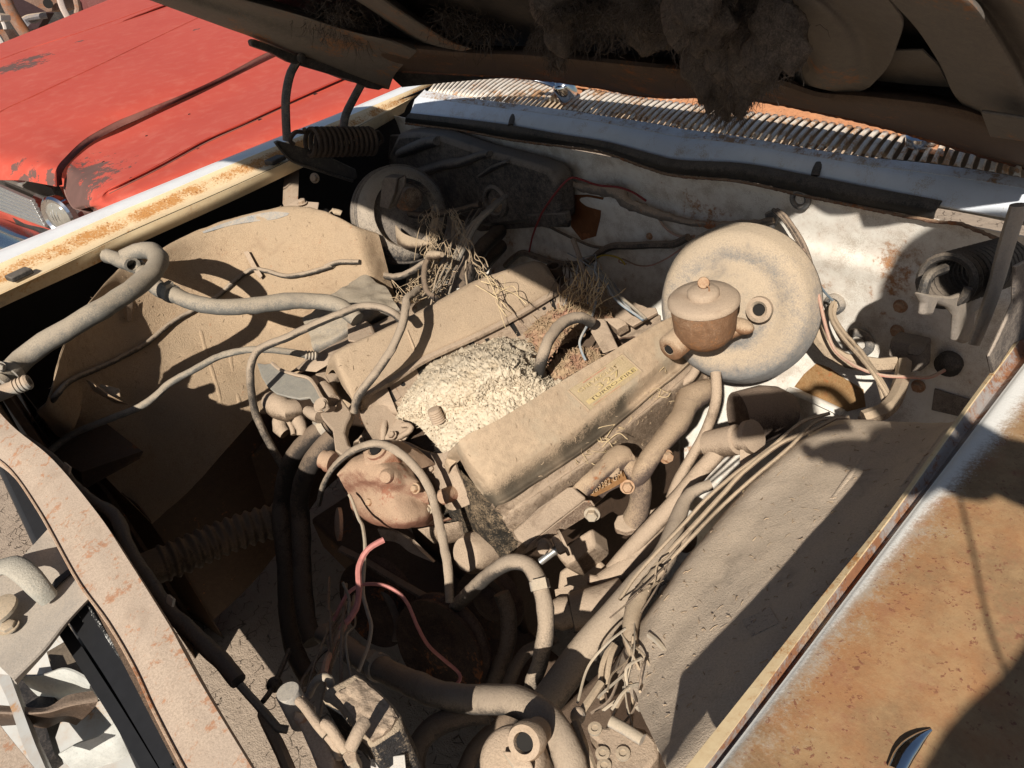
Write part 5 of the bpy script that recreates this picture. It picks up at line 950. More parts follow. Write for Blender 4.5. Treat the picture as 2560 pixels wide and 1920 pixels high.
# ---------------------------------------------------------------- the nest
def nestmat(n_, lo, hi, dk):
    m_, t, b = newmat(n_); co = world_pos(t); a = noise_n(t, co, 120, 4, .7); c = noise_n(t, co, 25, 3)
    col = mixc(t, a, lo, hi); col = mixc(t, step_n(t, c, .45, .7), col, mixc(t, .5, col, dk)); t.links.new(col, b.inputs['Base Color']); b.inputs['Roughness'].default_value = .95; b.inputs['Specular IOR Level'].default_value = .1
    bump(t, b, noise_n(t, co, 260, 3, .7), .6, .003); return m_
NESTM = nestmat('cream_cotton_nest', (.42, .33, .23), (.68, .60, .46), (.44, .34, .22)); NESTB = nestmat('brown_shreds', (.26, .17, .10), (.46, .34, .21), (.36, .15, .11))
def curls(mb, surf, n, ln, r, seed, up_=.6):
    rg = np.random.default_rng(seed)
    for _ in range(n):
        p, nn = surf[rg.integers(len(surf))]
        d = unit(rg.normal(size=3) + nn * up_); q = [p - nn * .001]; l = ln * rg.uniform(.5, 1.4)
        for k in range(4): d = unit(d + rg.normal(size=3) * .75); q.append(q[-1] + d * l / 4)
        rr = r * rg.uniform(.6, 1.5); mb.tube(q, [rr * .7, rr, rr, rr * .5], n=4, raw=True)
def mound(rows, nu, nv, amp, seed):
    mb = MB(); mb.sheet(rows, nu, nv, 0); V = np.array(mb.v).reshape(nv, nu, 3); du = np.gradient(V, axis=1); dv = np.gradient(V, axis=0); Nn = np.cross(du, dv); Nn /= np.linalg.norm(Nn, axis=2)[..., None] + 1e-9
    if (Nn[..., 2]).mean() < 0: Nn = -Nn
    surf = []
    for i in range(nv):
        for j in range(nu):
            e = min(1, 6 * min(i, nv - 1 - i, j, nu - 1 - j) / nv); p = V[i, j]
            k = nz(p, 38, seed) * 1.1 + abs(nz(p, 95, seed + 1)) * 1.1 + abs(nz(p, 190, seed + 2)) * .8 + nz(p, 330, seed + 4) * .4
            q = p + Nn[i, j] * amp * k * (.35 + .65 * e); mb.v[i * nu + j] = tuple(q); surf.append((q, Nn[i, j]))
    return mb, surf
n0 = L('c11', [(365, 1040, -.268), (400, 930, -.258), (470, 850, -.250), (570, 720, -.247), (740, 612, -.246), (920, 560, -.246), (1060, 535, -.246), (1190, 565, -.252), (1270, 620, -.262)])
n1 = L('c11', [(400, 1045, -.262), (460, 960, -.245), (560, 850, -.210), (680, 740, -.195), (820, 680, -.188), (970, 640, -.188), (1100, 640, -.195), (1230, 680, -.228), (1310, 740, -.25)])
n2 = L('c11', [(450, 1060, -.262), (540, 1000, -.245), (660, 920, -.204), (790, 840, -.182), (930, 770, -.174), (1070, 740, -.176), (1180, 760, -.192), (1280, 790, -.232), (1360, 800, -.252)])
n3 = L('c11', [(500, 1085, -.266), (600, 1060, -.250), (730, 1010, -.230), (870, 940, -.214), (1010, 860, -.208), (1130, 830, -.212), (1230, 840, -.224), (1320, 830, -.24), (1400, 810, -.252)])
n4 = L('c11', [(590, 1190, -.272), (700, 1240, -.262), (830, 1185, -.250), (960, 1095, -.240), (1080, 1020, -.235), (1180, 960, -.235), (1280, 885, -.238), (1350, 850, -.245), (1430, 810, -.255)])
mb, surf = mound([add(n0, (-.01, .01, -.02)), n0, n1, n2, n3, n4, add(n4, (.015, -.005, -.03))], 200, 160, .0064, 2.0)
curls(mb, surf, 6500, .0058, .0008, 4, .9); nest = tag(mb.build('rodent_nest', NESTM, angle=180), 'cream mound of shredded cotton nest filling the engine valley', 'nest')
b0 = L('c11', [(1180, 500, -.255), (1260, 420, -.25), (1340, 370, -.25), (1450, 330, -.25), (1540, 300, -.255), (1680, 330, -.265)]); b1 = L('c11', [(1240, 560, -.248), (1330, 480, -.235), (1420, 430, -.235), (1520, 380, -.238), (1620, 360, -.245), (1740, 380, -.26)]); b2 = L('c11', [(1300, 700, -.255), (1400, 600, -.25), (1480, 540, -.26), (1560, 500, -.27), (1640, 460, -.275), (1760, 440, -.275)])
mb, surf = mound([b0, b1, b2], 90, 60, .006, 5.0); curls(mb, surf, 900, .014, .0010, 9); tag(mb.build('nest_litter', NESTB, angle=180), 'brown shredded litter behind the cream nest, under the arched rubber hose', 'nest litter')
b0 = L('c11', [(1330, 720, -.262), (1420, 640, -.258), (1530, 600, -.262), (1640, 620, -.27)]); b2 = L('c11', [(1380, 830, -.262), (1480, 770, -.258), (1580, 710, -.26), (1680, 650, -.268)])
mb, surf = mound([b0, [(a + b_) / 2 + np.array([0, 0, .008]) for a, b_ in zip(b0, b2)], b2], 60, 40, .006, 6.0); curls(mb, surf, 500, .012, .0010, 12); tag(mb.build('nest_litter', NESTB, angle=180), 'small brown heap of litter between the nest and the lettered valve cover', 'nest litter')
# ================================================================ HEATER BOX AND BLOWER
hx = thing('heater_box', 'black dust filmed heater box bolted to the far side of the firewall', 'heater box', unproj(1150, 520, ('y', 1.12)))
def yp(c, pts, y): return L(c, [(a, b_, ('y', y)) for a, b_ in pts])
m = MB(); m.slab(yp('c10', [(300, 1010), (370, 865), (480, 855), (640, 880), (900, 970), (1100, 1022), (1240, 1062), (1330, 1095), (1385, 1160), (1400, 1260), (1412, 1440), (1300, 1446), (1180, 1440), (930, 1465), (800, 1400), (600, 1330), (420, 1150)], 1.09), (0, .06, 0)); m.build('case', MAT['black_plastic'], hx, bevel=.012, angle=60)
m = MB(); m.slab(yp('c10', [(320, 870), (640, 862), (920, 955), (1290, 1030), (1390, 1062), (1450, 1140), (1470, 1400), (1468, 1465), (1300, 1460), (900, 1490), (500, 1300), (300, 1080)], 1.135), (0, .01, 0)); m.build('flange', MAT['black_plastic'], hx, bevel=.003)
m = MB()
m.tube(yp('c10', [(390, 985), (450, 960), (540, 925), (630, 905)], 1.085), [.018, .022, .022, .016], n=14, flat=.7)
m.tube(yp('c10', [(430, 1130), (560, 1090), (700, 1050), (790, 1040), (900, 1000), (960, 990)], 1.085), [.014, .020, .022, .022, .018, .012], n=14, flat=.6)
m.tube(yp('c10', [(900, 1130), (1000, 1070), (1080, 1040)], 1.085), [.008, .012, .006], n=10, flat=.6)
m.build('duct_rib', MAT['black_plastic'], hx, angle=70)
m = MB(); c = yp('c10', [(1010, 1290)], 1.09)[0]; m.lathe([(.044, 0), (.042, .010), (.034, .014), (.030, .012), (.029, .002), (.02, .001)], c, (0.1, -1, .15), 30); m.build('port_ring', MAT['black_plastic'], hx)
m = MB(); m.lathe([(.02, 0), (.019, .002), (.001, .0025)], c + np.array([0, -.004, -.012]), (0.1, -1, .15), 22); m.build('port_plug', dusty('tan_plug', (.2, .13, .07), cover=.3), hx)
m = MB(); m.slab(yp('c10', [(1195, 1380), (1440, 1370), (1455, 1440), (1340, 1470), (1200, 1440)], 1.085), (0, .02, 0)); m.build('clip_plate', MAT['black_plastic'], hx, bevel=.003)
v_ = unit(unproj(985, 538, ('y', 1.0)) - CAM); bc = unproj(1006, 536, ('y', .875)); ax_ = unit(-v_ * math.cos(math.radians(24)) + rt * math.sin(math.radians(24)) + np.array([0, 0, .10]))
bl = thing('blower_housing', 'round heater blower drum, flaking black and half in sun', 'blower', bc)
BS = lambda q: [(r_ * .885, h_ * .885) for r_, h_ in q]
m = MB(); m.lathe(BS([(.05, -.062), (.112, -.062), (.126, -.05), (.132, -.025), (.134, -.004), (.131, 0), (.126, .014), (.112, .030), (.094, .034), (.088, .024), (.085, -.02), (.04, -.02)]), bc, ax_, 64); m.build('drum', dusty('flaking_blower', (.05, .05, .055), dust=(.42, .35, .27), cover=.52, up=.35, rust=.2, rustc=(.30, .18, .10), bs=.8, soft=.2), bl, angle=50)
m = MB(); m.lathe(BS([(.1315, -.040), (.137, -.038), (.137, -.030), (.1325, -.028)]), bc, ax_, 64); m.lathe(BS([(.1325, -.008), (.136, -.006), (.136, .0), (.1325, .002)]), bc, ax_, 64); m.build('rim_band', MAT['black_plastic'], bl)
m = MB(); m.lathe([(.05, -.05), (.052, -.10), (.051, -.17), (.045, -.185), (.01, -.188)], bc + np.array([.0, 0, .01]), ax_, 32); m.build('motor', dusty('motor_can', (.09, .075, .06), dust=(.36, .27, .18), cover=.4), bl)
m = MB(); m.tube(L('eC', [(215, 640, ('y', 0.825)), (150, 620, ('y', 0.815)), (105, 680, ('y', 0.810)), (130, 760, ('y', 0.805)), (190, 830, ('y', 0.795)), (262, 905, ('y', 0.785))]), .0105, n=14, hollow=True); m.build('drain_elbow', MAT['tanwire'], bl)
m = MB(); m.sheet([L('eC', [(770, 750, ('y', 0.835)), (850, 830, ('y', 0.825)), (1000, 890, ('y', 0.815)), (1140, 920, ('y', 0.825))]), L('eC', [(780, 880, ('y', 0.825)), (860, 950, ('y', 0.810)), (1000, 975, ('y', 0.810)), (1140, 945, ('y', 0.825))]), L('eC', [(800, 960, ('y', 0.835)), (880, 995, ('y', 0.825)), (990, 995, ('y', 0.825)), (1140, 950, ('y', 0.835))])], 20, 12, .003); m.build('scroll_lip', MAT['tanwire'], bl)
m = MB(); m.slab(L('eC', [(630, 300, ('y', 0.795)), (660, 255, ('y', 0.795)), (790, 265, ('y', 0.795)), (760, 420, ('y', 0.785)), (700, 590, ('y', 0.780)), (610, 560, ('y', 0.780))]), (-.01, .03, -.005)); m.slab(L('eC', [(800, 280, ('y', 0.800)), (868, 245, ('y', 0.805)), (860, 350, ('y', 0.800)), (760, 520, ('y', 0.790)), (720, 570, ('y', 0.790)), (770, 400, ('y', 0.795))]), (0, .006, 0)); m.build('paper_flap', dusty('dark_card_flap', (.08, .07, .065), dust=(.22, .18, .14), cover=.35), bl, bevel=.004)
m = MB(); m.lathe([(.026, -.03), (.028, .0), (.024, .02), (.008, .024)], L('eC', [(920, 480, ('y', 0.865))])[0], ax_, 24); m.build('motor_hub', dusty('rusty_hub', (.10, .065, .045), cover=.15, rust=.4), bl)

# ================================================================ BRAKE BOOSTER
bp = unproj(1826, 768, ('d', 1.38)); bo = thing('brake_booster', 'big round dusty brake booster with master cylinder on the near side of the firewall', 'brake booster', bp)
ax_ = unit((.24, -.86, .38))
m = MB(); prof = [(.05, -.13), (.10, -.125), (.132, -.105), (.138, -.07), (.141, -.05), (.147, -.046), (.147, -.036), (.141, -.030), (.136, -.016), (.126, -.003), (.112, .004), (.098, .004), (.088, -.002), (.078, -.004), (.066, .004), (.058, .014), (.048, .018), (.01, .018)]
prof = [(r_ * .965, h_ * (.6 if h_ > -.03 else 1)) for r_, h_ in prof]; m.lathe(prof, bp, ax_, 72); m.build('shell', MAT['booster'], bo, angle=60)
up2 = unit(np.array([0, 0, 1.0]) - ax_ * ax_[2]); sd2_ = unit(np.cross(up2, ax_))
hc = unproj(1700 + 510 / 2.572, 640 + 345 / 2.572, ('d', 1.325))
m = MB(); m.lathe([(.022, -.004), (.021, .004), (.0145, .006), (.0105, .003), (.010, -.006)], hc, ax_, 26); m.build('check_valve_seat', dusty('seat_ring', (.25, .21, .16), cover=.5), bo)
m = MB(); m.lathe([(.0095, 0), (.0095, .0036)], hc, ax_, 20); m.build('check_valve_hole', PORT, bo)
mcz = bp[2] - .005
fe = unproj(1672, 874, mcz); be_ = fe + np.array([.0, .22, .015])
mc_ = thing('master_cylinder', 'x', 'x', fe); mc_.parent = bo; del mc_['category']; mc_.location = Vector(WL['master_cylinder'] - WL['brake_booster'])
m = MB(); d_ = unit(be_ - fe); m.lathe([(.008, .012), (.010, -.001), (.019, 0), (.023, .004), (.0235, .05), (.021, .06), (.021, .2), (.03, .205), (.03, .22)], fe, d_, 30); m.build('bore', MAT['mc'], mc_, angle=50)
m = MB(); m.lathe([(.0075, 0), (.0075, .0035)], fe + np.array([0, -.002, 0]), d_, 16); m.build('bore_hole', PORT, mc_)
lc = unproj(1759, 752, mcz + .075)
m = MB(); m.lathe([(.02, -.082), (.036, -.074), (.045, -.062), (.0495, -.05), (.0525, -.012), (.0535, -.002)], lc, (0, -.02, 1), 40); m.build('reservoir', MAT['mc'], mc_, angle=60)
m = MB(); m.lathe([(.054, -.004), (.0565, -.002), (.0565, .003), (.052, .008), (.034, .011), (.0255, .011), (.025, .018), (.022, .021), (.012, .023), (.001, .024)], lc, (0, -.02, 1), 44); m.build('lid', dusty('dusty_lid', (.3, .2, .13), cover=.7), mc_, angle=50)
kc = lc + np.array([.001, 0, .033]); m = MB(); m.lathe([(.001, -.003), (.0085, -.0025), (.0095, .0), (.0085, .0025), (.001, .003)], kc, (.55, -.7, .45), 20); m.tube([kc + np.array([.008, -.004, -.002]), kc + np.array([.013, -.004, -.001]), kc + np.array([.012, -.002, -.012])], .0012, n=6); m.build('bail_knob', MAT['rust_bolt'], mc_)
m = MB(); m.ball(unproj(1700 + 390 / 2.572, 640 + 450 / 2.572, ('d', 1.30)), .016, 16, 12, (1.5, .9, .8)); m.tube([unproj(1700 + 210 / 2.572, 640 + 540 / 2.572, ('d', 1.285)), unproj(1700 + 300 / 2.572, 640 + 500 / 2.572, ('d', 1.30)), unproj(1700 + 400 / 2.572, 640 + 450 / 2.572, ('d', 1.31))], [.010, .012, .013], n=12, wob=.5); m.build('mounting_lug', MAT['mc'], mc_, angle=70)
m = MB(); m.slab(L('c21', [(770, 10, ('d', 1.40)), (800, 0, ('d', 1.40)), (820, 70, ('d', 1.40)), (795, 85, ('d', 1.40))]), (.004, 0, .002)); m.build('clip', MAT['clamp'], bo)

# ================================================================ HOSES (each one a thing)
def hose(label, c, pts, r, mat='hose', grp='rubber hoses in the engine bay', name='rubber_hose', hollow=False, **k):
    k.setdefault('wob', .14); k.setdefault('flat', .93)
    return tubething(name, label, 'hose', L(c, pts) if c else pts, r, MAT[mat], grp, hollow=hollow, **k)
ON = lambda a, b_, o=.008, s='ifl': (a, b_, ('on', s, o, 1.6))
hz = .03
h1 = hose('thick dusty heater hose bent back on itself over the far inner fender', None,
     L('c01', [(-60, 850, -.03), (0, 800, -.03), (60, 755, -.03), (130, 680, -.028), (230, 600, -.02), (350, 520, -.012), (480, 440, -.005), (640, 348, .0), (800, 250, .0), (920, 160, .0), (1005, 75, .0), (1015, 5, -.005), (960, -35, -.01), (880, -25, -.012), (800, 15, -.018)]) , .0195, 'hose_grey', n=18, hollow=True)
hose('short hose stub beside the bend of the thick heater hose', 'c01', [(690, 0, -.03), (770, 25, -.03), (850, 58, -.025)], .0165, 'hose_grey', hollow=True)
h2 = hose('thick grey heater hose sweeping in an S across the far inner fender to the engine', None,
     L('c01', [(880, 60, -.05), (960, 150, -.05), (1020, 210, -.05), (1100, 240, -.052), (1220, 290, -.06), (1380, 325, -.07), (1600, 322, -.085), (1850, 292, -.10), (2040, 290, -.115), (2180, 318, -.125)]) + L('c11', [(40, 350, -.135), (110, 410, -.15)]), [.0165] * 8 + [.0175, .0175, .0165, .0165], 'hose_grey', n=18)
m = MB()
cpt = L('c01', [(60, 755, -.03)])[0]; cdir = unit(L('c01', [(130, 680, -.028)])[0] - cpt)
m.lathe([(.0195, -.008), (.0215, -.008), (.0215, .008), (.0195, .008)], cpt, cdir, 28); m.lathe([(.0195, -.006), (.0212, -.006), (.0212, .006), (.0195, .006)], cpt - cdir * .03, cdir, 28)
m.tube([cpt + np.array([-.02, -.01, .02]), cpt + np.array([.02, -.005, .025])], .007, n=10, raw=True); m.hexbolt(cpt + np.array([.018, -.006, .025]), (1, -.2, .2), .007, .008)
tag(m.build('hose_clamp', MAT['clamp']), 'worm screw clamp on the near end of the thick heater hose', 'hose clamp')
m = MB(); a_ = L('c01', [(190, 805, -.03)])[0]; d_ = unit(L('c01', [(-40, 900, -.035)])[0] - a_); prof = [(.006, .012), (.007, -.001), (.0115, 0)]
for k in range(4): prof += [(.0135, .004 + k * .006), (.0115, .009 + k * .006)]
prof += [(.0125, .036), (.0125, .11)]; m.lathe(prof, a_, d_, 22); tag(m.build('pipe_nipple', dusty('grey_nipple', (.34, .32, .28), cover=.4)), 'ribbed grey pipe nipple under the clamp at the edge of the bay', 'pipe fitting')
hose('thin vacuum hose lying along the far inner fender', None, L('c01', [(190, 1160, -.24), (250, 1040, -.20)]) + L('c01', [ON(330, 900), ON(390, 830), ON(460, 785), ON(600, 727), ON(700, 688), ON(780, 650), ON(930, 575), ON(1100, 440), ON(1250, 352), ON(1400, 262), ON(1520, 165), ON(1625, 95)]) + L('c01', [ON(1720, 100), ON(1850, 130), ON(2000, 104), ON(2150, 60)]) + L('eC', [ON(60, 1180), ON(200, 1132), ON(420, 1128)]), .0062, 'hose')
hose('long thin hose arching from the battery tray over the far inner fender', 'c01', [(300, 1275, -.25), (400, 1190, -.235), (500, 1130, -.22), (700, 1050, -.20), (900, 970, -.185), (1000, 900, -.175), (1090, 820, -.165), (1250, 730, -.155), (1400, 650, -.15), (1550, 610, -.15), (1680, 600, -.155), (1850, 615, -.175), (1990, 640, -.195)], .0072, 'hose_grey')
m = MB(); a_ = L('c01', [(1960, 637, -.19)])[0]; d_ = unit(L('c01', [(2040, 640, -.20)])[0] - a_)
for k in range(4): m.lathe([(.0075, 0), (.0098, .002), (.0075, .005)], a_ + d_ * (.006 * k), d_, 16)
tag(m.build('hose_barb', MAT['clamp']), 'ribbed barb where the long thin hose meets the far cylinder head', 'pipe fitting')
hose('thin hose looping past the bracket and hanging down beside the far fender', None, L('c11', [(400, 420, -.12), (340, 365, -.10), (250, 328, -.09), (130, 325, -.085), (0, 372, -.085)]) + L('c01', [(2000, 450, -.09), (1850, 522, -.095), (1720, 572, -.10), (1650, 620, -.11), (1612, 710, -.13), (1615, 850, -.17), (1640, 1000, -.22), (1690, 1120, -.26), (1760, 1250, -.31), (1830, 1375, -.36)]), .0078, 'hose')
hose('slim S shaped hose lying over the far valve cover', 'c11', [(500, 215, -.10), (470, 245, -.095), (432, 275, -.09), (420, 340, -.095), (408, 420, -.105), (350, 565, -.125), (250, 725, -.15), (150, 855, -.18), (105, 935, -.205), (92, 1000, -.225)], .0078, 'hose', hollow=True)
hose('arched black hose plugged into the top of the nest', 'c11', [(1280, 770, -.235), (1290, 700, -.20), (1310, 620, -.175), (1350, 530, -.165), (1410, 450, -.165), (1490, 402, -.17), (1560, 400, -.18), (1610, 425, -.20)], .0108, 'hose', n=16)
hose('dust caked hose arching up in front of the engine', 'c12', [(700, 640, -.42), (760, 590, -.38), (850, 500, -.33), (950, 410, -.28), (1050, 340, -.245), (1140, 318, -.232), (1220, 350, -.232), (1285, 470, -.24), (1322, 640, -.26), (1318, 800, -.285), (1290, 950, -.315), (1255, 1060, -.34), (1225, 1170, -.37)], .0115, 'hose', n=14)
hose('fat radiator hose curving through the front of the bay', None, L('c02', [(2080, 780, -.46), (2212, 860, -.43)]) + L('c12', [(100, 920, -.40), (250, 1000, -.365), (420, 1080, -.33), (600, 1160, -.295), (800, 1200, -.265), (1000, 1205, -.235), (1140, 1215, -.215), (1280, 1290, -.205), (1390, 1410, -.205), (1460, 1540, -.21), (1490, 1660, -.22), (1500, 1800, -.23)]), .0175, 'hose', n=18)
hose('thick black hose hanging in front of the engine, outer of the pair', None, L('eA', [(740, 830, -.27), (660, 880, -.275), (550, 960, -.29), (440, 1080, -.315), (350, 1230, -.35), (300, 1400, -.39), (270, 1640, -.44)]) + L('c02', [(1810, 60, -.46), (1840, 330, -.52), (1850, 650, -.57), (1890, 880, -.60), (1990, 1080, -.62)]), .019, 'hose_dark', n=16)
hose('thick black hose hanging in front of the engine, inner of the pair', None, L('eA', [(790, 950, -.265), (710, 1040, -.275), (600, 1160, -.295), (510, 1340, -.33), (460, 1500, -.37), (440, 1650, -.40)]) + L('c02', [(1935, 60, -.43), (1940, 330, -.48), (1960, 640, -.52), (2010, 840, -.54)]), .019, 'hose_dark', n=16)
hose('dark hose dropping behind the pulley at the front', 'c12', [(1040, 520, -.40), (1075, 620, -.42), (1085, 760, -.44), (1065, 900, -.46), (1010, 1040, -.48), (960, 1180, -.5)], .013, 'hose_dark')
hose('bent black hose low down by the dusty canister', 'c12', [(490, 1760, -.33), (480, 1600, -.32), (520, 1470, -.31), (620, 1370, -.30), (780, 1315, -.30), (960, 1290, -.30)], .0135, 'hose_dark')
hose('dark hose angled behind the canister', 'c12', [(780, 1720, -.36), (850, 1560, -.35), (950, 1440, -.34), (1080, 1330, -.33), (1180, 1180, -.34)], .011, 'hose_dark')
hose('curved black hose between pulley and near fender', 'c12', [(1060, 1180, -.46), (1120, 1020, -.44), (1200, 900, -.42), (1290, 860, -.41), (1380, 800, -.41)], .010, 'hose_dark')
# corrugated hot air hose
cp = crspline(np.array(L('c02', [(880, 400, -.42), (1050, 330, -.43), (1200, 270, -.44), (1350, 200, -.45), (1500, 140, -.46), (1650, 90, -.47), (1790, 50, -.48)])), 200); cp = even(cp, 150)
rad = [.0335 if i < 24 else (.0335 + .0035 * math.sin((i - 24) * .62)) for i in range(150)]
m = MB(); m.tube(cp, rad, n=24, raw=True); tag(m.build('corrugated_hose', dusty('corrugated_hose', (.07, .055, .04), dust=(.28, .20, .13), cover=.4, up=.6), angle=80), 'brown corrugated air hose in the shade behind the cross bar', 'hose')
hose('black hose running along the back edge of the cross bar', None, L('c01', [(150, 1180, -.06), (330, 1310, -.05), (470, 1480, -.045), (620, 1600, -.045)]) + L('c02', [(680, -20, -.045), (760, 60, -.045), (810, 200, -.045), (870, 320, -.045), (960, 450, -.045), (1090, 640, -.05), (1200, 740, -.055), (1330, 870, -.06), (1430, 960, -.065), (1530, 1090, -.07)]), .0085, 'hose_dark')
# pipes and shafts
st_ = tubething('steering_shaft', 'straight dusty steering shaft running to the firewall below the brake booster', 'steering shaft', L('eB', [(1190, 1500, -.43), (1500, 1150, -.385), (1800, 840, -.345), (2050, 540, -.315), (2250, 310, -.29)]) + L('c21', [(300, 1180, -.275)]), .0135, MAT['dust'], n=16)
m = MB(); m.lathe([(.015, -.01), (.023, -.008), (.024, .05), (.018, .052), (.018, .07), (.026, .072), (.026, .082), (.015, .084)], L('c21', [(215, 1210, -.285)])[0], unit(L('c21', [(420, 1170, -.25)])[0] - L('c21', [(215, 1210, -.285)])[0]), 24); m.slab(L('c21', [(385, 1200, -.255), (420, 1205, -.255), (415, 1330, -.28), (385, 1345, -.28)]), (.01, .006, 0)); tag(m.build('shaft_coupling', MAT['dust'], angle=50), 'lumpy dust covered coupling at the top of the steering shaft', 'coupling')
tubething('exhaust_pipe', 'curved dusty pipe below the steering shaft', 'pipe', L('eB', [(985, 1660, -.45), (1100, 1600, -.44), (1260, 1520, -.43), (1400, 1390, -.42), (1530, 1260, -.41), (1680, 1180, -.405), (1830, 1150, -.41), (1960, 1190, -.43)]), [.010, .016, .020, .021, .021, .021, .021, .021], MAT['dust'], n=16)
m = MB(); m.tube(L('eB', [(945, 1590, -.435), (1010, 1600, -.435), (1080, 1610, -.437)]), .0085, n=12); tag(m.build('pipe_pin', MAT['dust']), 'stubby pin at the end of the curved pipe', 'pin')
m = MB(); m.tube(L('c12', [(1360, 660, -.43), (1440, 650, -.43), (1480, 640, -.43)]), [.020, .026, .024], n=18); m.tube(L('c12', [(1490, 640, -.43), (1600, 620, -.43), (1720, 590, -.43), (1830, 550, -.43)]), [.029, .031, .032, .032], n=20); m.slab(L('c12', [(1380, 500, -.42), (1480, 470, -.42), (1640, 520, -.42), (1700, 560, -.42), (1500, 600, -.43), (1390, 560, -.43)]), (0, .02, -.03)); tag(m.build('steering_box', MAT['dust'], angle=50), 'dusty steering gear barrel beside the near frame rail', 'steering box')
trunk = tubething('conduit', 'long dust caked conduit along the inner edge of the near inner fender', 'conduit', L('c12', [(1250, 1330, -.36), (1400, 1120, -.335), (1560, 910, -.31), (1700, 740, -.29), (1830, 590, -.275), (1960, 430, -.262), (2090, 280, -.252)]) + L('c21', [(40, 1560, -.245), (200, 1470, -.24)]), [.020, .021, .021, .020, .019, .017, .013, .010, .008], MAT['hose'], n=18)

# ================================================================ WIRES
def wire(label, c, pts, r, mat, grp='loose wires', name='wire', **k): return tubething(name, label, 'wire', L(c, pts) if c else pts, r, MAT[mat], grp, n=7, wob=.1, step=max(.004, r * 2), **k)
wire('thick pink red cable standing up in front of the engine with a bare end', None, L('c12', [(282, 180, -.20), (240, 200, -.20), (190, 232, -.20), (150, 280, -.205), (120, 360, -.21), (120, 440, -.215), (122, 520, -.22), (108, 610, -.225), (60, 690, -.23), (0, 750, -.232)]) + L('c02', [(2190, 760, -.232)]), .0042, 'pink')
hose('thin hose draped over the water pump and hanging down in front', None, L('eA', [(640, 1640, -.33), (690, 1450, -.29), (790, 1270, -.235), (920, 1140, -.20), (1060, 1060, -.178), (1220, 1020, -.172), (1380, 1060, -.18), (1540, 1170, -.195), (1680, 1320, -.215), (1780, 1490, -.235), (1830, 1640, -.255)]) + L('c12', [(635, 60, -.265), (665, 200, -.285), (690, 330, -.30), (702, 460, -.32), (705, 580, -.34)]), .0072, 'hose', n=10, flat=.7)
wire('dust coated lower run of the pink cable down to the hook', 'c02', [(2215, 735, -.232), (2160, 820, -.225), (2125, 900, -.22), (2100, 960, -.17), (2082, 1045, -.13)], .0042, 'pinkdust')
wire('thin pink wire arching over the dark pulley', 'c12', [(-40, 700, -.26), (0, 610, -.255), (60, 515, -.25), (150, 467, -.245), (280, 472, -.245), (380, 525, -.255), (440, 600, -.27), (500, 740, -.30), (570, 860, -.33), (680, 960, -.36), (760, 1030, -.38), (772, 1080, -.385), (715, 1135, -.39)], .0026, 'pink')
wire('dirty white wire dropping past the pink cable', None, L('eA', [(955, 1545, -.255), (985, 1600, -.255)]) + L('c12', [(120, 40, -.255), (145, 90, -.25), (160, 200, -.25), (155, 340, -.255), (148, 460, -.26), (150, 540, -.262), (180, 650, -.265), (200, 730, -.268), (185, 840, -.27), (150, 940, -.268), (120, 1020, -.265)]), .0027, 'whitewire')
wire('short grey wire behind the pink cable', 'c12', [(20, 455, -.25), (55, 540, -.25), (58, 620, -.255), (35, 690, -.26), (-30, 760, -.265)], .0022, 'hose_grey')
hk = tubething('wire_hook', 'bent grey wire hook standing over the relay box', 'hook', L('eF', [(395, 660, -.105), (470, 500, -.095), (540, 425, -.088), (610, 400, -.085), (680, 430, -.087), (705, 520, -.095), (705, 660, -.105), (735, 760, -.115)]), .0042, MAT['clamp'], n=10)
wire('thin black wire dropping from the pink cable to the relay box', 'eF', [(640, 25, -.21), (560, 90, -.205), (450, 230, -.20), (340, 400, -.20), (300, 500, -.16), (290, 600, -.14)], .0025, 'blackwire')
fy = 1.13
def fwp(c, pts, off=.012): x0, y0, k = CROPS[c]; return [unproj(x0 + a / k, y0 + b_ / k, ('on', 'fw', off, 1.5)) for a, b_ in pts]
wire('dark red wire looped along the white firewall', None, [unproj(1300 + a / 4.096, 380 + b_ / 4.096, ('y', y)) for a, b_, y in ((95, 1020, 1.07), (130, 860, 1.07), (190, 700, 1.07), (250, 580, 1.075), (380, 400, 1.08), (470, 300, 1.09), (540, 262, 1.10), (650, 290, 1.11), (800, 340, 1.13), (1000, 360, 1.13), (1150, 410, 1.13), (1290, 500, 1.13))], .0024, 'redwire')
wire('brownish wire running down the firewall to the booster', None, fwp('eD', [(1370, 570), (1450, 660), (1520, 740), (1600, 800), (1700, 835), (1820, 830)]), .0028, 'pinkdust')
wire('black wire pair slanting across the rusty firewall patch', None, fwp('eD', [(170, 640), (300, 700), (500, 800), (650, 870), (800, 930), (940, 950)], .02), .0035, 'blackwire')
wire('thick taped loom crossing the firewall behind the engine', None, fwp('eD', [(-40, 1170), (60, 1070), (150, 1020), (260, 1040), (420, 1095), (560, 1120), (700, 1105), (830, 1060), (950, 960), (1080, 885), (1300, 880), (1500, 870), (1700, 840), (1850, 800)], .04), .0085, 'blackwire', name='wiring_loom')
wire('yellow wire arching near the taped loom', None, fwp('eD', [(900, 1030), (980, 980), (1060, 965), (1150, 985), (1210, 1040), (1222, 1065)], .05), .0022, 'yellowwire')
wire('thin brown wire with a small loop on the firewall', None, fwp('eD', [(1740, 930), (1600, 1020), (1450, 1100), (1330, 1112), (1230, 1085), (1150, 1045), (1105, 1050), (1110, 1085), (1180, 1100)], .03), .0016, 'pinkdust')
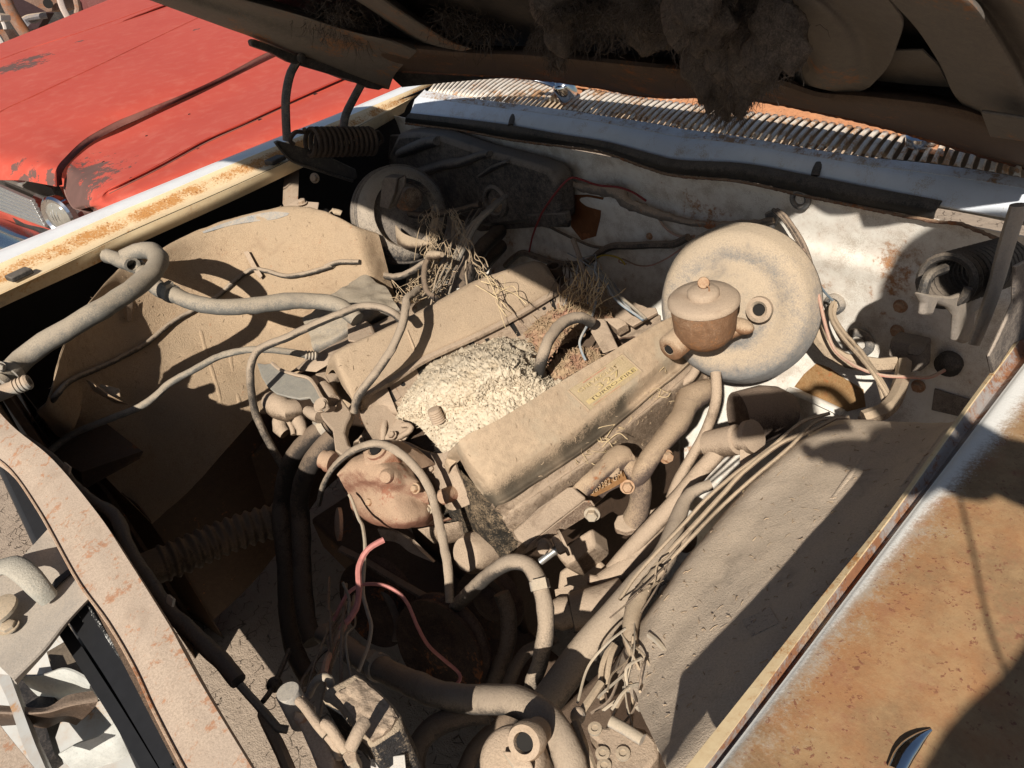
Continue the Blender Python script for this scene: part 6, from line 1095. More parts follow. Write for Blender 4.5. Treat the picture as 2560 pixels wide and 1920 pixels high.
wire('blue grey wire from the loom down into the valley', None, L('eD', [(775, 1130, -.17), (770, 1210, -.18), (800, 1310, -.19), (800, 1420, -.2), (770, 1560, -.205), (745, 1660, -.21)]) + L('c11', [(1600, 430, -.205), (1560, 500, -.21), (1540, 560, -.22), (1560, 630, -.235), (1580, 670, -.245)]), .0024, 'bluewire')
wire('pale blue wire trailing to the near valve cover', 'eD', [(845, 1250, -.19), (900, 1370, -.195), (960, 1480, -.20), (1050, 1570, -.205), (1180, 1660, -.215), (1260, 1720, -.22)], .0028, 'bluewire')
wire('dust grey wire trailing beside the pale blue one', 'eD', [(850, 1230, -.185), (920, 1320, -.19), (980, 1430, -.195), (1060, 1510, -.20), (1170, 1600, -.205), (1290, 1710, -.215)], .0032, 'hose_grey')
tubething('stick', 'broken stick leaning in the gap behind the engine', 'stick', L('eD', [(545, 900, ('y', 1.05)), (600, 1050, ('y', 1.02)), (640, 1190, ('y', .99)), (690, 1340, ('y', .96)), (740, 1480, ('y', .93)), (775, 1600, ('y', .91))]), [.006, .006, .0065, .006, .005, .004], dusty('bark', (.25, .16, .09), cover=.4), n=7)
# bundle by the booster
G = 'wires in the bundle beside the brake booster'
wire('faded red wire curving round the brake booster', 'c21', [(790, -40, ('y', 1.08)), (830, 50, ('y', 1.06)), (865, 140, ('y', 1.05)), (900, 290, ('y', 1.03)), (945, 480, ('y', 1.01)), (1000, 610, ('y', 1.0)), (1100, 690, ('y', .99)), (1200, 740, ('y', .99)), (1320, 770, ('y', 1.0)), (1480, 778, ('y', 1.03)), (1600, 780, ('y', 1.06)), (1700, 735, ('y', 1.10))], .0028, 'pinkdust', G)
wire('white wire slipping from the brake booster to the grommet', 'c21', [(880, 150, ('y', 1.06)), (920, 220, ('y', 1.09)), (985, 290, ('y', 1.13))], .0022, 'bluewire', G)
for k, (q, lab) in enumerate((([(985, 290), (965, 350), (985, 430), (1060, 540), (1150, 640), (1230, 740), (1290, 830), (1340, 930), (1300, 990), (1180, 1040)], 'outermost'), ([(995, 300), (990, 390), (1050, 490), (1150, 600), (1220, 700), (1290, 800), (1355, 930), (1350, 980), (1220, 1035)], 'second'),
                         ([(980, 300), (960, 380), (1000, 480), (1080, 580), (1160, 670), (1240, 760), (1280, 850), (1300, 950), (1260, 1010), (1140, 1045)], 'third'), ([(990, 320), (975, 420), (1030, 540), (1120, 620), (1200, 690), (1260, 780), (1320, 880), (1330, 960), (1200, 1030)], 'innermost'))):
    wire('tan dust caked wire of the bundle sagging below the grommet, %s strand' % lab, 'c21', [(a + 4 * k, b_, ('y', 1.13 - .028 * min(i, 5) + (.0 if i < 6 else -.012 * (i - 5)))) for i, (a, b_) in enumerate(q)], .0034, 'tanwire', G)
wire('fat taped loom curving below the brake booster to the fuse block', 'c21', [(860, 460, ('y', 1.06)), (900, 540, ('y', 1.05)), (970, 620, ('y', 1.04)), (1060, 670, ('y', 1.04)), (1160, 690, ('y', 1.05)), (1280, 700, ('y', 1.06)), (1390, 690, ('y', 1.08))], .013, 'tanwire', 'taped looms by the fuse block', name='wiring_loom')
wire('taped loom dropping from the fuse block to the near fender', 'c21', [(1440, 690, ('y', 1.08)), (1430, 790, ('y', 1.04)), (1400, 870, ('y', 1.0)), (1360, 950, ('y', .96)), (1290, 1010, ('y', .92)), (1180, 1045, ('y', .90))], .0125, 'tanwire', 'taped looms by the fuse block', name='wiring_loom')
m = MB(); m.slab(L('c21', [(1350, 530, ('y', 1.12)), (1565, 575, ('y', 1.12)), (1560, 740, ('y', 1.10)), (1450, 760, ('y', 1.09)), (1330, 640, ('y', 1.10))]), (0, .03, 0)); m.slab(L('c21', [(1460, 580, ('y', 1.10)), (1550, 600, ('y', 1.10)), (1545, 650, ('y', 1.09)), (1450, 640, ('y', 1.09))]), (0, .02, 0)); tag(m.build('fuse_block', MAT['black_plastic'], bevel=.004), 'black connector block on the firewall where two taped looms meet', 'connector')
m = MB(); cc = unproj(1700 + 1740 / 2.572, 640 + 680 / 2.572, ('on', 'fw', .0, 1.5)); m.lathe([(.021, 0), (.022, .014), (.012, .022), (.006, .026)], cc, (.1, -1, .1), 20); tag(m.build('rubber_plug', MAT['rubber_seal']), 'round rubber plug on the firewall at the end of the faded red wire', 'plug')
tubething('brake_pipe', 'bent dusty pipe dropping from below the brake booster past the manifold', 'pipe', L('c21', [(120, 700, ('y', .93)), (60, 790, ('y', .9)), (-30, 830, ('y', .88))]), .009, MAT['dust'])
tubething('brake_pipe', 'long dusty pipe running down between brake booster and steering shaft', 'pipe', L('c21', [(230, 750, -.20), (235, 870, -.22), (225, 960, -.24), (190, 1070, -.27), (130, 1200, -.30), (40, 1350, -.335), (-20, 1460, -.36), (-60, 1560, -.385)]), .0088, MAT['dust'])
# bottle-like column boot and the near firewall foot
m = MB(); m.lathe([(.03, -.02), (.048, -.02), (.052, .03), (.045, .06), (.028, .085), (.02, .09)], unproj(1700 + 440 / 2.572, 640 + 1030 / 2.572, ('y', .93)), (.45, .8, -.1), 26); tag(m.build('rubber_boot', dusty('dark_boot', (.06, .045, .038), dust=(.3, .22, .16), cover=.4)), 'dark rubber boot in shadow between steering shaft and near inner fender', 'boot')
# harness laid on the near inner fender edge
ONR = lambda a, b_, o=.006: (a, b_, ('on', 'ifr', o, 1.1))
for k, (dx, lab) in enumerate(((0, 'upper'), (22, 'middle'), (60, 'lower'))):
    rgw = np.random.default_rng(50 + k)
    wire('dusty wire running along the edge of the near inner fender, %s of three' % lab, None, [p + rgw.normal(size=3) * .0045 + np.array([-.004 - .006 * k, 0, .004]) for p in L('c21', [(1100 - dx, 1060, -.195), (900 - dx, 1110 + dx * .3, -.20), (700 - dx, 1260, -.205), (500 - dx, 1430, -.212), (300 - dx, 1590, -.22)])] + [p + np.array([-.004 - .006 * k, 0, .004]) for p in L('c12', [(2330 - dx, 130, -.23), (2180 - dx, 290, -.24), (2020 - dx, 470, -.25), (1920 - dx, 620, -.255)])], .0027 + .0006 * (k == 1), 'tanwire', 'wires along the near inner fender')
lm = tubething('wiring_loom', 'frayed taped loom bending down at the front of the near inner fender', 'wire', L('c12', [(2060, 380, -.235), (1960, 490, -.235), (1900, 600, -.232), (1870, 720, -.23), (1880, 840, -.23), (1940, 960, -.235), (2010, 1080, -.245), (2060, 1200, -.26), (2110, 1330, -.275), (2130, 1460, -.29)]), [.007, .009, .0105, .0105, .010, .0095, .0105, .011, .0115, .012], MAT['tanwire'], n=14, wob=.35)
G = 'loose ends by the dusty terminal block'
wire('cream wire looping beside the near inner fender to the terminal block', 'c12', [(1990, 790, -.215), (2060, 850, -.205), (2130, 950, -.20), (2175, 1080, -.20), (2180, 1220, -.205), (2140, 1340, -.21), (2085, 1430, -.215), (2050, 1540, -.22)], .0038, 'whitewire', G)
wire('grey wire tied in a loop by the terminal block', 'c12', [(1830, 1140, -.225), (1920, 1120, -.215), (2020, 1105, -.205), (2110, 1085, -.20), (2130, 1050, -.20), (2090, 1045, -.20), (2040, 1100, -.205), (1990, 1190, -.215), (1910, 1265, -.225)], .0042, 'hose_grey', G)
wire('dark forked wire beside the grey loop', 'c12', [(2110, 960, -.20), (2070, 1030, -.205), (2030, 1110, -.21)], .0025, 'blackwire', G)
wire('dusty wire left of the taped loom, hanging straight', 'c12', [(1760, 850, -.235), (1710, 920, -.235), (1680, 1020, -.24), (1680, 1140, -.245), (1690, 1230, -.25)], .0036, 'tanwire', G)
wire('dusty wire hanging beside the straight one', 'c12', [(1770, 860, -.235), (1740, 930, -.235), (1720, 1040, -.24), (1720, 1110, -.245)], .0036, 'tanwire', G)
wire('white tipped wire slanting down to the canister', 'c12', [(1680, 1100, -.235), (1620, 1190, -.235), (1560, 1280, -.235), (1520, 1330, -.235)], .005, 'tanwire', G)
wire('tan strap wire beside the fat radiator hose', 'c12', [(1510, 1350, -.22), (1560, 1480, -.225), (1620, 1646, -.23), (1680, 1800, -.235)], .0055, 'tanwire', G)
m = MB(); m.ball(L('c12', [(1530, 1310, -.233)])[0], .0095, 12, 8, (.8, 1, 1.4)); tag(m.build('wire_end_cap', dusty('grey_cap', (.42, .38, .33), cover=.3)), 'small grey cap on the end of the slanting white tipped wire', 'cap')  # plain grey cap over the end of the wire
# near wing front corner: brackets hanging on the far inner fender
m = MB(); m.slab(L('c01', [(1575, -20, ('on', 'ifl', .012, 1.6)), (1610, -25, ('on', 'ifl', .012, 1.6)), (1660, 70, ('on', 'ifl', .014, 1.6)), (1700, 130, ('on', 'ifl', .014, 1.6)), (1680, 150, ('on', 'ifl', .012, 1.6)), (1640, 100, ('on', 'ifl', .012, 1.6))]), (0, 0, -.003)); tag(m.build('hose_clip', MAT['dust'], bevel=.001), 'flat metal clip holding the thin vacuum hose', 'clip')
m = MB(); m.slab(L('c01', [(788, 290, ('on', 'ifl', .010, 1.6)), (835, 280, ('on', 'ifl', .010, 1.6)), (828, 420, ('on', 'ifl', .010, 1.6)), (795, 425, ('on', 'ifl', .010, 1.6))]), (0, 0, -.005)); tag(m.build('hanger_strip', MAT['dust'], bevel=.002), 'short metal hanger strip below the thick heater hose', 'clip')
m = MB(); m.slab(L('c01', [(545, 790, -.13), (570, 800, -.13), (680, 880, -.15), (775, 930, -.165), (700, 925, -.17), (600, 870, -.155)]), (-.008, .01, -.02)); m.slab(L('c01', [(640, 820, -.15), (770, 850, -.16), (772, 905, -.168), (690, 900, -.165), (640, 860, -.155)]), (0, 0, -.003)); tag(m.build('angle_bracket', MAT['apron'], bevel=.002), 'bent bracket with a round hole on the far inner fender', 'bracket')
for (a, b_, lab) in ((430, 1365, 'nearer the battery tray'), (1095, 570, 'further along the cross bar')):
    c_ = 'c01' if b_ > 1000 else 'c02'; m = MB(); q = L(c_, [(a - 20, b_ - 40, -.03), (a + 18, b_ - 10, -.03), (a + 8, b_ + 40, -.035), (a - 28, b_ + 10, -.035)]); m.slab(q, (0, .002, -.002)); tag(m.build('cable_tab', dusty('pale_tab', (.6, .52, .38), cover=.3)), 'small pale tab catching the sun behind the cross bar, ' + lab, 'tab')

for k, (dx, lab) in enumerate(((0, 'outer'), (24, 'inner'))):
    wire('black cable curving down from the firewall clip behind the booster, %s one' % lab, 'c20', [(600 + dx, 1350, ('y', 1.12)), (650 + dx, 1390, ('y', 1.11)), (710 + dx, 1470, ('y', 1.10)), (770 + dx, 1570, ('y', 1.09)), (805 + dx, 1660, ('y', 1.08)), (830 + dx, 1750, ('y', 1.07))], .0042, 'blackwire', 'cables behind the booster')
# frayed wiring: many thin wires fanning out of a loom, one tangle each
def tangle(label, roots, tips, n, r, sag, seed, mats, amp=.006):
    rg = np.random.default_rng(seed); base = np.mean(np.array(roots), 0); T_ = thing('wire_tangle', label, 'wires', base)
    for k in range(n):
        a, b_ = np.array(roots[rg.integers(len(roots))]) + rg.normal(size=3) * .006, np.array(tips[rg.integers(len(tips))]) + rg.normal(size=3) * .014
        q = [a + (b_ - a) * t + rg.normal(size=3) * amp * math.sin(math.pi * t) + np.array([0, 0, sag * math.sin(math.pi * t) * rg.uniform(-.6, 1)]) for t in np.linspace(0, 1, 4)]
        mb = MB(); mb.tube(q, r * rg.uniform(.6, 1.4), n=6, step=.005); mb.build('strand', MAT[mats[rg.integers(len(mats))]], T_)
tangle('snarl of thin frayed wires spilling over the terminal block', L('c12', [(1900, 860, -.225), (1860, 760, -.225), (1960, 960, -.225)]), L('c12', [(1700, 1290, -.235), (1640, 1190, -.235), (1780, 1330, -.23), (1960, 1420, -.225), (2080, 1400, -.22), (1850, 1240, -.215)]), 18, .0014, .018, 31, ['tanwire', 'tanwire', 'blackwire', 'whitewire', 'hose_grey'])
tangle('frayed wires strewn along the near inner fender above the taped loom', L('c12', [(2020, 430, -.228), (2100, 330, -.225)]), L('c12', [(1880, 700, -.222), (1930, 760, -.22), (1840, 640, -.226), (2010, 640, -.215)]), 5, .0012, .003, 32, ['tanwire', 'blackwire'], .003)
tangle('loose wires hanging behind the engine by the straw tuft', L('eD', [(600, 1090, ('y', 1.04)), (760, 1080, ('y', 1.04)), (480, 1100, ('y', 1.03))]), L('c11', [(1480, 330, -.22), (1600, 330, -.22), (1720, 260, -.22), (1840, 330, -.22), (1400, 240, -.2), (1980, 420, -.23)]), 20, .0015, .02, 33, ['tanwire', 'blackwire', 'bluewire', 'tanwire'])
tangle('wires dangling from the heater port to the far manifold', L('eC', [(1640, 560, ('y', 1.0)), (1560, 700, ('y', .95))]), L('eC', [(1250, 1350, -.18), (1150, 1480, -.18), (1380, 1280, -.18), (1500, 1180, -.18)]), 14, .0016, .02, 34, ['hose_grey', 'blackwire', 'tanwire'])
tangle('thin wires crossing the shaded gap under the pink cable', L('c12', [(60, 560, -.30), (0, 700, -.30), (-60, 420, -.32)]), L('c02', [(2050, 1010, -.2), (1960, 1180, -.18), (2150, 1180, -.16)]), 9, .0018, .02, 35, ['blackwire', 'tanwire', 'hose_grey'])
for c_, pt, pn, r_, lab in (('eA', (700, 855, -.272), (660, 880, -.275), .0205, 'on the outer black hose by the forked arm'), ('c12', (250, 1000, -.365), (420, 1080, -.33), .019, 'on the shaded end of the fat radiator hose'), ('c01', (1100, 240, -.052), (1220, 290, -.06), .018, 'on the S shaped heater hose'), ('c12', (1285, 470, -.24), (1322, 640, -.26), .0125, 'on the arched hose in front of the engine')):
    A_, B__ = L(c_, [pt, pn]); dd = unit(B__ - A_); m = MB(); m.lathe([(r_ * .97, -.006), (r_ * 1.06, -.006), (r_ * 1.06, .006), (r_ * .97, .006)], A_, dd, 26); sd_ = unit(np.cross(dd, [0, 0, 1])); upq = np.cross(sd_, dd); m.box(A_ + upq * r_ * 1.1, dd * .007, sd_ * .009, upq * .004); tag(m.build('hose_clamp', MAT['clamp']), 'steel band clamp ' + lab, 'hose clamp')
# ================================================================ FRONT ELECTRICAL PIECES
rel = thing('relay_box', 'black relay box with thick dusty lid and pale label, beside the wire hook', 'relay', unproj(900, 1800, -.2))
z0 = -.08
m = MB(); tp_ = Lz('eF', [(1050, 325), (1300, 520), (1540, 750), (1668, 920), (1690, 1070), (1450, 1230), (1240, 1370), (1100, 1240), (940, 1000), (800, 830), (560, 720), (620, 560), (860, 440)], z0)
m.slab(tp_, (.004, 0, -.075)); m.build('case', dusty('black_relay_case', (.03, .03, .032), dust=(.46, .36, .25), cover=.30, up=.9, soft=.15, bs=1.0), rel, bevel=.004)
m = MB(); m.sheet([Lz('eF', [(1080, 400), (1300, 580), (1520, 790), (1630, 960)], z0 + .002), Lz('eF', [(940, 520), (1150, 760), (1350, 980), (1500, 1120)], z0 + .004), Lz('eF', [(760, 640), (960, 880), (1120, 1130), (1270, 1290)], z0 + .002)], 30, 26, .004, rough=.0025, rs=130); m.build('dust_cake', MAT['dust'], rel)
m = MB(); q = L('eF', [(1250, 1545, z0 - .03), (1720, 1480, z0 - .03), (1735, 1646, z0 - .045), (1740, 1760, z0 - .05), (1260, 1760, z0 - .05)]); m.slab(q, (-.001, .001, -.001)); m.build('label', dusty('pale_label', (.52, .5, .46), dust=(.5, .45, .38), cover=.3), rel)
m = MB(); m.lathe([(.0, -.045), (.0115, -.045), (.0115, -.002), (.0105, 0), (.001, .0005)], unproj(719, 1728, -.055), (-.05, .05, 1), 28); tag(m.build('condenser_can', dusty('grey_can', (.33, .31, .28), dust=(.42, .37, .30), cover=.35, up=.3, bs=.2)), 'small grey capacitor can beside the wire hook', 'capacitor')
m = MB(); m.slab(Lz('eF', [(190, 850), (330, 900), (480, 1060), (640, 1270), (745, 1470), (750, 1560), (690, 1680), (600, 1760), (500, 1640), (420, 1430), (340, 1250), (230, 1000), (170, 990)], -.07), (0, .002, -.05)); tag(m.build('horn_plate', MAT['support'], bevel=.004), 'rusty tan horn plate with slots beside the grey capacitor can', 'horn')
m = MB()
m.tube(L('eF', [(250, 720, -.055), (330, 800, -.055), (420, 920, -.055), (520, 1060, -.055), (640, 1200, -.06)]), .0045, n=10); m.tube(L('eF', [(600, 1040, -.055), (680, 1090, -.055), (760, 1200, -.06), (840, 1320, -.065), (920, 1420, -.07)]), .005, n=10); m.tube(L('eF', [(650, 1210, -.06), (740, 1320, -.065), (790, 1420, -.07), (800, 1500, -.073), (860, 1500, -.075)]), .004, n=10)
m.tube(L('eF', [(1180, 1020, -.055), (1110, 1110, -.053), (1040, 1250, -.055), (970, 1390, -.06)]), .006, n=12); m.slab(Lz('eF', [(860, 1490), (930, 1370), (1050, 1420), (1060, 1560), (930, 1620)], -.067), (0, 0, -.02)); m.slab(Lz('eF', [(230, 640), (300, 640), (480, 800), (480, 870), (430, 860), (300, 740)], -.063), (0, 0, -.004))
tag(m.build('terminal_cluster', dusty('cream_terminals', (.5, .43, .32), cover=.5), bevel=.0012), 'cluster of cream terminals and straps between horn plate and relay box', 'terminal')
m = MB(); m.tube(L('c02', [(1860, 890, -.24), (1800, 1030, -.22), (1740, 1150, -.20), (1690, 1220, -.19)]), .0032, n=8); m.ball(L('c02', [(1765, 1110, -.205)])[0], .0095, 10, 8); tag(m.build('threaded_rod', MAT['black_steel']), 'thin black rod with a nut standing over the sunlit ground', 'rod')
wire('black loom with a white sheath running down behind the cross bar', None, L('c02', [(1500, 1060, -.075), (1560, 1130, -.08), (1630, 1210, -.085), (1720, 1310, -.09), (1790, 1390, -.095), (1850, 1400, -.1)]), .0042, 'hose_grey')
wire('tan strap hanging behind the lower end of the cross bar', None, L('c02', [(1690, 1290, -.10), (1740, 1400, -.10), (1800, 1520, -.10), (1860, 1660, -.10), (1900, 1760, -.1)]), .006, 'tanwire')
can = thing('dusty_canister', 'dusty round canister with an open ring neck at the bottom of the view', 'canister', unproj(1270, 1880, -.24)); ax_ = unit((.25, -.35, 1))
cb = unproj(1275, 1900, -.185)
m = MB(); m.lathe([(.0, -.08), (.033, -.08), (.0345, -.01), (.031, -.001), (.026, .002), (.012, .003)], cb, ax_, 36); m.build('body', MAT['dust'], can)
nb = unproj(1318, 1850, -.165); a2 = unit((.35, -.75, .75)); m = MB(); m.lathe([(.014, -.03), (.015, -.008), (.0185, -.006), (.019, .004), (.017, .009), (.0105, .010), (.0095, -.002)], nb, a2, 30); m.build('neck_ring', dusty('tan_ring', (.30, .20, .12), cover=.55), can)
m = MB(); m.lathe([(.009, 0), (.009, .0065)], nb, a2, 20); m.build('neck_hole', PORT, can)
m = MB(); m.slab(L('c12', [(1040, 1530, -.17), (1110, 1540, -.168), (1230, 1600, -.172), (1240, 1646, -.175), (1120, 1646, -.175)]), (0, 0, -.01)); m.build('terminal', dusty('pale_terminal', (.5, .44, .34), cover=.4), can, bevel=.002)
tb = thing('terminal_block', 'dusty rounded terminal block with screws and a grey bar below the taped loom', 'terminal block', unproj(1560, 1860, -.26)); zt = -.215
m = MB(); m.slab(Lz('c12', [(1590, 1390), (1640, 1370), (1720, 1380), (1740, 1330), (1960, 1390), (2040, 1470), (2050, 1560), (1990, 1640), (1900, 1720), (1660, 1740), (1650, 1600), (1670, 1480), (1610, 1430)], zt), (0, 0, -.03)); m.build('body', MAT['dust'], tb, bevel=.004)
m = MB(); m.tube(Lz('c12', [(1740, 1345), (1840, 1400), (1945, 1465)], zt + .006), .0065, n=12, flat=.8); m.build('bar', MAT['clamp'], tb)
m = MB()
for a, b_ in ((1690, 1560), (1820, 1560), (1700, 1640), (1640, 1400)): m.lathe([(.0075, 0), (.0075, .003), (.004, .0035), (.004, .002)], unproj(850 + a / 2.572, 1280 + b_ / 2.572, zt), (0, 0, 1), 14)
m.build('screw', MAT['zinc_bolt'], tb)

# ================================================================ ROOTS, STRAW, FIBRES
def strands(name, label, cat, ends, n, r, spread, mat, seed, grp=None, mid=None):
    rg = np.random.default_rng(seed); mb = MB()
    for _ in range(n):
        a, b_ = ends[rg.integers(len(ends))]; a = a + rg.normal(size=3) * spread; b_ = b_ + rg.normal(size=3) * spread * 1.5; q = []
        for t in np.linspace(0, 1, 5): q.append(a * (1 - t) + b_ * t + rg.normal(size=3) * spread * (.8 * math.sin(math.pi * t)))
        mb.tube(q, r * rg.uniform(.6, 1.4), n=4, step=.004)
    return tag(mb.build(name, mat), label, cat, grp)
rc = L('eC', [(1180, 640, ('y', 0.850)), (1200, 900, ('y', 0.810)), (1230, 1200, ('y', 0.780)), (1150, 1050, ('y', 0.790)), (1350, 600, ('y', 0.860)), (1500, 900, ('y', 0.810)), (1640, 1200, ('y', 0.790)), (1340, 1000, ('y', 0.810)), (1000, 1400, ('y', 0.750)), (1250, 1450, ('y', 0.750)), (1700, 1310, ('y', 0.770)), (1980, 1600, -.17), (880, 1470, -.19), (700, 1420, -.2)])
ROOT = dusty('tan_fibre', (.36, .25, .14), dust=(.48, .36, .23), cover=.5, bs=.2)
strands('root_tangle', 'tangle of fine tan fibres hanging down from the blower', 'fibre tangle', [(rc[0], rc[1]), (rc[0], rc[3]), (rc[4], rc[7]), (rc[1], rc[2]), (rc[3], rc[2])], 46, .0006, .013, ROOT, 2)
strands('fibre_strands', 'long tan strands stretched from the loom to the far valve cover', 'fibre strands', [(rc[4], rc[5]), (rc[5], rc[6]), (rc[6], rc[10])], 18, .0007, .006, ROOT, 3)
strands('fibre_strands', 'looping pale strands lying over the far valve cover', 'fibre strands', [(rc[10], rc[11])], 7, .0009, .011, MAT['straw'], 4)
strands('root_tangle', 'knot of fibres behind the far exhaust manifold below the blower', 'fibre tangle', [(rc[8], rc[9]), (rc[2], rc[8]), (rc[12], rc[13]), (rc[8], rc[12])], 36, .0007, .014, ROOT, 5)
g0 = L('c11', [(1470, 340, -.24), (1500, 130, -.15), (1560, 330, -.24), (1660, 200, -.17), (1600, 420, -.24), (1690, 130, -.15), (1530, 110, -.14), (1480, 180, -.17)])
strands('dry_grass', 'tuft of dry straw standing behind the nest', 'dry grass', [(g0[0], g0[1]), (g0[2], g0[6]), (g0[0], g0[7]), (g0[2], g0[3]), (g0[4], g0[5])], 34, .0007, .009, MAT['straw'], 6)
st2 = L('c11', [(2000, 880, -.29), (1700, 1080, -.29), (1480, 1290, -.29), (1300, 1400, -.292), (1600, 1230, -.295), (1900, 960, -.295)])
strands('dry_grass', 'bits of straw lying in the groove below the lettered valve cover', 'dry grass', [(st2[0], st2[0] + (.0, .03, .01)), (st2[1], st2[1] + (.01, .03, .012)), (st2[2], st2[2] + (.01, .03, .014)), (st2[3], st2[3] + (-.01, .02, .012)), (st2[4], st2[4] + (.01, .03, .01)), (st2[5], st2[5] + (0, .03, .01))], 110, .0006, .013, MAT['straw'], 7)
lo_ = L('eC', [(1850, 480, ('y', 1.000)), (1700, 620, ('y', 0.920)), (1560, 760, ('y', 0.880)), (1430, 1000, ('y', 0.840)), (1300, 1250, ('y', 0.810)), (1180, 1450, ('y', 0.780))])
for k in range(3): tubething('cable', 'flat grey cable from the heater port down to the engine, strand %s' % ('on the left', 'in the middle', 'on the right')[k], 'cable', [p + np.array([.012 * (k - 1), .004 * k, .006 * (k - 1)]) for p in lo_], .0048, MAT['hose_grey' if k != 1 else 'hose'], 'cables from the heater port', n=8)
hose('thin hose sagging under the blower to a brass elbow', 'eC', [(430, 1080, ('y', 0.790)), (480, 1150, ('y', 0.770)), (560, 1220, ('y', 0.750)), (700, 1275, ('y', 0.740)), (830, 1270, ('y', 0.740)), (960, 1210, ('y', 0.750)), (1090, 1130, ('y', 0.760))], .0088, 'hose')
hose('short dark hose dropping from the elbow to the far valve cover', 'eC', [(1110, 1080, ('y', 0.760)), (1075, 1180, ('y', 0.740)), (1065, 1300, ('y', 0.720)), (1090, 1420, ('y', 0.710)), (1160, 1480, ('y', 0.710)), (1215, 1530, ('y', 0.720))], .0068, 'hose_dark')
m = MB(); m.tube(L('eC', [(1110, 1110, ('y', 0.760)), (1130, 1055, ('y', 0.760)), (1180, 1055, ('y', 0.760)), (1250, 1050, ('y', 0.760))]), [.009, .0095, .009, .0055], n=12); tag(m.build('pipe_elbow', MAT['tanwire']), 'dust caked elbow below the blower with a small pipe end', 'pipe fitting')
hose('dark flat hose hanging in a curve across the face of the heater box', 'eC', [(740, 560, ('y', 0.890)), (850, 610, ('y', 0.890)), (1000, 650, ('y', 0.900)), (1200, 645, ('y', 0.930)), (1450, 590, ('y', 0.970)), (1640, 540, ('y', 0.990))], .0085, 'hose_dark')
hose('fat dark hose behind the engine by the heater box', 'eC', [(1500, 1300, ('y', .98)), (1560, 1150, ('y', 1.0)), (1650, 1000, ('y', 1.03)), (1760, 880, ('y', 1.08)), (1840, 800, ('y', 1.12))], .022, 'hose_dark', n=16)
hose('second fat dark hose behind the engine, lower of the two', 'eC', [(1480, 1400, ('y', .98)), (1640, 1200, ('y', 1.02)), (1760, 1060, ('y', 1.07)), (1850, 960, ('y', 1.12))], .020, 'hose_dark', n=16)

# ================================================================ LITTER: bits of twig and grit lying on the flat panels
def litter(nm, surf, box, n, ln, r, seed, mat):
    rg = np.random.default_rng(seed); mb = MB(); k = 0
    while k < n:
        px, py = rg.uniform(box[0], box[2]), rg.uniform(box[1], box[3]); k += 1
        d = ray(px, py); hit = SURF[surf].ray_cast(Vector(CAM), Vector(d))
        if hit[0] is None: continue
        nn = np.array(hit[1]); nn = nn if np.dot(nn, d) < 0 else -nn; c = np.array(hit[0]) + nn * .001
        t1 = unit(np.cross(nn, rg.normal(size=3))); l = ln * rg.uniform(.3, 1.3); t2 = unit(t1 + rg.normal(size=3) * .4 - nn * 0)
        mb.tube([c, c + t1 * l * .5 + nn * .0008, c + t1 * l * .5 + t2 * l * .5], r * rg.uniform(.6, 1.6), n=4, raw=True)
    return mb.build(nm, mat, kind='stuff')
LT = dusty('twig_bits', (.20, .13, .08), dust=(.46, .34, .22), cover=.4)
for nm, sf, bx, n, sd in (('twig_litter', 'ifl', (100, 520, 980, 1050), 420, 21), ('twig_litter', 'ifr', (1560, 1040, 2400, 1800), 420, 22), ('twig_litter', 'vcr', (1140, 780, 1740, 1260), 160, 23), ('twig_litter', 'ledge', (1240, 880, 1780, 1330), 700, 24), ('twig_litter', 'vcl', (840, 650, 1400, 1000), 120, 25), ('twig_litter', 'hdl', (890, 700, 1480, 1080), 200, 26)):
    tag(litter(nm, sf, bx, n, .008, .0004, sd, LT), {'ifl': 'bits of twig and grit on the far inner fender', 'ifr': 'bits of twig and grit on the near inner fender', 'vcr': 'grit on the lettered valve cover', 'ledge': 'twig litter on the ledge below the lettered valve cover', 'vcl': 'grit on the far valve cover', 'hdl': 'grit on the far cylinder head ports'}[sf], 'litter')
# ================================================================ THE RED CAR BEYOND
def redpaint(name='faded_red_paint', chips=()):
    m, t, b = newmat(name); co = world_pos(t)
    big = noise_n(t, co, 2.2, 4); mid = noise_n(t, co, 18, 5, .65, .3); fine = noise_n(t, co, 190, 3)
    col = mixc(t, big, (.44, .056, .034), (.51, .092, .060)); col = mixc(t, mth(t, 'MULTIPLY', step_n(t, mid, .45, .75), .35), col, (.60, .19, .13)); col = mixc(t, mth(t, 'MULTIPLY', fine, .25), col, (.44, .08, .05))
    x = noise_n(t, co, 26, 6, .75, .2); acc = None
    for (p, r) in chips:
        n = N(t, 'VectorMath'); n.operation = 'DISTANCE'; t.links.new(co, n.inputs[0]); n.inputs[1].default_value = tuple(p)
        d = mth(t, 'SUBTRACT', 1.0, mth(t, 'DIVIDE', n.outputs['Value'], r)); acc = d if acc is None else mth(t, 'MAXIMUM', acc, d)
    f = step_n(t, mth(t, 'ADD', mth(t, 'MULTIPLY', x, 1.15), -.82), .0, .02)
    if acc is not None: f = mth(t, 'MAXIMUM', f, step_n(t, mth(t, 'ADD', acc, mth(t, 'MULTIPLY', mth(t, 'SUBTRACT', x, .5), 3.2)), .38, .46))
    col = mixc(t, f, col, mixc(t, mid, (.10, .055, .045), (.17, .09, .075)))
    t.links.new(col, b.inputs['Base Color']); t.links.new(mixc(t, f, (.58,) * 3, (.85,) * 3), b.inputs['Roughness']); b.inputs['Specular IOR Level'].default_value = .25
    bump(t, b, fine, .12, .001); return m
hA = [(139, 466, .0), (140, 424, .045), (165, 391, .05), (216, 345, .055), (292, 303, .06), (350, 279, .065), (470, 230, .07), (560, 188, .075), (661, 134, .08), (760, 90, .085), (900, 28, .09)]
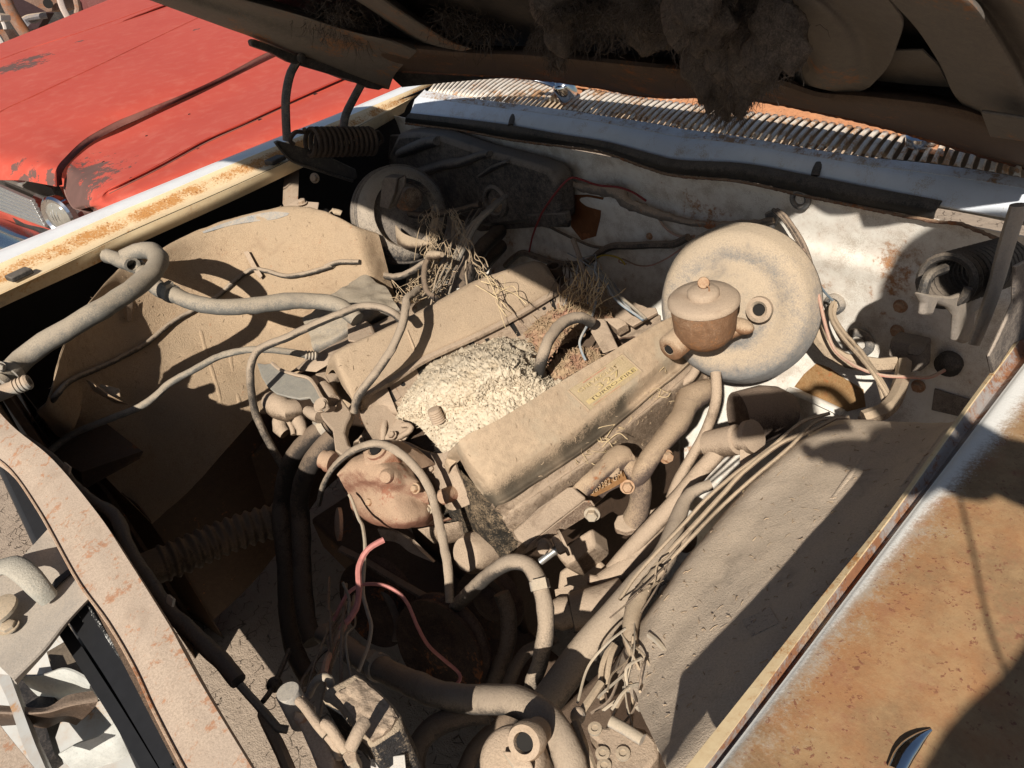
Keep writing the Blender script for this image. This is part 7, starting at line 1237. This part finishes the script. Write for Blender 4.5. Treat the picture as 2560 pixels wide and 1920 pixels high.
hM = [(62, 452, .01), (60, 404, .06), (100, 360, .075), (160, 320, .08), (230, 280, .09), (300, 248, .095), (400, 200, .10), (500, 155, .10), (600, 108, .105), (700, 60, .11), (830, 5, .115)]
hB = [(-70, 432, .02), (-75, 372, .08), (-40, 320, .10), (0, 280, .115), (80, 242, .12), (160, 204, .125), (260, 157, .13), (370, 104, .13), (486, 49, .135), (600, -5, .14), (730, -62, .14)]
hN = [(-190, 330, .04), (-190, 290, .10), (-140, 258, .125), (-80, 228, .13), (0, 196, .135), (80, 160, .14), (180, 116, .145), (280, 72, .15), (380, 28, .15), (480, -16, .15), (600, -70, .15)]
hC = [(-260, 270, .05), (-260, 240, .11), (-180, 216, .13), (-90, 180, .14), (0, 149, .15), (80, 120, .15), (180, 88, .155), (280, 54, .155), (380, 18, .16), (480, -16, .16), (600, -60, .16)]
hD = [(-330, 262, .05), (-320, 230, .10), (-230, 194, .13), (-110, 150, .135), (0, 109, .14), (60, 85, .14), (130, 57, .14), (200, 28, .14), (270, 0, .14), (330, -24, .14), (430, -64, .14)]
red = thing('red_car', 'faded red car parked alongside with peeling paint on its bonnet and wing', 'car', unproj(300, 350, .05) * np.array([1, 1, 0]) + np.array([0, 0, GZ]))
unr = lambda a, b_, z: unproj(a, b_, z if isinstance(z, tuple) else z - RDROP)
RDROP = .11          # the red car stands this much lower than the wing top
U3 = lambda pts: [unproj(a, b_, z - RDROP) for a, b_, z in pts]
RA, RM, RB_, RN, RC_, RD = (U3(q) for q in (hA, hM, hB, hN, hC, hD))
chips = [(unr(20, 172, .14), .20), (unr(60, 165, .14), .16), (unr(85, 147, .14), .14), (unr(28, 412, .06), .05), (unr(95, 440, .02), .05), (unr(125, 448, .02), .05), (unr(60, 452, .01), .05), (unr(290, 192, .1), .02), (unr(490, 72, .13), .03), (unr(200, 102, .15), .04)]
m = MB(); m.sheet([RA, RM, RB_, RN, RC_, RD], 90, 60, .004); m.build('bonnet', redpaint('red_bonnet_paint', chips), red, angle=30)
hs = U3([(156, 462, -.02), (157, 430, .025), (186, 394, .03), (232, 355, .036), (300, 318, .042), (362, 291, .047), (485, 236, .052), (575, 194, .057), (677, 141, .062), (775, 96, .067), (905, 36, .072)])
m = MB(); m.sheet([[p + np.array([0, 0, -.001]) for p in RA], [a * .5 + b_ * .5 + np.array([.004, 0, 0]) for a, b_ in zip(RA, hs)], hs], 60, 8, .003); m.build('bonnet_skirt', dusty('maroon_skirt', (.11, .022, .02), dust=(.2, .08, .06), cover=.2, rust=.2, bs=.2), red)
m = MB(); cr_ = [a * .5 + b_ * .5 for a, b_ in zip(RB_[1:], RN[1:])]
for line, rr in ((RB_[2:], .006), (RC_[2:], .006)): m.tube([p + np.array([0, 0, -.002]) for p in line], rr, n=10, flat=1.0)
m.build('bonnet_crease', redpaint('red_crease_paint'), red)
f0 = [(164, 447, .005), (172, 417, .033), (195, 391, .037), (241, 357, .043), (311, 326, .049), (389, 288, .055), (505, 233, .06), (661, 155, .068), (770, 104, .073), (900, 44, .08)]
f1 = [(163, 480, -.03), (190, 446, .012), (222, 418, .020), (270, 388, .027), (345, 352, .032), (430, 314, .037), (550, 258, .042), (690, 192, .05), (800, 140, .055), (940, 78, .06)]
f2 = [(180, 515, -.05), (236, 490, .005), (262, 470, .022), (300, 451, .032), (389, 408, .038), (505, 347, .043), (610, 300, .048), (710, 254, .053), (840, 196, .06), (1000, 126, .065)]
f25 = [(200, 524, -.06), (244, 506, -.0), (272, 484, .012), (312, 464, .021), (400, 420, .028), (514, 358, .032), (618, 311, .037), (718, 264, .042), (848, 206, .048), (1010, 136, .053)]
f3 = [(236, 535, -.08), (262, 545, -.05), (300, 535, -.035), (360, 508, -.02), (450, 468, -.012), (560, 425, -.008), (660, 380, -.003), (760, 335, .002), (890, 280, .008), (1060, 200, .013)]
FR = [U3(q) for q in (f0, f1, f2, f25, f3)]
fb = [p + np.array([-.30, -.02, -.30]) for p in FR[-1]]
chips = [(unr(182, 460, .0), .20), (unr(200, 485, -.02), .22), (unr(222, 508, -.045), .2), (unr(225, 430, -.01), .05), (unr(318, 462, -.02), .085), (unr(300, 480, -.05), .06), (unr(610, 196, .01), .11), (unr(660, 170, .015), .06), (unr(588, 268, -.005), .055), (unr(576, 350, -.06), .06), (unr(663, 308, -.05), .05), (unr(702, 155, .02), .05), (unr(680, 240, -.01), .03), (unr(572, 208, .01), .03), (unr(305, 487, -.05), .04)]
m = MB(); m.sheet(FR + [fb], 70, 60, .004); m.build('wing', redpaint('red_wing_paint', chips), red, angle=30)
m = MB(); fr_ = [FR[i][0] for i in range(5)]; m.sheet([fr_, [p + np.array([-.05, .03, -.03]) for p in fr_], [p + np.array([-.1, .05, -.25]) for p in fr_]], 14, 8, .004); m.build('wing_front', dusty('primer_brown', (.12, .065, .055), dust=(.25, .15, .12), cover=.1), red)
m = MB(); rid = [a + np.array([.003, 0, .0]) for a in FR[2][2:]]; rid2 = [a + np.array([.004, 0, .001]) for a in FR[3][2:]]; m.sheet([rid, [(a + b_) / 2 + np.array([.003, 0, -.004]) for a, b_ in zip(rid, rid2)], rid2], 60, 6, .002); m.build('moulding_groove', dusty('brown_groove', (.16, .075, .055), dust=(.30, .13, .10), cover=.3, rust=.3, bs=.2), red)
m = MB()
SURFM = MB(); SURFM.sheet(FR, 70, 60, 0); bvh('redwing', SURFM)
for a, b_ in ((848, 1155), (1282, 960), (1675, 772), (2030, 607), (665, 1041), (942, 874), (1217, 735)):
    r_ = .008 if a in (848, 1282, 1675, 2030) else .0045; c = unr(a / 2.572, b_ / 2.572, ('on', 'redwing', .0015, 2.6)); h_ = SURF['redwing'].find_nearest(Vector(c)); n_ = np.array(h_[1]); n_ = n_ if np.dot(n_, CAM - c) > 0 else -n_
    m.lathe([(r_, -.004), (r_, 0)], c, n_, 14)
m.build('trim_hole', PORT, red)
# nose: chrome lip, lamp bezel, grille, bumper
lp = [unr(a / 2.572, b_ / 2.572, .0) for a, b_ in ((-120, 1085), (0, 1112), (80, 1136), (165, 1165))]; lq = [unr(a / 2.572, b_ / 2.572, -.03) for a, b_ in ((-120, 1125), (0, 1155), (75, 1180), (148, 1208))]
m = MB(); m.sheet([lp, [(a + b_) / 2 + np.array([.008, -.008, .004]) for a, b_ in zip(lp, lq)], lq], 24, 8, .004); m.build('chrome_lip', MAT['alu'], red)
hl_c = unr(392 / 2.572, 1385 / 2.572, -.125); fwd = unit(np.array([.45, -.85, .05]))
bz = [(195, 1300), (205, 1255), (262, 1222), (350, 1226), (450, 1262), (555, 1312), (612, 1368), (600, 1400), (545, 1440), (400, 1490), (330, 1460), (225, 1360)]
bzP = [unr(a / 2.572, b_ / 2.572, -.13 - .0003 * max(0, b_ - 1240)) for a, b_ in bz]
m = MB(); m.slab(bzP, (-.03, .06, -.01)); m.build('lamp_bezel', plain('dull_cast_bezel', (.58, .58, .57), .32, .9, .25, .2), red, bevel=.012)
m = MB(); m.lathe([(.058, -.02), (.070, -.012), (.073, .012), (.066, .020), (.058, .012)], hl_c, fwd, 36); m.build('lamp_ring', MAT['chrome'], red)
m = MB(); m.lathe([(.058, .0), (.05, .014), (.034, .021), (.001, .024)], hl_c, fwd, 36); lens = m.build('headlight', plain('lamp_glass', (.30, .28, .24), .12, .3, .35, .3, scale=60), red)
m = MB()
for k in range(-3, 4): s_ = unit(np.cross(fwd, [0, 0, 1])); cc_ = hl_c + s_ * k * .014; m.tube([cc_ + np.array([0, 0, -.045 + abs(k) * .007]) + fwd * .014, cc_ + fwd * (.026 - .0012 * k * k), cc_ + np.array([0, 0, .045 - abs(k) * .007]) + fwd * .014], .0014, n=5)
m.build('lens_rib', MAT['alu'], lens)
m = MB()
for k in range(7):
    a_ = unr(-160 / 2.572, (1130 + k * 25) / 2.572, -.06 - k * .012); b_ = unr((215 + k * 14) / 2.572, (1292 + k * 26) / 2.572, -.10 - k * .012); d_ = b_ - a_
    m.box((a_ + b_) / 2, d_ / 2, unit(np.cross(d_, [0, 0, 1])) * .008, (0, 0, .006))
    o_ = m.build('grille_bar', MAT['alu'], red, bevel=.002); m = MB()
m = MB(); a_ = unr(-160 / 2.572, 1180 / 2.572, -.14); b_ = unr(330 / 2.572, 1440 / 2.572, -.2); m.slab([a_ + np.array([0, .06, .1]), b_ + np.array([0, .06, .12]), b_ + np.array([0, .06, -.25]), a_ + np.array([0, .06, -.25])], (-.02, .03, 0)); m.build('grille_back', MAT['hoodskin'], red)
m = MB(); q0 = [unr(a / 2.572, b_ / 2.572, -.30) for a, b_ in ((-200, 1310), (0, 1350), (180, 1420), (360, 1490), (520, 1560))]; q1 = [unr(a / 2.572, b_ / 2.572, -.40) for a, b_ in ((-200, 1370), (0, 1420), (150, 1490), (300, 1545), (470, 1620))]; m.sheet([q0, q1], 24, 6, .004); m.build('front_pan', redpaint('red_pan_paint'), red)
m = MB(); q0 = [unr(a / 2.572, b_ / 2.572, -.34) for a, b_ in ((-200, 1355), (0, 1402), (120, 1450), (290, 1505), (420, 1560))]; q1 = [unr(a / 2.572, b_ / 2.572, -.38) for a, b_ in ((-200, 1450), (0, 1500), (150, 1560), (270, 1600), (420, 1660))]; q2 = [unr(a / 2.572, b_ / 2.572, -.46) for a, b_ in ((-200, 1560), (0, 1620), (120, 1660), (270, 1720), (420, 1780))]
m.sheet([q0, [a * .5 + b_ * .5 + np.array([.02, -.03, .01]) for a, b_ in zip(q0, q1)], q1, [a * .5 + b_ * .5 + np.array([.02, -.03, 0]) for a, b_ in zip(q1, q2)], q2], 30, 20, .006); m.build('bumper', plain('scuffed_chrome_bumper', (.55, .57, .6), .2, 1.0, .25, .2), red)
bx = np.mean(RC_, axis=0); m = MB(); c_ = (np.mean(RA, 0) + np.mean(RD, 0)) / 2; u_ = unit(RB_[-1] - RB_[2]); s_ = unit(np.cross(u_, [0, 0, 1]))
m.box(c_ + np.array([0, 0, -.42]) + u_ * .3, u_ * .85, s_ * .8, (0, 0, .26)); m.build('body_side', redpaint('red_side_paint'), red)

# ================================================================ WRECKS FAR LEFT
wr = thing('wrecked_car', 'dark rusty wreck with bare door posts standing beyond the red car', 'car', unproj(120, 60, ('d', 9.6)) * np.array([1, 1, 0]) + np.array([0, 0, GZ]))
def wd(pts, d): return [unproj(a / 7.373, b_ / 7.373, ('d', d * 1.5)) for a, b_ in pts]
WD = dusty('wreck_maroon', (.08, .032, .03), dust=(.28, .18, .14), cover=.25, rust=.5, rs=4)
WT = dusty('wreck_tan', (.20, .12, .085), dust=(.36, .25, .19), cover=.3, rust=.45, rs=4)
bk_ = np.array([-.05, .08, -.02])
m = MB(); m.tube(wd([(60, -200), (110, 0), (200, 200), (330, 420), (480, 640), (560, 800)], 6.2), .055, n=10, flat=.6); m.build('door_post', WT, wr)
m = MB(); m.tube(wd([(1060, -200), (1110, 0), (1160, 150), (1250, 320), (1300, 420)], 6.2), .03, n=8, flat=.6); m.build('window_post', dusty('pale_post', (.5, .42, .38), cover=.3), wr)
m = MB(); m.slab(wd([(390, -200), (420, -10), (620, 90), (860, 220), (1000, 200), (1150, 150), (1090, -10), (1080, -200)], 6.6), bk_ * 2); m.lathe([(.06, 0), (.06, .01)], wd([(885, 65)], 6.55)[0], unit(CAM - wd([(885, 65)], 6.55)[0]), 14); m.build('door_panel', WT, wr)
m = MB(); m.lathe([(.045, 0), (.045, .006)], wd([(885, 65)], 6.5)[0], unit(CAM - wd([(885, 65)], 6.5)[0]), 14); m.build('panel_hole', PORT, wr)
m = MB(); m.slab(wd([(180, -200), (210, 0), (360, 330), (480, 560), (700, 520), (860, 240), (620, 90), (420, 0), (400, -200)], 6.8), bk_); m.build('dark_door', dusty('dark_door', (.04, .022, .024), dust=(.12, .07, .07), cover=.15), wr)
m = MB(); m.slab(wd([(-400, -300), (-400, 1100), (300, 900), (1700, 400), (1700, -300)], 8.2), bk_); m.build('interior', MAT['hoodskin'], wr)
m = MB(); m.tube(wd([(430, 380), (520, 330), (700, 300), (860, 280)], 6.4), .03, n=8); m.tube(wd([(440, 360), (470, 420), (530, 470)], 6.4), .035, n=8); m.slab(wd([(480, 290), (560, 290), (565, 320), (485, 325)], 6.4), bk_ * .2); m.tube(wd([(560, 390), (640, 400), (760, 340)], 6.45), .018, n=6); m.build('window_winder', dusty('dull_handle', (.2, .19, .2), cover=.1), wr)
m = MB(); m.slab(wd([(1450, 160), (1420, 100), (1430, -30), (1400, -200), (2300, -200), (2300, 150), (1700, 500), (1400, 330)], 6.3), bk_ * 1.5); m.build('rear_quarter', dusty('faded_maroon', (.17, .055, .05), dust=(.28, .14, .12), cover=.25, rust=.3, rs=4), wr)
m = MB(); m.tube(wd([(1380, -150), (1420, 60), (1440, 160), (1420, 260)], 6.15), .03, n=8); m.build('quarter_edge', WT, wr)
w2 = thing('scrap_panel', 'pale crumpled scrap metal at the far left edge beyond the red car', 'scrap metal', unproj(5, 90, ('d', 8.1)) * np.array([1, 1, 0]) + np.array([0, 0, GZ]))
m = MB(); m.slab(wd([(-120, 560), (60, 540), (120, 620), (180, 740), (20, 900), (-150, 900)], 5.4), bk_); m.build('crumpled_panel', WT, w2); m = MB(); m.tube(wd([(50, 400), (90, 500), (110, 620), (160, 740)], 5.5), .015, n=6); m.tube(wd([(-60, 660), (0, 760), (60, 860)], 5.3), .03, n=6); m.slab(wd([(-150, 240), (10, 280), (20, 380), (-150, 420)], 5.6), bk_); m.build('bent_strip', dusty('bright_scrap', (.6, .55, .5), cover=.3), w2)
# ================================================================ THE PHOTOGRAPHER (stands behind the camera and throws the soft shadow)
E1 = np.array([0.8070822, 0.59043909, 0.0]); E2 = np.array([-0.36342538, 0.49677293, 0.7881235])
def Q(a, b_, t): return CAM + E1 * a + E2 * b_ + SUN * t
def person():
    fdir = np.array([-.78, .62, 0]); ldir = np.array([-.62, -.78, 0])
    J = {}; R_ = {}; Ed = []
    def j(n, p, r, par=None):
        J[n] = np.asarray(p, float); R_[n] = r
        if par: Ed.append((par, n))
    nk = Q(.375, -.05, .20); sc = nk + np.array([.03, -.03, -.115]) - E1 * .07 - E2 * .06
    j('pelvis', (.50, .06, .02), (.155, .12)); j('waist', (.47, .05, .16), (.15, .115), 'pelvis'); j('chest', sc + np.array([.03, -.01, -.10]), (.165, .12), 'waist'); j('upper', sc, (.10, .09), 'chest')
    j('neck', nk, (.052, .052), 'upper'); hd_ = Q(.352, .14, .19); j('jaw', hd_ + np.array([.01, 0, -.05]), (.066, .07), 'neck'); j('skull', hd_ + np.array([.012, .0, .04]), (.085, .09), 'jaw'); j('crown', hd_ + np.array([.015, .0, .085]), (.05, .05), 'skull')
    for s_, nm in ((1, 'l'), (-1, 'r')):
        sh = sc + ldir * .185 * s_ + np.array([0, 0, -.035]); j('sh' + nm, sh, (.062, .062), 'upper')
        if s_ == 1: el = sh + np.array([.05, -.02, -.28]); wr_ = el + fdir * .14 + np.array([.03, 0, -.20])
        else: wr_ = Q(.268, -.060, .03); el = (sh + wr_) / 2 + np.array([.12, .02, -.16])
        j('el' + nm, el, (.05, .05), 'sh' + nm); j('wr' + nm, wr_, (.034, .034), 'el' + nm)
        hip = J['pelvis'] + ldir * .095 * s_ + np.array([0, 0, -.08]); j('hip' + nm, hip, (.092, .092), 'pelvis')
        kn = hip + np.array([.02, 0, -.40]) + fdir * .03; an = np.array([kn[0] + .01, kn[1], GZ + .09]); j('kn' + nm, kn, (.062, .062), 'hip' + nm); j('an' + nm, an, (.042, .042), 'kn' + nm); j('toe' + nm, an + fdir * .17 + np.array([0, 0, -.05]), (.04, .036), 'an' + nm)
        pm = wr_ + (unit(Q(.19, -.05, .012) - wr_) if s_ == -1 else np.array([0, 0, -1.0])) * .055; j('pm' + nm, pm, (.036, .02), 'wr' + nm)
    names = list(J); me = bpy.data.meshes.new('person'); base = np.array([.50, .06, GZ])
    me.from_pydata([tuple(J[n] - base) for n in names], [(names.index(a), names.index(b_)) for a, b_ in Ed], [])
    o = bpy.data.objects.new('person', me); S.collection.objects.link(o); o.location = tuple(base)
    sk = o.modifiers.new('skin', 'SKIN'); sk.use_smooth_shade = True; ss = o.modifiers.new('smooth', 'SUBSURF'); ss.levels = ss.render_levels = 2
    for i, n in enumerate(names):
        me.skin_vertices[0].data[i].radius = R_[n]; me.skin_vertices[0].data[i].use_root = (n == 'pelvis')
    bpy.context.view_layer.update(); ev = o.evaluated_get(bpy.context.evaluated_depsgraph_get()); m2 = bpy.data.meshes.new_from_object(ev); bpy.data.objects.remove(o)
    mb = MB(); mb.add([np.array(v.co[:]) + base for v in m2.vertices], [tuple(p.vertices) for p in m2.polygons])
    # features: nose, ears, fingers closing on the phone, relaxed fingers of the hanging hand
    hd0 = J['skull']; face = unit(np.array([-.85, -.1, -.25])); side = unit(np.cross(face, [0, 0, 1]))
    mb.tube([hd0 + face * .088 + np.array([0, 0, -.01]), hd0 + face * .112 + np.array([0, 0, -.045]), hd0 + face * .09 + np.array([0, 0, -.05])], [.009, .014, .010], n=8)
    for s_ in (1, -1): mb.ball(hd0 + side * .088 * s_ + np.array([0, 0, -.03]), .026, 10, 8, (.5, .9, 1.2)); mb.ball(hd0 + face * .088 + side * .032 * s_ + np.array([0, 0, .0]), .012, 8, 6)
    mb.tube([hd0 + face * .088 + side * .024 + np.array([0, 0, -.085]), hd0 + face * .096 + np.array([0, 0, -.083]), hd0 + face * .088 - side * .024 + np.array([0, 0, -.085])], [.004, .007, .004], n=6)
    pr = J['pmr']
    for k in range(4): mb.tube([pr, Q(.175 - .012 * k, -.072 + .006 * k, .026), Q(.150 - .02 * k + .01, -.078 + .004 * k, .012), Q(.122 - .012 * k + .012, -.062 + .003 * k, .004 + .003 * k)], [.010, .009, .0085, .007], n=8)
    mb.ball(Q(.205, -.056, .022), .030, 14, 10, (1.2, 1.0, .95))
    mb.tube([J['wrr'], Q(.225, -.02, .02), Q(.185, .028, .03), Q(.15, .036, .028)], [.013, .012, .0105, .008], n=8)
    pl_ = J['pml']
    for k in range(4): a_ = pl_ + fdir * (.024 - .016 * k); mb.tube([a_, a_ + np.array([0, 0, -.045]), a_ + np.array([.012, .008, -.075]), a_ + np.array([.022, .016, -.09])], [.009, .0085, .008, .006], n=8)
    mb.tube([J['wrl'], pl_ + fdir * .04 + np.array([0, 0, .01]), pl_ + fdir * .05 + np.array([0, 0, -.04])], [.013, .011, .008], n=8)
    p = mb.build('person', plain('skin', (.42, .25, .18), .6, 0, .1, .05), angle=80)
    p.data.materials.append(plain('grey_shirt', (.10, .11, .13), .9)); p.data.materials.append(plain('blue_jeans', (.05, .07, .12), .9)); p.data.materials.append(plain('brown_hair', (.05, .03, .02), .7))
    off = np.array(p.location[:])
    for f in p.data.polygons:
        c = np.array(f.center[:]) + off; k = 0
        if c[2] < .06: k = 2
        elif c[2] < J['neck'][2] - .01 and np.linalg.norm(c - J['wrr']) > .09 and np.linalg.norm(c - pr) > .14 and np.linalg.norm(c - J['wrl']) > .05 and np.linalg.norm(c - pl_) > .13 and c[0] > .17 + 0 * c[1]: k = 1
        elif c[2] > hd0[2] + .035 or (np.dot(c - hd0, face) < -.02 and c[2] > hd0[2] - .07): k = 3
        f.material_index = k
    tag(p, 'person in grey shirt and blue jeans holding up a phone to photograph the engine', 'person')
person()
m = MB(); hc_ = Q(.345, .18, .19); m.sheet([[hc_ + E1 * -.04 + E2 * .02 + SUN * s for s in (-.05, 0, .05)], [hc_ + E1 * -.085 + E2 * .0 + SUN * s for s in (-.055, 0, .055)], [hc_ + E1 * -.115 + E2 * -.028 + SUN * s for s in (-.04, 0, .04)]], 14, 10, .004); m.lathe([(.098, -.01), (.098, .03), (.085, .075), (.05, .10), (.001, .108)], hc_ + np.array([0, 0, -.005]), (0.05, 0, 1), 28); tag(m.build('cap', plain('dark_cap', (.04, .045, .06), .9)), 'dark peaked cap on the head of the person', 'cap')
m = MB(); c_ = Q(.079, -.008, .016); u_ = unit(E1 * 1.0 + E2 * .10); v_ = unit(np.cross(SUN, u_)); m.box(c_, u_ * .079, v_ * .036, SUN * .004)
tag(m.build('phone', plain('black_phone_glass', (.015, .015, .017), .2), bevel=.003), 'black phone held up in front of the person', 'phone')
m = MB(); m.tube([Q(.197, -.075, .02), Q(.192, -.12, .05), Q(.186, -.17, .09), Q(.19, -.21, .12)], .0016, n=6); tag(m.build('wrist_strap', plain('black_cord', (.02, .02, .02), .7)), 'thin black cord hanging from the hand that holds the phone', 'cord')
